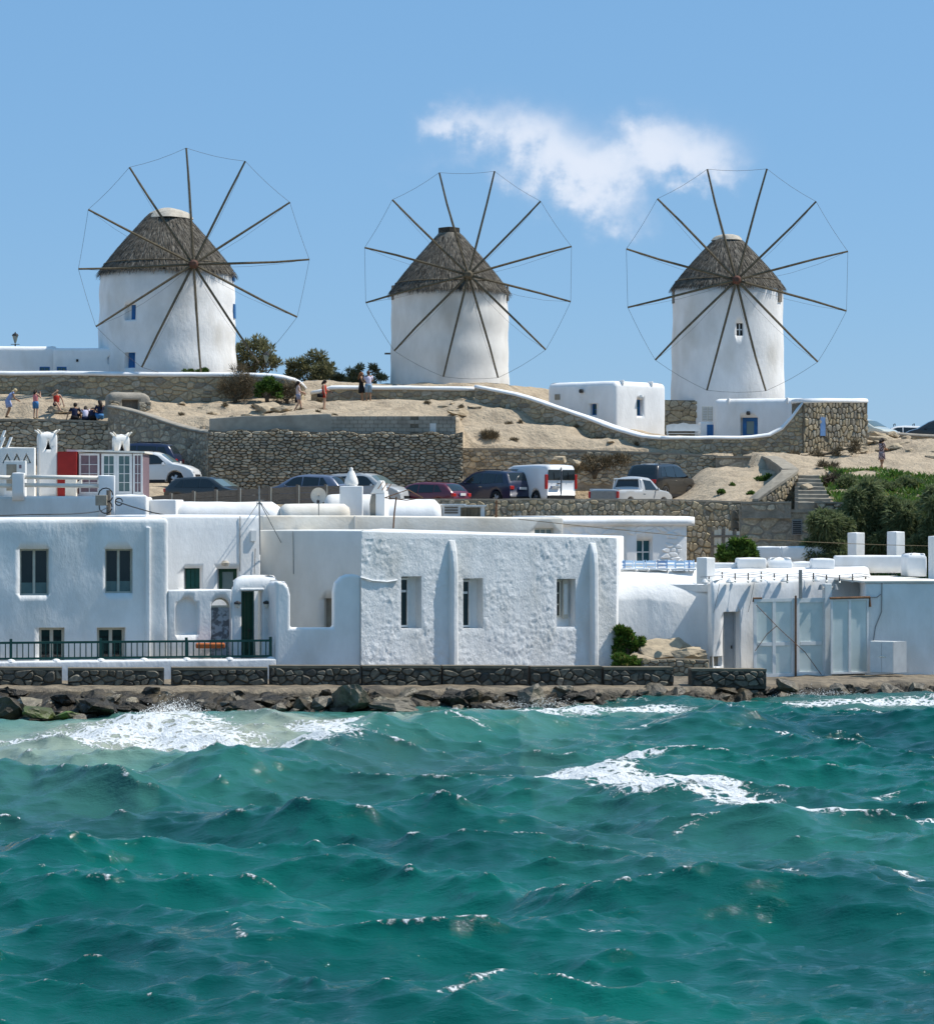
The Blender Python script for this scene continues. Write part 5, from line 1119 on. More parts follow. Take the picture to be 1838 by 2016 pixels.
# barrel vault roofs
def barrel(name, label, x0, x1, ytop, d0, d1, r, m, zd=1.6, dome=.3):
    f = Frame((XW(x0, d0), d0), (XW(x1, d1), d1)); zt_ = ZW(ytop, (d0 + d1) / 2); t = thing(name, label, 'roof', f.p(f.L / 2, -r, zt_ - r - zd)); rings = []
    n = 14
    for k in range(n + 1):
        u = f.L * k / n; q = 1
        e = min(u, f.L - u)
        if e < dome: q = .72 + .28 * math.sqrt(max(0, 1 - (1 - e / dome) ** 2))
        w = .02 * fbm((u, x0, 2), 3); ring = [f.p(u, 0 + w - r * (1 - q), zt_ - r - zd)]
        for j in range(11): a = math.pi * j / 10; ring.append(f.p(u, -r + r * q * math.cos(a) + w, zt_ - r + r * q * math.sin(a) * .95 + w))
        ring.append(f.p(u, -2 * r + w + r * (1 - q), zt_ - r - zd)); rings.append(ring)
    MB().loft(rings).build('vault', m, t, smooth=True); return t, f
barrel('barrel_roof', 'long white barrel vault roof in front of the board fence', 344, 552, 986, 106.5, 107, .75, CW)
barrel('barrel_roof', 'cream barrel vault roof left of the satellite dish', 553, 690, 990, 106.8, 107.2, .62, 'whitewash_cream')
barrel('barrel_roof', 'grey-white barrel vault behind the satellite dish', 640, 742, 971, 110, 110.2, .8, 'whitewash_worn')
barrel('barrel_roof', 'white barrel vault roof with round end right of the pointed chimney', 742, 871, 981, 107.5, 108, .8, CW)
f_ = Frame((XW(286, 106.6), 106.6), (XW(346, 106.4), 106.4)); soft_block(fp(f_, 1.2), 4, ZW(984, 106.5), .04, .03, .5).thing('roof_wall', CW, 'short plain white roof wall left of the long barrel vault', 'wall', smooth=True)
# pointed chimney, finial, dish, aerials
f_ = Frame((XW(728, 104.6), 104.6), (XW(757, 104.4), 104.4)); t = thing('chimney', 'white square chimney with pointed top and flaking left side', 'chimney', f_.p(.3, -.3, 4.5))
soft_block(fp(f_, .5, f_.L * .38), 4.5, ZW(972, 104.5), .02, .02, .3, .01).build('stack', CW, t); soft_block(fp(f_, .48, 0, f_.L * .375), 4.5, ZW(974, 104.5), .04, .04, .12, .05, 4).build('flaked_side', 'render_grey', t)
MB().fpoly(f_, [(.0, ZW(972, 104.5)), (f_.L, ZW(972, 104.5)), (f_.L * .72, ZW(946, 104.5)), (f_.L * .55, ZW(946, 104.5))], -.48, -.02).build('pointed_cap', 'whitewash_worn', t, bevel=.03)
f_ = Frame((XW(668, 108.4), 108.4), (XW(713, 108.4), 108.4)); t = thing('finial', 'white conical finial on a square white plinth on the roof', 'finial', f_.p(.4, -.4, 5)); soft_block(fp(f_, .8), 5, ZW(957, 108.4), .03, .02, .3, .02).build('plinth', CW, t)
MB().lathe([(.24, 0), (.29, .12), (.26, .28), (.2, .42), (.13, .6), (.06, .68), (.08, .74), (.0, .8)], 14, f_.p(f_.L / 2, -.4, ZW(957, 108.4)), wob=.06).build('cone', 'whitewash_worn', t, smooth=True)
t = thing('satellite_dish', 'round cream satellite dish on the roof below the board fence', 'satellite dish', W(627, 1000, 105)); c = W(627, 976, 105)
vs = []; n = 24
for j, (r_, o) in enumerate(((.02, .06), (.15, .045), (.26, .015), (.315, -.03))):
    for k in range(n): a = 2 * math.pi * k / n; vs.append((c.x + r_ * math.cos(a), c.y - .05 + o, c.z + r_ * 1.06 * math.sin(a)))
MB().add(vs, [(j * n + k, j * n + (k + 1) % n, (j + 1) * n + (k + 1) % n, (j + 1) * n + k) for j in range(3) for k in range(n)] + [tuple(range(n))]).build('reflector', 'dish', t, smooth=True)
MB().tube([c + Vector((0, .05, 0)), c + Vector((0, .12, -.3)), c + Vector((0, .12, -.9))], .025, 6).build('mount', 'metal_grey', t); MB().tube([c + Vector((0, -.05, -.3)), c + Vector((0, -.4, -.15))], .012, 5).build('feed_arm', 'metal_dark', t); MB().box((c.x - .05, c.y - .45, c.z - .3), (c.x + .06, c.y - .33, c.z - .18)).build('receiver', 'metal_dark', t)
def aerial(name, label, pts, r, m, bars=()):
    t = thing(name, label, 'aerial', W(*pts[0])); MB().tube([W(*p) for p in pts], r, 6).build('mast', m, t)
    for a, b in bars: MB().tube([W(*a), W(*b)], r * .55, 5).build('bar', m, t)
aerial('roof_aerial', 'thin grey aerial mast with guy wires on the white house corner', [(512, 1092, 97.4), (511, 1030, 97.4), (510, 957, 97.4)], .03, 'metal_grey', [((503, 985, 97.4), (520, 985, 97.4)), ((505, 992, 97.4), (517, 992, 97.4)), ((506, 988, 97.2), (506, 996, 97.6)), ((511, 987, 97.4), (492, 1014, 99.5)), ((511, 987, 97.4), (530, 1014, 101)), ((512, 990, 97.4), (553, 1068, 99))])
aerial('roof_aerial', 'rusty pole with old television aerial on the roof parapet', [(774, 1040, 102.2), (776, 1010, 102.2), (780, 978, 102.2)], .035, 'metal_rust', [((757, 980, 102.2), (803, 964, 102.2)), ((803, 964, 102.2), (832, 980, 102.2)), ((757, 980, 102.2), (800, 985, 102.2)), ((800, 985, 102.2), (832, 980, 102.2)), ((760, 967, 102), (770, 953, 102.4)), ((752, 965, 102), (762, 951, 102.4)), ((744, 962, 102), (754, 948, 102.4))])
aerial('roof_post', 'short dark rusty post on the roof in front of the tan wall', [(976, 1022, 105), (977, 985, 105)], .05, 'metal_rust')
# small roof cabinet with reed panels
f_ = Frame((XW(872, 108.6), 108.6), (XW(954, 108.9), 108.9)); t = thing('roof_cabinet', 'small white flat-roofed cabinet with reed panels beside the barrel vault', 'cabinet', f_.p(.8, -.4, 5.5))
MB().fbox(f_, 0, f_.L, -.8, -.03, 5.5, ZW(995, 108.7)).build('body', 'white_frame', t); MB().fbox(f_, -.05, f_.L * .55, -.85, .05, ZW(995, 108.7) + .002, ZW(992, 108.7)).fbox(f_, f_.L * .5, f_.L + .05, -.85, .08, ZW(997, 108.7), ZW(994, 108.7)).build('roof', 'white_frame', t)
for k in range(14): u = lerp(f_.L * .42, f_.L * .9, k / 14); MB().fbox(f_, u + .005, u + .055, -.029, 0, 5.9, ZW(999, 108.7)).build('reed', 'leaf_dry', t)
for k in range(3): MB().fbox(f_, .06, f_.L * .36, -.029, -.005, ZW(1011 - k * 5, 108.7), ZW(1007.5 - k * 5, 108.7)).build('slat', 'wood_grey', t)
# white stone-relief house with two windows
FH = Frame((XW(1100, 108), 108), (XW(1352, 110.4), 110.4))
t = house('relief_house', 'white house with raised stone relief and two small windows below the tan retaining wall', loc=FH.p(3, -2, 3.5))
wb = soft_block(fp(FH, 4.5), 3.2, ZW(1026, 109), .05, .05, .4, .02).build('wall', CW, t, smooth=True)
hh = []
for a, b in ((1207, 1226), (1253, 1284)):
    ua, ub, za, zb = opening(wb, FH, a, b, 1062, 1112, .25); hh.append((ua - .4, ub + .4, za - .3, zb + .3)); window(t, FH, ua, ub, za, zb, .22, 2, 2, 'white_frame', 'glass_blue', .05, .06)
resmooth(wb, .4)
rings = []
for k in range(25):
    u = lerp(-.1, FH.L + .35, k / 24); z = ZW(1026, 109); j = .015 * fbm((u, 3, 1), 3); e = max(0, u - FH.L - .1) / .25; q = math.sqrt(max(.02, 1 - e * e * .95))
    rings.append([FH.p(u, .12 * q + j, z - .2), FH.p(u, .2 * q + j, z - .06), FH.p(u, .18 * q + j, z + .08), FH.p(u, .02 + j, z + .17), FH.p(u, -.6, z + .2), FH.p(u, -4.4, z + .22), FH.p(u, -4.4, z - .2)])
MB().loft(rings).build('roof', CW, t, smooth=True)
pth = WallPath([(*FH.p(u, .0, 0).xy, ZW(1034, 109), 3.6) for u in (FH.u(1110), FH.L - .25)], False); add_stones(t, pth, .42, .2, CW, 51, proud=.045, joint=.03, holes=hh, drop=.25, name='relief_stone')
# ---------------------------------------------------------------- roof terrace with kiosk at the left
FK = Frame((XW(-30, 103), 103), (XW(290, 103.6), 103.6))
t = house('terrace_house', 'weathered white terrace wall with posts and rails behind the left house', loc=FK.p(3, -1, 4))
soft_block(fp(FK, 7), 4, ZW(977, 103.3), .12, .15, .4, .02).build('wall', 'whitewash_worn', t, smooth=True)
soft_block(fp(FK, .3, FK.u(226), FK.L - .02, .01), 4, ZW(974, 103.3), .1, .08, .4).build('parapet', CW, t, smooth=True)
for x0, x1, y0, y1 in ((24, 48, 931, 985), (194, 226, 936, 1020)): soft_block(fp(FK, .45, FK.u(x0), FK.u(x1), .08), ZW(y1, 103.2), ZW(y0, 103.2), .03, .05, .3, .015).build('post', CW, t, smooth=True)
for xa, xb in ((-30, 24), (48, 194)):
    for y in (939, 955): MB().tube([FK.p(FK.u(xa), -.1, ZW(y, 103.3)), FK.p(FK.u(xb), -.1, ZW(y + 1.5, 103.3))], .085, 8).build('rail', 'whitewash_cream', t, smooth=True)
# kiosk with red side panel and mullioned windows
KA = Frame((XW(154, 106.8), 106.8), (XW(281, 106.8), 106.8))
t = thing('kiosk', 'glazed roof kiosk with white mullioned windows, mauve curtains and red side panel', 'kiosk', KA.p(1.3, -1, 6.2))
zb_, zt_ = ZW(972, 106.8), ZW(893, 106.8)
for x0, x1, pane in ((156, 196, 'curtain_mauve'), (200, 229, 'teal_curtain_and_reflection'), (229.5, 260, 'teal_curtain_and_reflection'), (262, 281, 'curtain_mauve')):
    window(t, KA, KA.u(x0), KA.u(x1), zb_, zt_, .0, 2, 4, 'white_frame', pane, .025, .075 if x1 < 200 or x0 > 260 else .1)
MB().fbox(KA, 0, KA.L, -2.2, -.02, zb_ - .5, zt_ - .02).build('interior', 'curtain_mauve', t)
MB().fbox(KA, -.05, KA.L + .03, -.05, .05, zb_ - .6, zb_ - .004).build('base_wall', 'white_frame', t)
MB().fpoly(KA, [(-.45, ZW(889, 106.8)), (KA.L + .1, zt_ + .02), (KA.L + .1, zt_ + .09), (-.45, ZW(885, 106.8))], -2.6, .18).build('roof', 'whitewash_cream', t)
KR = Frame((XW(113, 106.4), 106.4), (XW(152, 106.4), 106.4)); MB().fbox(KR, .0, KR.L * .95, -.6, 0, 6.3, ZW(889, 106.4)).build('side_panel', 'red_paint', t)
# horned chimney towers
def horned(label, x0, x1, y0, y1, d, m, tall):
    w = (x1 - x0) / F * d; c = ((XW(x0, d) + XW(x1, d)) / 2, d + w / 2); t = thing('horned_chimney', label, 'chimney', (c[0], c[1], ZW(y1, d))); h = w / 2
    q = .5; P = [(c[0] + h * 1.12 * math.cos(R(a)), c[1] + h * 1.12 * math.sin(R(a))) for a in (-118, -28, 62, 152)]
    b = soft_block(P, ZW(y1, d), ZW(y0, d), .22, .09, .2, .015).build('stack', m, t, smooth=True); f1, f2 = Frame(P[3], P[0]), Frame(P[0], P[1])
    for f in (f1, f2):
        s_ = f.L / 2; z = ZW(y0, d) - .72; cut(b, MB().fpoly(f, [(s_ - .12, z), (s_ + .12, z), (s_, z + .38)], -.3, .3)); resmooth(b, .08)
        MB().fpoly(f, [(s_ - .11, z + .01), (s_ + .11, z + .01), (s_, z + .36)], -.29, -.25).build('vent', 'interior_dark', t)
    for a in (-118, -28, 62, 152):
        dx, dy = math.cos(R(a)), math.sin(R(a)); z = ZW(y0, d); MB().tube([(c[0] + dx * h * .75, c[1] + dy * h * .75, z - .14), (c[0] + dx * h * 1.05, c[1] + dy * h * 1.05, z + .02), (c[0] + dx * h * 1.34, c[1] + dy * h * 1.34, z + .09)], [.04, .042, .03], 6).build('horn', 'whitewash_cream', t, smooth=True)
horned('tall white horned chimney tower left of the red panel', 66, 112, 850, 985, 106.2, 'whitewash_worn', 1)
horned('short white horned chimney pot on the kiosk roof', 216, 255, 855, 890, 107.8, 'whitewash_worn', 0)
f_ = Frame((XW(-30, 105.8), 105.8), (XW(68, 105.8), 105.8)); t = thing('roof_wall', 'white roof wall with triangular pigeon-house slots at the left edge', 'wall', f_.p(1, -.2, 6)); b = soft_block(fp(f_, .35), 6, ZW(881, 105.8), .04, .04, .3).build('wall', 'whitewash_worn', t)
for x in (14, 33, 52): ua, z = f_.uz(x, 912); cut(b, MB().fpoly(f_, [(ua - .2, z), (ua + .2, z), (ua, z + .42)], -.2, .3)); MB().fpoly(f_, [(ua - .12, z + .02), (ua + .12, z + .02), (ua, z + .28)], -.19, -.02).build('triangle', 'whitewash_cream', t)
for k, (x, y) in enumerate(((4, 868), (18, 868), (5, 855), (-8, 868))): MB().fpoly(f_, [f_.uz(x - 7, y + 12), f_.uz(x - 3, y + 12), f_.uz(x + 5, y - 8), f_.uz(x + 1, y - 8)], -.3, -.05).build('ornament', CW, t)
f_ = Frame((XW(8, 104.6), 104.6), (XW(50, 104.6), 104.6)); t = thing('air_conditioner', 'cream air conditioner unit behind the terrace rails', 'air conditioner', f_.p(.4, -.2, 6.7)); MB().fbox(f_, 0, f_.L, -.35, 0, 6.9, ZW(907, 104.6)).build('casing', 'white_plastic', t, bevel=.02); MB().fbox(f_, .1, .5, .002, .02, 7.4, ZW(914, 104.6)).build('fan_grille', 'cap_stone', t); MB().fbox(f_, .6, .7, .002, .012, ZW(922, 104.6), ZW(915, 104.6)).build('badge', 'curtain_mauve', t)
f_ = Frame((XW(128, 105.6), 105.6), (XW(150, 105.6), 105.6)); t = thing('flue_box', 'small white flue box in front of the red panel', 'box', f_.p(.2, -.2, 6.6)); MB().fbox(f_, 0, f_.L, -.3, 0, 6.6, ZW(939, 105.6)).build('casing', 'whitewash_cream', t, bevel=.02); MB().fpoly(f_, [f_.uz(150, 950), f_.uz(160, 944), f_.uz(160, 955), f_.uz(150, 962)], -.25, -.05).build('spout', 'whitewash_cream', t)
# electric post with box and overhead cable
t = thing('utility_pole', 'short wooden utility pole with grey meter box on the terrace edge', 'pole', W(214, 1030, 100.5)); MB().tube([W(214, 1040, 100.5), W(214, 965, 100.5)], .09, 8).build('post', 'wood_grey', t); p = W(200, 985, 100.3); MB().box((p.x - .22, p.y - .15, p.z - .2), (p.x + .22, p.y + .1, p.z + .2)).build('meter_box', 'cap_stone', t, bevel=.02)
for cx_, cy_, r_ in ((208, 975, .28), (208, 998, .25), (234, 988, .14)):
    p = W(cx_, cy_, 100.3); MB().tube([(p.x + r_ * math.cos(k * .5), p.y, p.z + r_ * math.sin(k * .5)) for k in range(13)], .025, 5).build('cable_loop', 'wire_dark', t)
def cable(label, pts, r=.022, m='wire_dark', name='overhead_cable'):
    P = [W(*p) for p in pts]; P2 = []
    for i in range(len(P) - 1):
        for k in range(6): P2.append(tuple(P[i].lerp(P[i + 1], k / 6)))
    P2.append(tuple(P[-1])); Q = catmull([tuple(p) for p in P], .5) if len(P) > 2 else P2
    MB().tube(Q, r, 5).thing(name, m, label, 'cable')
cable('black overhead cable sagging from the utility pole to the white house corner', [(228, 987, 100.3), (300, 1009, 100), (380, 1022, 99.4), (440, 1025, 98.8), (472, 1022, 98.2)])
cable('thin overhead wire along the top of the left house', [(-20, 1016, 93), (60, 1013, 93.5), (140, 1012, 94), (196, 1006, 98), (214, 996, 100.3)], .018)
# ---------------------------------------------------------------- waterside tavern building at the right
FR = Frame((XW(1200, 98.6), 98.6), (XW(1402, 99.2), 99.2))
t = house('tavern', 'low white waterside building at the right with glass screen and string lights on its roof', loc=W(1550, 1335, 98))
rings = []; n = 40
for k in range(n + 1):
    u = FR.L * k / n; x = lerp(1200, 1402, k / n); cr = interp([(1200, 1178), (1260, 1176), (1320, 1182), (1360, 1190), (1402, 1200)], x); j = lambda q: .035 * fbm((u * 1.1, q * 1.7, 5), 4)
    zc = ZW(cr, 99); prof = [(.25, .2), (.22, 1.2), (.12, 2.2), (.02, zc - .1), (0, zc), (-.22, lerp(zc, ZW(1126, 99), .4)), (-.6, lerp(zc, ZW(1126, 99), .8)), (-1.2, ZW(1126, 99)), (-2.6, ZW(1121, 99)), (-4.5, ZW(1121, 99)), (-4.5, .2)]
    rings.append([FR.p(u, o + j(z), z + j(z + 3)) for o, z in prof])
MB().loft(rings).build('side_wall', 'whitewash', t, smooth=True)
FS = Frame((XW(1400, 97.2), 97.2), (XW(1714, 101.3), 101.3))
wb = soft_block([tuple(FS.p(0, 0, 0).xy), tuple(FS.p(FS.L, 0, 0).xy), (FS.p(FS.L, 0, 0).x + .5, 105.5), (FS.p(0, 0, 0).x + .2, 105.5)], .2, lambda X, Y: ZW(1141, 98.3) + .055 * max(0, Y - 98), .22, .12, .22, .06, .9, 4).build('main_wall', CW, t, smooth=True)
ua, ub, za, zb = opening(wb, FS, 1423, 1456, 1205, 1330, .4); plank_door(t, FS, lerp(ua, ub, .3), ub, za, zb, .36, 'door_grey', n=1, name='door')
ua, ub, za, zb = opening(wb, FS, 1405, 1419, 1293, 1312, .25); MB().fbox(FS, ua, ub, -.24, -.2, za, zb).build('niche_back', 'cap_stone', t); resmooth(wb, .15)
FT = Frame((XW(1703, 96.2), 96.2), (XW(1875, 96.6), 96.6))
soft_block([tuple(FT.p(0, 0, 0).xy), tuple(FT.p(FT.L, 0, 0).xy), (FT.p(FT.L, 0, 0).x, 105), (FT.p(0, 0, 0).x + .9, 105)], .2, ZW(1148, 96.3), .05, .06, .3, .02).build('right_wall', 'whitewash', t, smooth=True)
MB().fbox(FT, -.05, FT.L, -8, .05, ZW(1148, 96.3) + .01, ZW(1144, 96.3)).build('roof_slab', 'whitewash_cream', t)
MB().tube([FT.p(FT.u(x), .04, ZW(y, 96.2)) for x, y in ((1735, 1148), (1734, 1205), (1722, 1235), (1718, 1262))], .02, 6).build('conduit', 'metal_grey', t)
MB().tube([FT.p(FT.u(x), .04, ZW(y, 96.2)) for x, y in ((1703, 1176), (1725, 1176), (1733, 1170))], .018, 6).build('conduit', 'metal_grey', t)
# glass screen: three panels and a tall fixed pair
mat('frosted', (.74, .81, .78), (.64, .72, .69), 1.2, .3, spec=.45, alpha=.72)
FQ = Frame((XW(1481, 94.9), 94.9), (XW(1627, 96.0), 96.0)); zb_, zt_ = ZW(1332, 95.4), ZW(1178, 95.4)
t2 = thing('glass_screen', 'white framed frosted glass screen with folding panels on the quay', 'glass screen', FQ.p(2, 0, zb_))
for x0, x1, cols in ((1482, 1562, 2), (1564, 1626, 1)):
    window(t2, FQ, FQ.u(x0), FQ.u(x1), zb_, zt_, 0, cols, 2, 'white_frame', 'frosted', .13, .16 if cols == 1 else .12, name='panel', zsplit=[.42])
FQ2 = Frame((XW(1634, 95.6), 95.6), (XW(1708, 96.15), 96.15))
window(t2, FQ2, 0, FQ2.L, ZW(1326, 96), ZW(1178, 96), 0, 2, 1, 'white_frame', 'frosted', .1, .07, name='panel')
MB().tube([FQ2.p(-.05, .06, ZW(1177, 96)), FQ2.p(FQ2.L + .04, .06, ZW(1176, 96)), FQ2.p(FQ2.L + .05, .06, ZW(1195, 96))], .05, 6).build('rusty_rail', 'metal_rust', t2)
MB().tube([FQ.p(0, .05, ZW(1184, 95.4)), FQ.p(0, .05, ZW(1177, 95.4)), FQ.p(.35, .05, ZW(1177, 95.4))], .035, 6).build('rusty_hinge', 'metal_rust', t2)
MB().fbox(FQ, FQ.u(1562), FQ.u(1564.5), .07, .13, zb_ - .05, zt_ + .1).build('hinge_post', 'metal_rust', t2)
q_ = MB().fbox(FQ, FQ.u(1620), FQ.u(1634), -.1, .12, zb_ - .1, ZW(1150, 95.5)).build('corner_post', 'white_frame', t2, bevel=.02)
for sx in (-1, 1): MB().lathe([(.0, 0), (.12, -.03), (.05, .16), (0, .17)], 10, FQ.p(FQ.u(1627) + sx * .3, .1, ZW(1160, 95.5))).build('flood_lamp', 'metal_grey', q_)
MB().tube([FQ.p(FQ.u(1627) - .3, .1, ZW(1157, 95.5)), FQ.p(FQ.u(1627) + .3, .1, ZW(1157, 95.5))], .02, 5).build('lamp_arm', 'metal_grey', q_)
MB().fbox(FQ, FQ.u(1571), FQ.u(1576), .02, .1, zt_, ZW(1122, 95.4)).build('mast', 'metal_grey', t2)
for pts in (((1484, 1190), (1530, 1238), (1580, 1285), (1612, 1330)), ((1482, 1280), (1505, 1248), (1524, 1232))):
    MB().tube([FQ.p(FQ.u(x), .16, ZW(y, 95.3)) for x, y in pts], .014, 5).build('rope', 'metal_rust', t2)
# things behind the frosted glass
def box_thing(name, label, cat, x0, x1, y0, y1, d, dep, m, bevel=.05, **k):
    a, b = W(x0, y1, d), W(x1, y0, d); return MB().box((a.x, d, a.z), (b.x, d + dep, b.z)).thing(name, m, label, cat, bevel=bevel, **k)
b_ = thing('wash_basin', 'pale basin standing behind the tall frosted panes', 'basin', W(1670, 1335, 97.4)); c = W(1668, 1268, 97.4)
MB().lathe([(.3, -.5), (.55, -.1), (.72, 0), (.66, 0), (.5, -.08), (.05, -.12)], 20, c).build('bowl', 'white_plastic', b_, smooth=True); MB().lathe([(.2, -1.15), (.18, -.5)], 12, c).build('pedestal', 'white_plastic', b_)
box_thing('storage_crate', 'dark crate behind the lower tall frosted pane', 'crate', 1640, 1700, 1278, 1330, 98.3, .5, 'glass_blue')
box_thing('storage_barrel_cover', 'dark upright shape behind the middle glass panel', 'cover', 1500, 1535, 1200, 1325, 96.7, .4, 'glass_blue', .15)
box_thing('folded_parasol', 'dark folded parasol bundle behind the glass panels', 'parasol', 1572, 1600, 1200, 1250, 96.9, .4, 'metal_dark', .12)
# utility cabinet
FU = Frame((XW(1712, 95.4), 95.4), (XW(1758, 95.0), 95.0)); t = thing('utility_cabinet', 'white double-door utility cabinet beside the glass screen', 'cabinet', FU.p(.4, -.4, .5)); z0_, z1_ = ZW(1325, 95.2), ZW(1263, 95.2)
FU2 = Frame(tuple(FU.p(FU.L, 0, 0).xy), (XW(1784, 95.5), 95.5)); MB().fbox(FU, 0, FU.L, -.45, -.02, z0_, z1_).build('body', 'white_plastic', t)
for k in (0, 1): MB().fbox(FU, FU.L * k / 2 + .008, FU.L * (k + 1) / 2 - .008, -.019, .01, z0_ + .02, z1_ - .02).build('door', 'white_frame', t)
MB().fbox(FU, FU.L * .4, FU.L * .68, .011, .03, lerp(z0_, z1_, .5), lerp(z0_, z1_, .53)).build('bolt', 'chrome', t); MB().fbox(FU2, .0, FU2.L, -.35, 0, z0_ + .01, z1_ - .01).build('side_panel', 'door_grey', t)
# string lights over the roof
t = thing('string_lights', 'strings of small bulbs and cables across the tavern roof', 'string lights', W(1550, 1140, 98)); rng = random.Random(4)
for y0, y1, d in ((1130, 1138, 98.6), (1127, 1133, 99.6), (1136, 1139, 97.7)):
    P = []
    for k in range(40): q = k / 39; x = lerp(1378, 1712, q); P.append(W(x, lerp(y0, y1, q) + 4.5 * abs(math.sin(q * 11 + y0)) - 4, d))
    MB().tube(P, .008, 4).build('wire', 'wire_dark', t)
    for k in range(2, 39, 3):
        if rng.random() < .15: continue
        p = P[k]; hb_ = MB().tube([p, p - Vector((0, 0, .10))], .026, 6).build('bulb_holder', 'wire_dark', t); MB().lathe([(.01, -.2), (.04, -.17), (.045, -.14), (.03, -.125)], 8, p).build('bulb', 'bulb', hb_)
for x in (1381, 1430, 1480, 1537, 1600, 1668):
    p = FS.p(FS.u(x), .18, ZW(1144, 98)); l_ = MB().lathe([(.02, .12), (.09, .06), (.15, -.02), (.14, -.05)], 10, p).build('lamp_shade', 'white_plastic', t); MB().tube([p, p + Vector((0, .14, .10))], .012, 5).build('lamp_arm', 'wire_dark', l_)
for x in (1412, 1480): MB().tube([FS.p(FS.u(x), .12, ZW(1148, 98)), FS.p(FS.u(x - 7), .12, ZW(1185, 97.9)), FS.p(FS.u(x - 11), .1, ZW(1205, 97.9))], .01, 4).build('hanging_wire', 'metal_grey', t)
# chimneys and roof walls of the tavern
def pier(name, label, cat, x0, x1, y0, y1, d, xc=None, m=CW, r=.03, rc=.04, wob=.015):
    xc = xc or lerp(x0, x1, .5); A, B, C = (XW(x0, d + .35), d + .35), (XW(xc, d), d), (XW(x1, d + .35), d + .35); D_ = (A[0] + C[0] - B[0], A[1] + C[1] - B[1]); P = [A, B, C, D_]
    cx, cy = B[0], d + .35; mb = soft_block(P, ZW(y1, d), ZW(y0, d), r, rc, .25, wob); return mb.thing(name, m, label, cat, smooth=False)
pier('roof_chimney', 'square white chimney block with slanting shadow at the left end of the tavern roof', 'chimney', 1370, 1408, 1098, 1150, 98.2, 1390)
pier('roof_chimney', 'tall white square chimney in front of the tamarisk, left of two', 'chimney', 1667, 1702, 1049, 1100, 106.2)
pier('roof_chimney', 'tall white square chimney in front of the tamarisk, right of two', 'chimney', 1745, 1781, 1047, 1096, 106.2)
pier('roof_chimney', 'tall white chimney cut by the right edge of the view', 'chimney', 1826, 1862, 1056, 1142, 100, 1850)
def roof_wall(label, x0, x1, y0, y1, d, T=.4, m=CW, r=.08, name='roof_wall', d1=None):
    f = Frame((XW(x0, d), d), (XW(x1, d1 or d), d1 or d)); return soft_block(fp(f, T), ZW(y1, d), ZW(y0, d), r, .06, .3, .02).thing(name, m, label, 'wall', smooth=True)
roof_wall('long beige-white parapet behind the blue chairs', 1212, 1450, 1108, 1135, 103.6, .4, 'whitewash')
roof_wall('low white roof wall block right of the square chimney block', 1452, 1508, 1099, 1130, 103.2, 1.2)
roof_wall('white stepped roof block with rounded corner behind the string lights', 1512, 1560, 1098, 1130, 103.4, .8, r=.25)
roof_wall('small white roof block left of the long roof wall', 1598, 1643, 1100, 1130, 103, .8)
roof_wall('long low white roof wall below the two tall chimneys', 1643, 1790, 1094, 1128, 104.4, .5)
roof_wall('pale recessed roof wall between the stepped blocks', 1560, 1600, 1106, 1128, 104, .4)
roof_wall('white box-shaped roof stair head near the right edge', 1786, 1824, 1090, 1135, 102.2, 1.6, r=.2)
roof_wall('plain white garden wall below the dark terrace wall', 1478, 1536, 1076, 1110, 109.4, .3, d1=109)
roof_wall('white garden wall stretching towards the tamarisk', 1537, 1640, 1076, 1110, 109, .3, d1=109.6)
# timber gate
f_ = Frame((XW(1398, 112.5), 112.5), (XW(1456, 112.3), 112.3)); t = thing('timber_gate', 'grey timber plank gate beside the stone pier', 'gate', f_.p(.6, 0, 4.6))
for k in range(8):
    u = f_.L * k / 8; z = ZW(1046, 112.4) + .12 * math.sin(math.pi * k / 7) * (1 if k < 5 else .2); MB().fbox(f_, u + .008, u + f_.L / 8 - .008, -.03, 0, 4.6, z).build('plank', 'cream_frame' if k % 3 else 'wood_grey', t)
for z in (ZW(1058, 112.4), ZW(1078, 112.4)): MB().fbox(f_, .02, f_.L - .02, .002, .04, z, z + .1).build('cross_rail', 'wood_grey', t)
# blue chairs on the roof terrace
sl = MB().box((XW(1205, 99), 99.3, 3.5), (XW(1410, 99), 103.5, ZW(1150, 100) )).build('roof_terrace', 'whitewash'); sl['kind'] = 'structure'
zf = ZW(1150, 100)
mat('blue_chair_dark', (.17, .28, .48), None, rough=.6)
def chair(label, x, d, rz, m='blue_chair'):
    t = thing('blue_chair', label, 'chair', (XW(x, d), d, zf + .003), 'blue chairs on the roof terrace', rz); B = lambda mb, nm: mb.build(nm, m, t, local=True)
    B(MB().box((-.2, -.2, .42), (.2, .2, .46)), 'seat')
    for sx in (-.18, .18): B(MB().box((sx - .02, .17, .0), (sx + .02, .21, .9)), 'leg'); B(MB().box((sx - .02, -.19, 0), (sx + .02, -.15, .418)), 'leg')
    for z, h in ((.56, .05), (.68, .05), (.79, .09)): B(MB().fpoly(Frame((-.16, .18), (.16, .18)), [(0, z), (.32, z), (.32, z + h * .7), (.24, z + h), (.08, z + h), (0, z + h * .7)], -.012, .012), 'back_slat')
lab = ['first', 'second', 'third', 'fourth', 'fifth', 'sixth', 'seventh', 'eighth', 'ninth']
for k, (x, rz) in enumerate(((1222, .1), (1238, 2.9), (1262, .3), (1281, 3.0), (1303, -.1), (1322, .2), (1341, 2.8), (1358, .1), (1366, 1.4))):
    chair('pale blue chair, %s from the rough plaster house, on the roof terrace' % lab[k], x, 100.6 + (k % 2) * .9, rz, 'blue_chair' if k % 4 else 'blue_chair_dark')
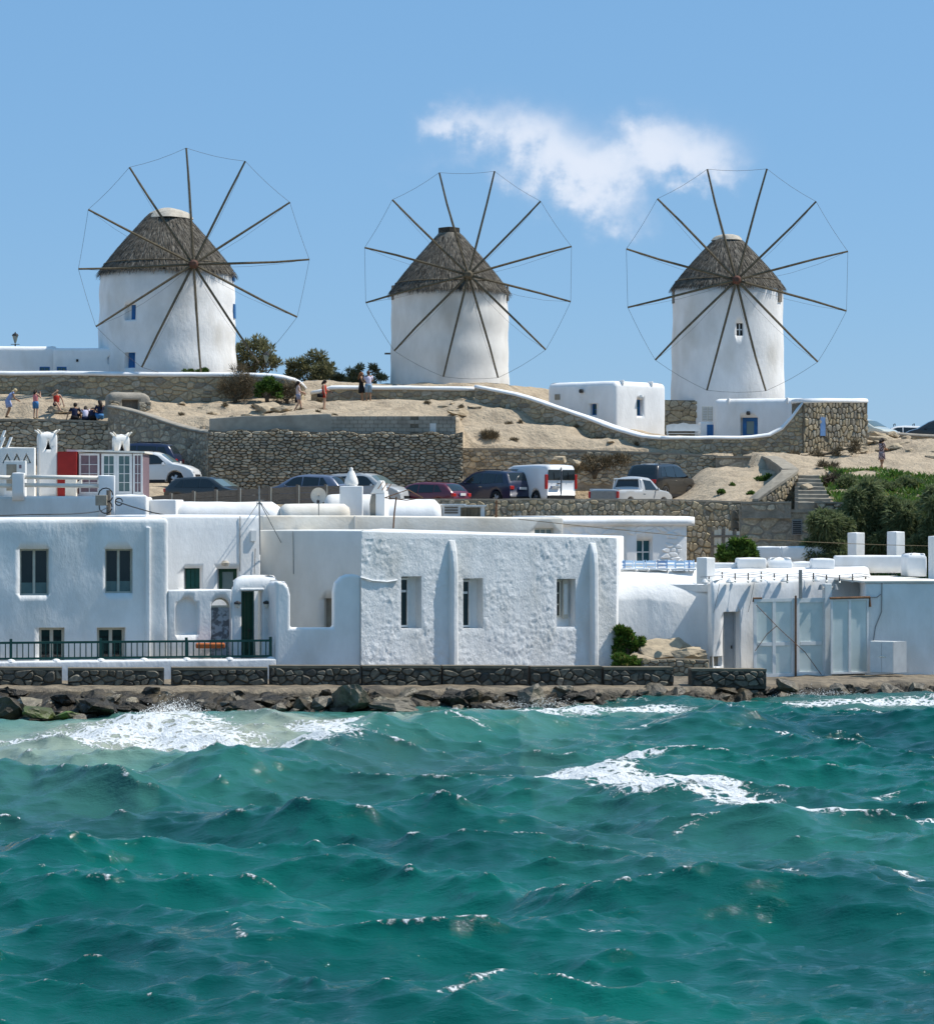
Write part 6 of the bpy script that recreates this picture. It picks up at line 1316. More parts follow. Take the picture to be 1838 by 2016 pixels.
for k, (x0, x1) in enumerate(((1212, 1253), (1255, 1277), (1279, 1318), (1321, 1352), (1353, 1370))):
    f_ = Frame((XW(x0, 99.9), 99.9), (XW(x1, 99.9), 99.9)); t = thing('white_table', 'low white table on the roof terrace, %s from the rough plaster house' % lab[k], 'table', f_.p(f_.L / 2, -.2, zf))
    MB().fbox(f_, .01, f_.L - .01, -.4, 0, ZW(1123, 99.9), ZW(1119.5, 99.9)).build('tabletop', 'white_frame', t); MB().fbox(f_, .05, .1, -.35, -.3, zf, ZW(1123, 99.9) - .002).build('leg', 'white_frame', t); MB().fbox(f_, f_.L - .1, f_.L - .05, -.35, -.3, zf, ZW(1123, 99.9) - .002).build('leg', 'white_frame', t)
cable('thin wire strung from the cream parapet to the white relief house', [(1020, 1022, 104.6), (1150, 1036, 105), (1260, 1047, 105.4), (1352, 1056, 107)], .014, 'leaf_dry', 'overhead_wire')
cable('thin yellowish wire running past the two tall chimneys', [(1465, 1060, 105.4), (1600, 1067, 105.4), (1720, 1072, 105.4), (1832, 1075, 105.4)], .012, 'leaf_dry', 'overhead_wire')
# ---------------------------------------------------------------- quay, benches, railing, shore rocks
def bench_y(X): return 88.9 + .17 * X
def quay_z(X): return ZW(1349, bench_y(X))
def make_quay():
    vs = []; xs = [-24 + .25 * i for i in range(int(48 / .25) + 1)]; rows = 14
    for X in xs:
        fy = max(shore(X) + 1.0 + .35 * fbm((X * .9, 2, 3), 4), bench_y(X) - 1.5) if X < 12 else shore(X) + .9 + .3 * fbm((X * .9, 2, 3), 4); zt_ = quay_z(X) if X < 10 else lerp(quay_z(X), .52, sstep(10, 12, X))
        e = .16 * fbm((X * 1.7, 5, 1), 4); by = bench_y(X) + 5.5
        for k in range(rows):
            if k == 0: p = (X, fy + .12 + e * .3, -.5)
            elif k == 1: p = (X, fy - .05 + e, zt_ - .28 + e * .5)
            elif k == 2: p = (X, fy + .08 + e, zt_ - .05 + e * .3)
            else: q = (k - 2) / (rows - 3); p = (X, lerp(fy + .15, by, q), zt_ + .05 * fbm((X * 1.5, q * 8, 2), 4))
            vs.append(p)
    n = rows; o = MB().add(vs, [(i * n + k, (i + 1) * n + k, (i + 1) * n + k + 1, i * n + k + 1) for i in range(len(xs) - 1) for k in range(n - 1)]).build('quay', 'quay', smooth=True); o['kind'] = 'structure'
make_quay()
def make_shelf():
    vs = []; xs = [-24 + .14 * i for i in range(int(48 / .14) + 1)]; n = 16
    for X in xs:
        ys = shore(X); fy = (max(ys + 1.0, bench_y(X) - 1.5) if X < 12 else ys + .9) + .35; zt_ = quay_z(X) if X < 10 else lerp(quay_z(X), .52, sstep(10, 12, X))
        for k in range(n):
            q = k / (n - 1); Y = lerp(ys - .9, fy, q); z = lerp(-.6, zt_ - .04, q ** 1.15); r = 1 - abs(fbm((X * 1.5, Y * 1.5, 2), 5)); r2 = fbm((X * 3.7, Y * 3.7, 8), 4); e = min(1, (1 - q) * 4)
            vs.append((X + .12 * r2, Y + (.25 * fbm((X * 1.3, 4, q * 3), 4)) * e, z + e * (.42 * (r - .72) + .12 * r2)))
    o = MB().add(vs, [(i * n + k, (i + 1) * n + k, (i + 1) * n + k + 1, i * n + k + 1) for i in range(len(xs) - 1) for k in range(n - 1)]).build('rock_shelf', 'rock_wet'); o['kind'] = 'structure'
make_shelf()
BEN = [(-30, 122, 1315, 'leftmost low stone bench wall, cut by the left edge of the view'), (134, 323, 1316, 'low stone bench wall on the quay, second from the left edge'), (338, 527, 1315, 'low stone bench wall on the quay in front of the arched niche and porch'),
       (532, 709, 1311, 'low stone bench wall in front of the low white front wall'), (713, 868, 1311, 'low stone bench wall left of the left buttress rib'), (871, 1039, 1311, 'low stone bench wall right of the left buttress rib'),
       (1044, 1184, 1312, 'low stone bench wall in front of the shuttered right window'), (1188, 1325, 1314, 'low stone bench wall below the green ice plants'), (1361, 1508, 1317, 'separate low stone bench wall in front of the tavern door')]
for i, (x0, x1, yt, lb) in enumerate(BEN):
    pts = []
    for x in (x0, (x0 + x1) / 2, x1):
        k = (x - 919) / F; Y = 88.9 / (1 - .17 * k); X = k * Y; pts.append((X, Y, ZW(yt + 3, Y), quay_z(X) - .03))
    path = WallPath(pts, False); t = thing('bench_wall', lb, 'bench wall', (pts[1][0], pts[1][1], pts[1][3]), 'low stone bench walls along the quay')
    wall_core(path, .5, 'mortar_black', 'masonry_core', t, .1)
    wall_cap(path, .5, .06, 'bench_cap', t, .04, 'capstone', 0)
    add_stones(t, path, .27, .19, 'stone_dark', 60 + i, .075, .012, limit=300, jit=1.05, drop=.32)
# terrace wall and floor under the railing
FW = Frame((XW(-30, 88.6), 88.6), (XW(543, 90.9), 90.9)); zw0, zw1 = ZW(1303, 88.6), ZW(1297, 90.9)
t = thing('plinth_wall', 'white plastered terrace base wall below the green railing', 'wall', FW.p(4, -.2, .5)); x0_, x1_ = FW.A.x, FW.p(FW.L, 0, 0).x
soft_block(fp(FW, .35), .2, lambda X, Y: lerp(zw0, zw1, (X - x0_) / (x1_ - x0_)), .08, .04, .25, .03).build('wall', 'whitewash', t, smooth=True)
c_ = [tuple(FW.p(.0, -.3, 0).xy), tuple(FW.p(FW.L, -.3, 0).xy), tuple(FC.p(FC.L, -.1, 0).xy), tuple(FA.p(FA.L, -.1, 0).xy), tuple(FA.p(0, -.1, 0).xy)]
MB().add([(x, y, 1.36) for x, y in c_] + [(x, y, .2) for x, y in c_], [(0, 1, 2, 3, 4)] + [(i, i + 5, (i + 1) % 5 + 5, (i + 1) % 5) for i in range(5)]).build('floor', 'cap_stone', t)
t = thing('railing', 'dark green wooden railing with balusters along the terrace', 'railing', FW.p(4, -.15, 1.5))
def rz_(u): return lerp(zw0, zw1, u / FW.L)
r0, r1 = 0, FW.u(537); H_ = .66
for zz, h in ((H_ - .07, .075), (.05, .07)): MB().fpoly(FW, [(r0, rz_(r0) + zz), (r1, rz_(r1) + zz), (r1, rz_(r1) + zz + h), (r0, rz_(r0) + zz + h)], -.22, -.13).build('rail', 'green_paint', t)
u = .1
while u < r1: MB().fbox(FW, u, u + .035, -.195, -.155, rz_(u) + .121, rz_(u) + H_ - .071).build('baluster', 'green_paint', t); u += .195
for x in (22, 111, 199, 284, 368, 453, 534):
    u = FW.u(x); big = x in (22, 199, 368, 534); MB().fbox(FW, u - .045, u + .045, -.225, -.125, rz_(u) - .03, rz_(u) + H_ + (.1 if big else .0)).build('post', 'green_paint', t) if big else None
    MB().lathe([(.17, -.02), (.12, .05), (.04, .075)], 10, FW.p(u, -.17, rz_(u))).build('post_footing', 'whitewash', t)
f_ = Frame((XW(385, 91.3), 91.3), (XW(443, 91.4), 91.4)); t = thing('terrace_table', 'orange topped table with white legs behind the green railing', 'table', f_.p(.5, -.3, 1.37)); MB().fbox(f_, 0, f_.L, -.5, 0, ZW(1277, 91.3), ZW(1267, 91.3)).build('tabletop', 'terracotta', t, bevel=.05)
for u in (.1, f_.L - .15):
    for o in (-.1, -.45): MB().fbox(f_, u, u + .05, o - .05, o, 1.37, ZW(1277, 91.3)).build('leg', 'white_frame', t)
# low rubble wall and rock bank between the houses
stone_wall('rubble_wall', 'low rubble wall below the brown rock between house and tavern', [(1262, 95.6, 1301, 1328), (1320, 95.4, 1298, 1330), (1394, 95.2, 1300, 1334)], .26, .17, 'stone_tan', 'mortar_dark', .6, None, seed=71)
# rocks
def rock_mesh(seed, sub=2, m='rock_wet', rough=.10, flat=1.0):
    rng = random.Random(seed); pts = []
    for _ in range(16):
        v = Vector((rng.gauss(0, 1), rng.gauss(0, 1), rng.gauss(0, 1))).normalized(); pts.append((v.x * (.8 + .4 * rng.random()), v.y * (.8 + .4 * rng.random()), v.z * flat * (.7 + .4 * rng.random())))
    bm = hullmesh(pts); bmesh.ops.triangulate(bm, faces=bm.faces); bmesh.ops.subdivide_edges(bm, edges=bm.edges, cuts=sub, use_grid_fill=True)
    for v in bm.verts: d = v.co.normalized(); v.co += d * rough * mn.fractal(v.co * 2.2 + Vector((seed * 3.1, 0, 0)), .9, 2, 4) 
    me = bpy.data.meshes.new('rock'); bm.to_mesh(me); bm.free(); me.materials.append(MATS[m]); return me
RW = [rock_mesh(100 + k, 3, 'rock_wet', .13, .75) for k in range(7)]; RH = [rock_mesh(120 + k, 3, 'rock_half_wet', .13, .75) for k in range(4)]; RA = [rock_mesh(130 + k, 3, 'rock_algae', .12, .7) for k in range(2)]; RT = [rock_mesh(140 + k, 3, 'rock_tan', .12, .8) for k in range(5)]
def rock(me, loc, s, rz, label, group, name='shore_rock', cat='rock', tilt=0):
    o = bpy.data.objects.new(name, me); COL.objects.link(o); o.location = loc; o.scale = s; o.rotation_euler = (tilt, tilt * .6, rz); return tag(o, label, cat, group)
rng = random.Random(8); X = -17.5
def near_bench(X):
    x = 919 + X / bench_y(X) * F; names = ['the leftmost bench wall', 'the second bench wall', 'the porch', 'the fourth bench wall', 'the left plaster window', 'the middle plaster window', 'the shuttered window', 'the ice plants', 'the separate bench wall']
    if x > 1515: return 'the glass screen' if x < 1715 else 'the white cabinet'
    return names[min(range(len(BEN)), key=lambda k: abs((BEN[k][0] + BEN[k][1]) / 2 - x))]
while X < 19:
    ys = shore(X); fq = max(ys + 1.0, bench_y(X) - 1.5) if X < 12 else ys + .9
    for row in range(5):
        if rng.random() < .14: continue
        s = (.15 + .33 * rng.random() ** 2.0) * (1.15 if X < 4 else 1.0); Y = lerp(ys - .35, fq + .05, row / 4) + rng.uniform(-.15, .15); z = lerp(-.12, max(.1, quay_z(X) - .22), row / 4) + rng.uniform(-.08, .05)
        dk = rng.random() < .66; me = rng.choice(RW) if dk else rng.choice(RH)
        lb = '%s %s %s below %s' % ('large' if s > .36 else 'small' if s < .21 else 'middling', 'dark wet boulder' if dk else 'brown half-wet boulder', ('lapped by the sea', 'at the foot of the quay', 'against the quay face', 'under the quay edge', 'on the quay edge')[row], near_bench(X))
        rock(me, (X + rng.uniform(-.2, .2), Y, z), (s * rng.uniform(.95, 1.5), s * rng.uniform(.8, 1.1), s * rng.uniform(.65, 1.0)), rng.random() * 6.3, lb, 'boulders along the waterline', tilt=rng.uniform(-.5, .5))
    X += .40 + .22 * rng.random()
def prock(me, x, y, d, s, rz, label, tilt=0, sz=None): p = W(x, y, d); rock(me, p, sz or (s, s, s * .85), rz, label, None, tilt=tilt)
prock(RH[0], 1046, 1372, 86.9, .62, 1.0, 'pointed pale sunlit rock standing in the foam below the right buttress rib', .5, (.55, .5, .75))
prock(RH[1], 690, 1378, 85.3, .85, 2.2, 'largest sunlit boulder leaning at the waterline below the low white front wall', .4, (.95, .7, .7))
prock(RH[2], 780, 1392, 85.4, .5, .3, 'brown slab of rock half in the foam, right of the largest boulder', .2, (.9, .6, .35)); prock(RW[2], 940, 1372, 87, .7, 4, 'big rounded brown boulder under the quay edge below the middle window', 0, (.75, .6, .6))
prock(RA[0], 75, 1404, 80.9, .55, 1, 'boulder with bright green algae at the left waterline', .1, (.75, .55, .42)); prock(RA[1], 130, 1412, 81.2, .45, 3, 'small algae-green rock beside the foam at the left', .2, (.55, .5, .32)); prock(RH[3], 55, 1385, 82, .6, 5, 'flat-topped tan block of rock above the algae boulder', .1, (.6, .5, .45))
prock(RW[4], 190, 1392, 82.5, .9, 2, 'broad dark flat boulder in front of the second bench wall', .1, (1.0, .7, .5)); prock(RW[1], 10, 1398, 80.8, .8, 2, 'large grey rounded boulder at the left edge of the waterline', 0, (.8, .7, .65))
prock(RH[0], 1650, 1362, 91.6, .5, 3, 'brown upright rock in the surf in front of the tall glass panes', .5, (.45, .4, .5)); prock(RH[2], 1802, 1358, 92.4, .5, 2, 'tan rounded rock at the waterline near the right edge', .2, (.5, .45, .45)); prock(RH[1], 1545, 1352, 91.2, .6, 1, 'dark angular rock under the quay edge in front of the glass screen', .3, (.7, .4, .4))
# brown rock bank beside the rough house
prock(RT[0], 1300, 1280, 97.2, 1.2, .5, 'large brown weathered rock leaning against the tavern wall', .1, (1.25, .8, .75)); prock(RT[1], 1350, 1290, 97.0, 1, 2.5, 'brown rock block at the foot of the tavern wall, right of the large one', 0, (.85, .7, .6)); prock(RT[2], 1255, 1306, 96.6, 1, 4, 'sandy brown rock under the ice plants', 0, (.9, .8, .5)); prock(RT[3], 1330, 1312, 96.4, 1, 1, 'flat brown ledge of rock above the low rubble wall', 0, (1.2, .7, .3))
# boulders on the hill
for k, (x, y, d, s, rz, lb) in enumerate([(528, 803, 136.5, (.9, .7, .55), 1, 'big split boulder left of the woman with the black bag'), (552, 806, 136.2, (.6, .5, .42), 3, 'boulder leaning on the right of the big split boulder'),
        (905, 812, 139, (1.1, .6, .28), 1, 'flat rock slab on the slope above the concrete blocks'), (930, 800, 140.2, (.7, .4, .25), 2, 'pale slab of rock at the foot of the sweeping wall'), (905, 790, 141, (.5, .4, .25), 4, 'small rock at the foot of the wall below the middle windmill'),
        (740, 797, 140.5, (1.1, .6, .25), 3, 'low hump of rock at the feet of the couple'), (1095, 906, 131.5, (.7, .5, .4), 2, 'boulder on the bank behind the white van'), (1130, 915, 131.5, (.5, .4, .35), 5, 'smaller boulder on the bank right of the van'), (890, 828, 137, (.9, .6, .35), 5, 'rock ledge beside the end of the concrete block wall'),
        (120, 808, 136, (.8, .5, .42), .4, 'block of rock on which the woman in red sits'), (1588, 958, 118, (.3, .3, .25), 1, 'tan stone lying beside the upper steps'), (1690, 960, 121, (.4, .3, .25), 4, 'pale stone on the bank right of the steps')]):
    p = W(x, y, d); rock(RT[k % 5], p, s, rz, lb, None, 'boulder')
rng = random.Random(12)
for k in range(26):
    x = rng.uniform(1665, 1835); y = interp([(1665, 880), (1700, 872), (1760, 868), (1835, 890)], x) + rng.uniform(-12, 14); d = 134 + (905 - y) * .12; s = rng.uniform(.35, .85)
    rock(RT[k % 5], W(x, y, d), (s * 1.3, s, s * .7), rng.random() * 6, '%s weathered tan boulder %s of the outcrop right of the bastion' % ('large' if s > .68 else 'small' if s < .5 else 'middling', ('at the lower edge' if y > 884 else 'at the upper edge' if y < 868 else 'in the middle') + (' left' if x < 1715 else ' right' if x > 1785 else '')), 'boulders of the outcrop beside the bastion', 'boulder')
for k in range(80):
    x = rng.uniform(300, 1270); X = XW(x, 138); Y = rng.uniform(131, 141)
    if Y < back_line(X) + 1.5: continue
    s = rng.uniform(.1, .28); rock(RT[k % 5], (X, Y, ground_z(X, Y) + .02), (s * 1.4, s, s * .6), rng.random() * 6, 'small loose stone on the sandy slope', 'loose stones on the sandy slope', 'loose_stone', 'stone')
# ---------------------------------------------------------------- vegetation
def leaves(mb, c, r, n, ln, wd, rng, up=.3, droop=0, shell=.55):
    for _ in range(n):
        v = Vector((rng.gauss(0, 1), rng.gauss(0, 1), rng.gauss(0, 1))).normalized(); q = shell + (1 - shell) * rng.random() ** .5
        if rng.random() < .25: q *= rng.random()
        p = Vector((c[0] + v.x * r[0] * q, c[1] + v.y * r[1] * q, c[2] + v.z * r[2] * q)); d = (v + Vector((rng.gauss(0, .6), rng.gauss(0, .6), rng.gauss(0, .6) + up))).normalized()
        L_ = ln * (.6 + .8 * rng.random()); s = d.cross(Vector((rng.gauss(0, 1), rng.gauss(0, 1), rng.gauss(0, 1)))); s = s.normalized() * wd * (.6 + .7 * rng.random())
        e = p + d * L_ - Vector((0, 0, droop * L_)); m = p.lerp(e, .5) + Vector((0, 0, droop * L_ * .25)); b = len(mb.v)
        mb.v += [tuple(p), tuple(m + s), tuple(e), tuple(m - s)]; mb.f.append((b, b + 1, b + 2, b + 3))
def bush(name, label, cat, base, clumps, n, ln, wd, m, seed, trunk=True, up=.3, droop=0, group=None, tr=.09, crown='crown', fill=1.0):
    """clumps: (dx, dy, dz, rx, ry, rz) from the base"""
    rng = random.Random(seed); t = thing(name, label, cat, base, group); B = Vector(base); mb = MB(); tk = MB(); tot = sum(c[3] * c[5] for c in clumps)
    for dx, dy, dz, rx, ry, rz in clumps:
        c = B + Vector((dx, dy, dz)); sub = max(3, int(9 * fill)); k = int(n * rx * rz / tot / (sub + 1))
        leaves(mb, c, (rx * .8, ry * .8, rz * .8), k, ln, wd, rng, up, droop, .2)
        for _ in range(sub):
            v = Vector((rng.gauss(0, 1), rng.gauss(0, 1), rng.gauss(0, .9))).normalized(); q = rng.uniform(.55, .95); cc = c + Vector((v.x * rx * q, v.y * ry * q, v.z * rz * q)); f = rng.uniform(.25, .45)
            leaves(mb, cc, (rx * f, ry * f, rz * f), k, ln, wd, rng, up, droop, .3)
        if trunk:
            mid = B.lerp(c, .5) + Vector((rng.uniform(-.15, .15), rng.uniform(-.1, .1), .1)); tk.tube([B - Vector((0, 0, .2)), B + Vector((dx * .12, dy * .12, dz * .25)), mid, c, c + Vector((rng.uniform(-.3, .3) * rx, 0, rz * .6))], [tr, tr * .85, tr * .55, tr * .3, tr * .1], 6)
    if trunk: tk.build('trunk' if trunk is True else trunk, 'bark', t, smooth=True)
    o = mb.build(crown, m, t); return t
def px(x, y, d): return W(x, y, d)
def clump_px(base, lst, d):
    return [((XW(x, d) - base[0]), rng_d, ZW(y, d) - base[2], rx / F * d, rx / F * d * .8, ry / F * d) for x, y, rx, ry, rng_d in lst]
def tree_px(name, label, cat, bx, by, d, lst, n, ln, wd, m, seed, **k):
    b = tuple(px(bx, by, d)); return bush(name, label, cat, b, clump_px(b, lst, d), n, ln, wd, m, seed, **k)
tree_px('pine_tree', 'dark green windswept tree right of the leftmost windmill', 'tree', 500, 765, 152, [(480, 690, 18, 20, 0), (505, 676, 20, 16, .4), (525, 700, 22, 22, -.3), (500, 720, 30, 18, .2), (540, 716, 12, 12, 0), (470, 715, 12, 16, 0)], 4200, .26, .036, 'leaf_olive', 1, up=.5)
tree_px('pine_tree', 'broad dark tree behind the low wall between the left and middle windmills', 'tree', 620, 785, 153, [(585, 725, 24, 20, 0), (622, 708, 24, 16, .3), (610, 735, 34, 18, 0), (650, 728, 22, 18, -.3), (570, 745, 20, 14, .2), (640, 748, 30, 14, 0), (672, 745, 16, 12, 0)], 5600, .26, .036, 'leaf_olive', 2, up=.5)
tree_px('pine_tree', 'small ragged tree behind the couple left of the middle windmill', 'tree', 715, 785, 152.5, [(696, 735, 12, 11, 0), (708, 724, 8, 7, 0), (735, 728, 10, 10, .2), (748, 743, 13, 8, 0), (718, 748, 22, 9, .1), (690, 752, 12, 8, 0)], 2400, .22, .034, 'leaf_olive', 3, up=.4)
tree_px('dry_shrub', 'grey leafless shrub against the white coped wall below the leftmost windmill', 'shrub', 462, 792, 139.2, [(450, 765, 20, 22, 0), (475, 745, 18, 26, 0), (470, 775, 30, 16, 0), (492, 760, 16, 20, 0)], 3600, .34, .012, 'leaf_dry', 4, up=.8, trunk='stems')
tree_px('green_shrub', 'green leafy shrub at the rounded end of the white coped wall', 'shrub', 525, 790, 139.0, [(512, 765, 14, 14, 0), (530, 758, 16, 14, 0), (545, 770, 14, 14, 0)], 2200, .16, .05, 'leaf_fresh', 5, trunk='stems')
tree_px('dry_shrub', 'straw-coloured bush at the end of the wall above the woman with the bag', 'shrub', 565, 790, 139.4, [(560, 765, 14, 18, 0), (580, 772, 14, 16, 0), (545, 782, 12, 9, 0)], 1800, .28, .016, 'leaf_dry', 6, up=.6, trunk='stems')
tree_px('green_shrub', 'low bright green shrub on top of the wall below the leftmost windmill', 'shrub', 385, 737, 141.8, [(370, 731, 14, 5, 0), (398, 730, 14, 5, 0)], 900, .12, .04, 'leaf_fresh', 7, trunk='stems')
tree_px('grass_tuft', 'olive grass tuft on the sandy slope above the lower rubble wall', 'plant', 963, 872, 135.6, [(955, 862, 10, 9, 0), (970, 862, 11, 8, 0)], 900, .32, .014, 'leaf_dry', 8, up=1.2, trunk='stems')
for k, (x, y, d, lb) in enumerate(((1503, 946, 125, 'green tuft in the shaded corner beside the return wall'), (1478, 970, 121, 'small green weed on the bare earth below the shaded wall'), (1420, 960, 122, 'small green weed on the bare earth right of the black four-by-four'), (1440, 948, 124, 'tiny green weed on the bare earth, farther back'))):
    s = (14, 7, 7, 5)[k]; z = surf_z(XW(x, d), d); y = 1008 - (z - EYE) * F / d; tree_px('weed_tuft', lb, 'plant', x, y, d, [(x, y - s * .4, s, s * .6, 0)], (900, 300, 300, 200)[k], .12, .035, 'leaf_fresh', 20 + k, trunk='stems', up=.8)
rs_ = random.Random(91)
for k in range(34):
    x = rs_.uniform(300, 1260); Y = rs_.uniform(130.5, 141.5); X = XW(x, Y)
    if Y < back_line(X) + 1.0: continue
    z = surf_z(X, Y); yy_ = 1008 - (z - EYE) * F / Y; s = rs_.uniform(2.5, 6)
    tree_px('scrub_tuft', 'small dry scrub tuft on the sandy slope', 'plant', x, yy_, Y, [(x, yy_ - s * .4, s * 1.3, s * .6, 0)], int(60 + s * 25), .16, .014, 'leaf_dry', 200 + k, trunk='stems', up=.9, group='dry scrub tufts on the sandy slope', tr=.02)
# tamarisks at the right
TM = dict(up=.5, droop=.35, tr=.13, fill=1.3)
tree_px('tamarisk', 'feathery tamarisk bush in front of the dark terrace wall, left of the two chimneys', 'bush', 1630, 1105, 109.6, [(1618, 1040, 30, 38, 0), (1640, 1070, 34, 32, .3), (1602, 1080, 22, 24, 0), (1652, 1030, 26, 28, .4), (1628, 1095, 36, 14, 0)], 22000, .32, .026, 'leaf_tamarisk', 31, **TM)
tree_px('tamarisk', 'tall feathery tamarisk rising behind the left one of the two chimneys', 'bush', 1705, 1100, 111.5, [(1688, 1000, 36, 38, 0), (1712, 972, 30, 30, .3), (1700, 1050, 46, 40, 0), (1735, 1015, 36, 40, 0), (1668, 1035, 28, 30, 0), (1710, 1085, 50, 24, 0)], 30000, .34, .026, 'leaf_tamarisk', 32, **TM)
tree_px('tamarisk', 'feathery tamarisk behind the right one of the two chimneys', 'bush', 1775, 1100, 110.5, [(1768, 1015, 34, 36, 0), (1792, 1045, 38, 34, .3), (1758, 1070, 40, 28, 0), (1802, 1080, 36, 26, 0)], 24000, .32, .026, 'leaf_tamarisk', 33, **TM)
tree_px('tamarisk', 'dark tamarisk at the right edge of the view', 'bush', 1845, 1095, 109.5, [(1832, 1005, 34, 40, 0), (1855, 1050, 38, 40, 0), (1822, 1068, 28, 34, 0)], 17000, .32, .026, 'leaf_tamarisk', 34, **TM)
tree_px('garden_plant', 'bright green leafy plant beside the timber gate', 'plant', 1450, 1118, 107.2, [(1430, 1092, 18, 15, 0), (1455, 1085, 20, 20, .2), (1475, 1092, 16, 16, 0), (1468, 1070, 8, 12, 0)], 3600, .22, .04, 'leaf_fresh', 35, trunk='stems', up=.7)
# ice plant on the bank at the right, and twigs
def ground_cover():
    rng = random.Random(77); mb = MB()
    for _ in range(36000):
        X = rng.uniform(16.2, 25); Y = rng.uniform(100.5, 128.5); e = interp([(15.5, 118), (16.6, 125), (19, 126.5), (22, 123.8), (26, 122)], X)
        if Y > e + 1.2 * mn.noise(Vector((X * .8, Y * .8, 0))) or X < 16.6 + .5 * mn.noise(Vector((Y * .7, 0, 0))) + (.8 if Y > 124 else 0): continue
        if mn.noise(Vector((X * .55, Y * .55, 3))) < -.42: continue
        z = surf_z(X, Y); h = .07 + .17 * rng.random() * (1.2 + mn.noise(Vector((X * .4, Y * .4, 9)))); a = rng.random() * 6.3; w = .03 + .03 * rng.random(); dx, dy = math.cos(a), math.sin(a); lean = rng.uniform(-.2, .2), rng.uniform(-.2, .2); b = len(mb.v)
        mb.v += [(X - dx * w, Y - dy * w, z - .02), (X + dx * w, Y + dy * w, z - .02), (X + lean[0] + dx * w * .8, Y + lean[1] + dy * w * .8, z + h * .6), (X + lean[0] * 1.4, Y + lean[1] * 1.4, z + h)]; mb.f.append((b, b + 1, b + 2, b + 3))
    o = mb.build('ice_plant_cover', 'leaf_iceplant'); tag(o, 'bright green ice plant carpet covering the bank at the right', 'ground cover', kind='stuff')
ground_cover()
rs_ = random.Random(17)
for k in range(12):
    X = rs_.uniform(17.2, 23.5); Y = rs_.uniform(113, 122.5); z = surf_z(X, Y); x = 919 + X / Y * F; yy_ = 1008 - (z - EYE) * F / Y; s_ = rs_.uniform(12, 22)
    tree_px('low_shrub', 'low olive green shrub among the ice plant on the right bank', 'shrub', x, yy_, Y, [(x, yy_ - s_ * .3, s_, s_ * .6, 0), (x + s_ * .7, yy_ - s_ * .1, s_ * .7, s_ * .4, .2), (x - s_ * .6, yy_ - s_ * .15, s_ * .6, s_ * .4, -.2)], 2600, .26, .026, 'leaf_tamarisk', 300 + k, up=.6, droop=.2, trunk='stems', group='low shrubs on the right bank', tr=.04)
tree_px('dry_shrub', 'grey brushwood heap on the bank right of the steps', 'shrub', 1645, 960, 121.5, [(1635, 950, 14, 12, 0), (1655, 960, 16, 14, 0)], 1600, .4, .012, 'bark', 41, up=.4, trunk='stems')
tree_px('dry_shrub', 'dry reddish weeds at the top of the steps', 'shrub', 1625, 922, 127.2, [(1618, 917, 12, 6, 0), (1640, 920, 12, 5, 0)], 700, .25, .014, 'leaf_dry', 42, up=.9, trunk='stems')
tree_px('dry_shrub', 'dry weeds at the foot of the bastion wall', 'shrub', 1600, 904, 133.0, [(1560, 897, 16, 6, 0), (1605, 897, 14, 6, 0), (1650, 893, 10, 10, 0), (1680, 880, 10, 14, 0)], 1500, .25, .016, 'leaf_dry', 43, up=.9, trunk='stems')
tree_px('dry_shrub', 'dry scrub on the earth bank behind the white van and pickup', 'shrub', 1170, 935, 131.6, [(1140, 925, 24, 14, 0), (1185, 915, 26, 14, 0), (1220, 905, 22, 10, 0), (1160, 905, 20, 8, .6)], 3000, .24, .02, 'leaf_dry', 44, up=.7, trunk='stems')
# ice plants tumbling over the rock beside the rough house
tree_px('ice_plant', 'vivid green ice plant clump beside the rough plaster house, upper of two', 'plant', 1235, 1285, 96.9, [(1218, 1242, 9, 8, 0), (1230, 1250, 12, 9, 0), (1243, 1260, 12, 9, 0), (1255, 1272, 10, 7, 0), (1224, 1266, 14, 12, 0), (1240, 1280, 14, 9, .2), (1262, 1262, 5, 4, 0), (1216, 1284, 9, 9, 0)], 5200, .17, .035, 'leaf_iceplant', 45, up=.9, trunk='stems', crown='foliage', tr=.03)
tree_px('ice_plant', 'vivid green ice plant clump above the eighth bench wall, lower of two', 'plant', 1240, 1318, 95.8, [(1220, 1300, 12, 9, 0), (1236, 1304, 14, 9, 0), (1252, 1308, 12, 6, 0), (1264, 1311, 8, 4, 0), (1228, 1311, 16, 6, 0)], 4000, .17, .035, 'leaf_iceplant', 46, up=.9, trunk='stems', crown='foliage', tr=.03)

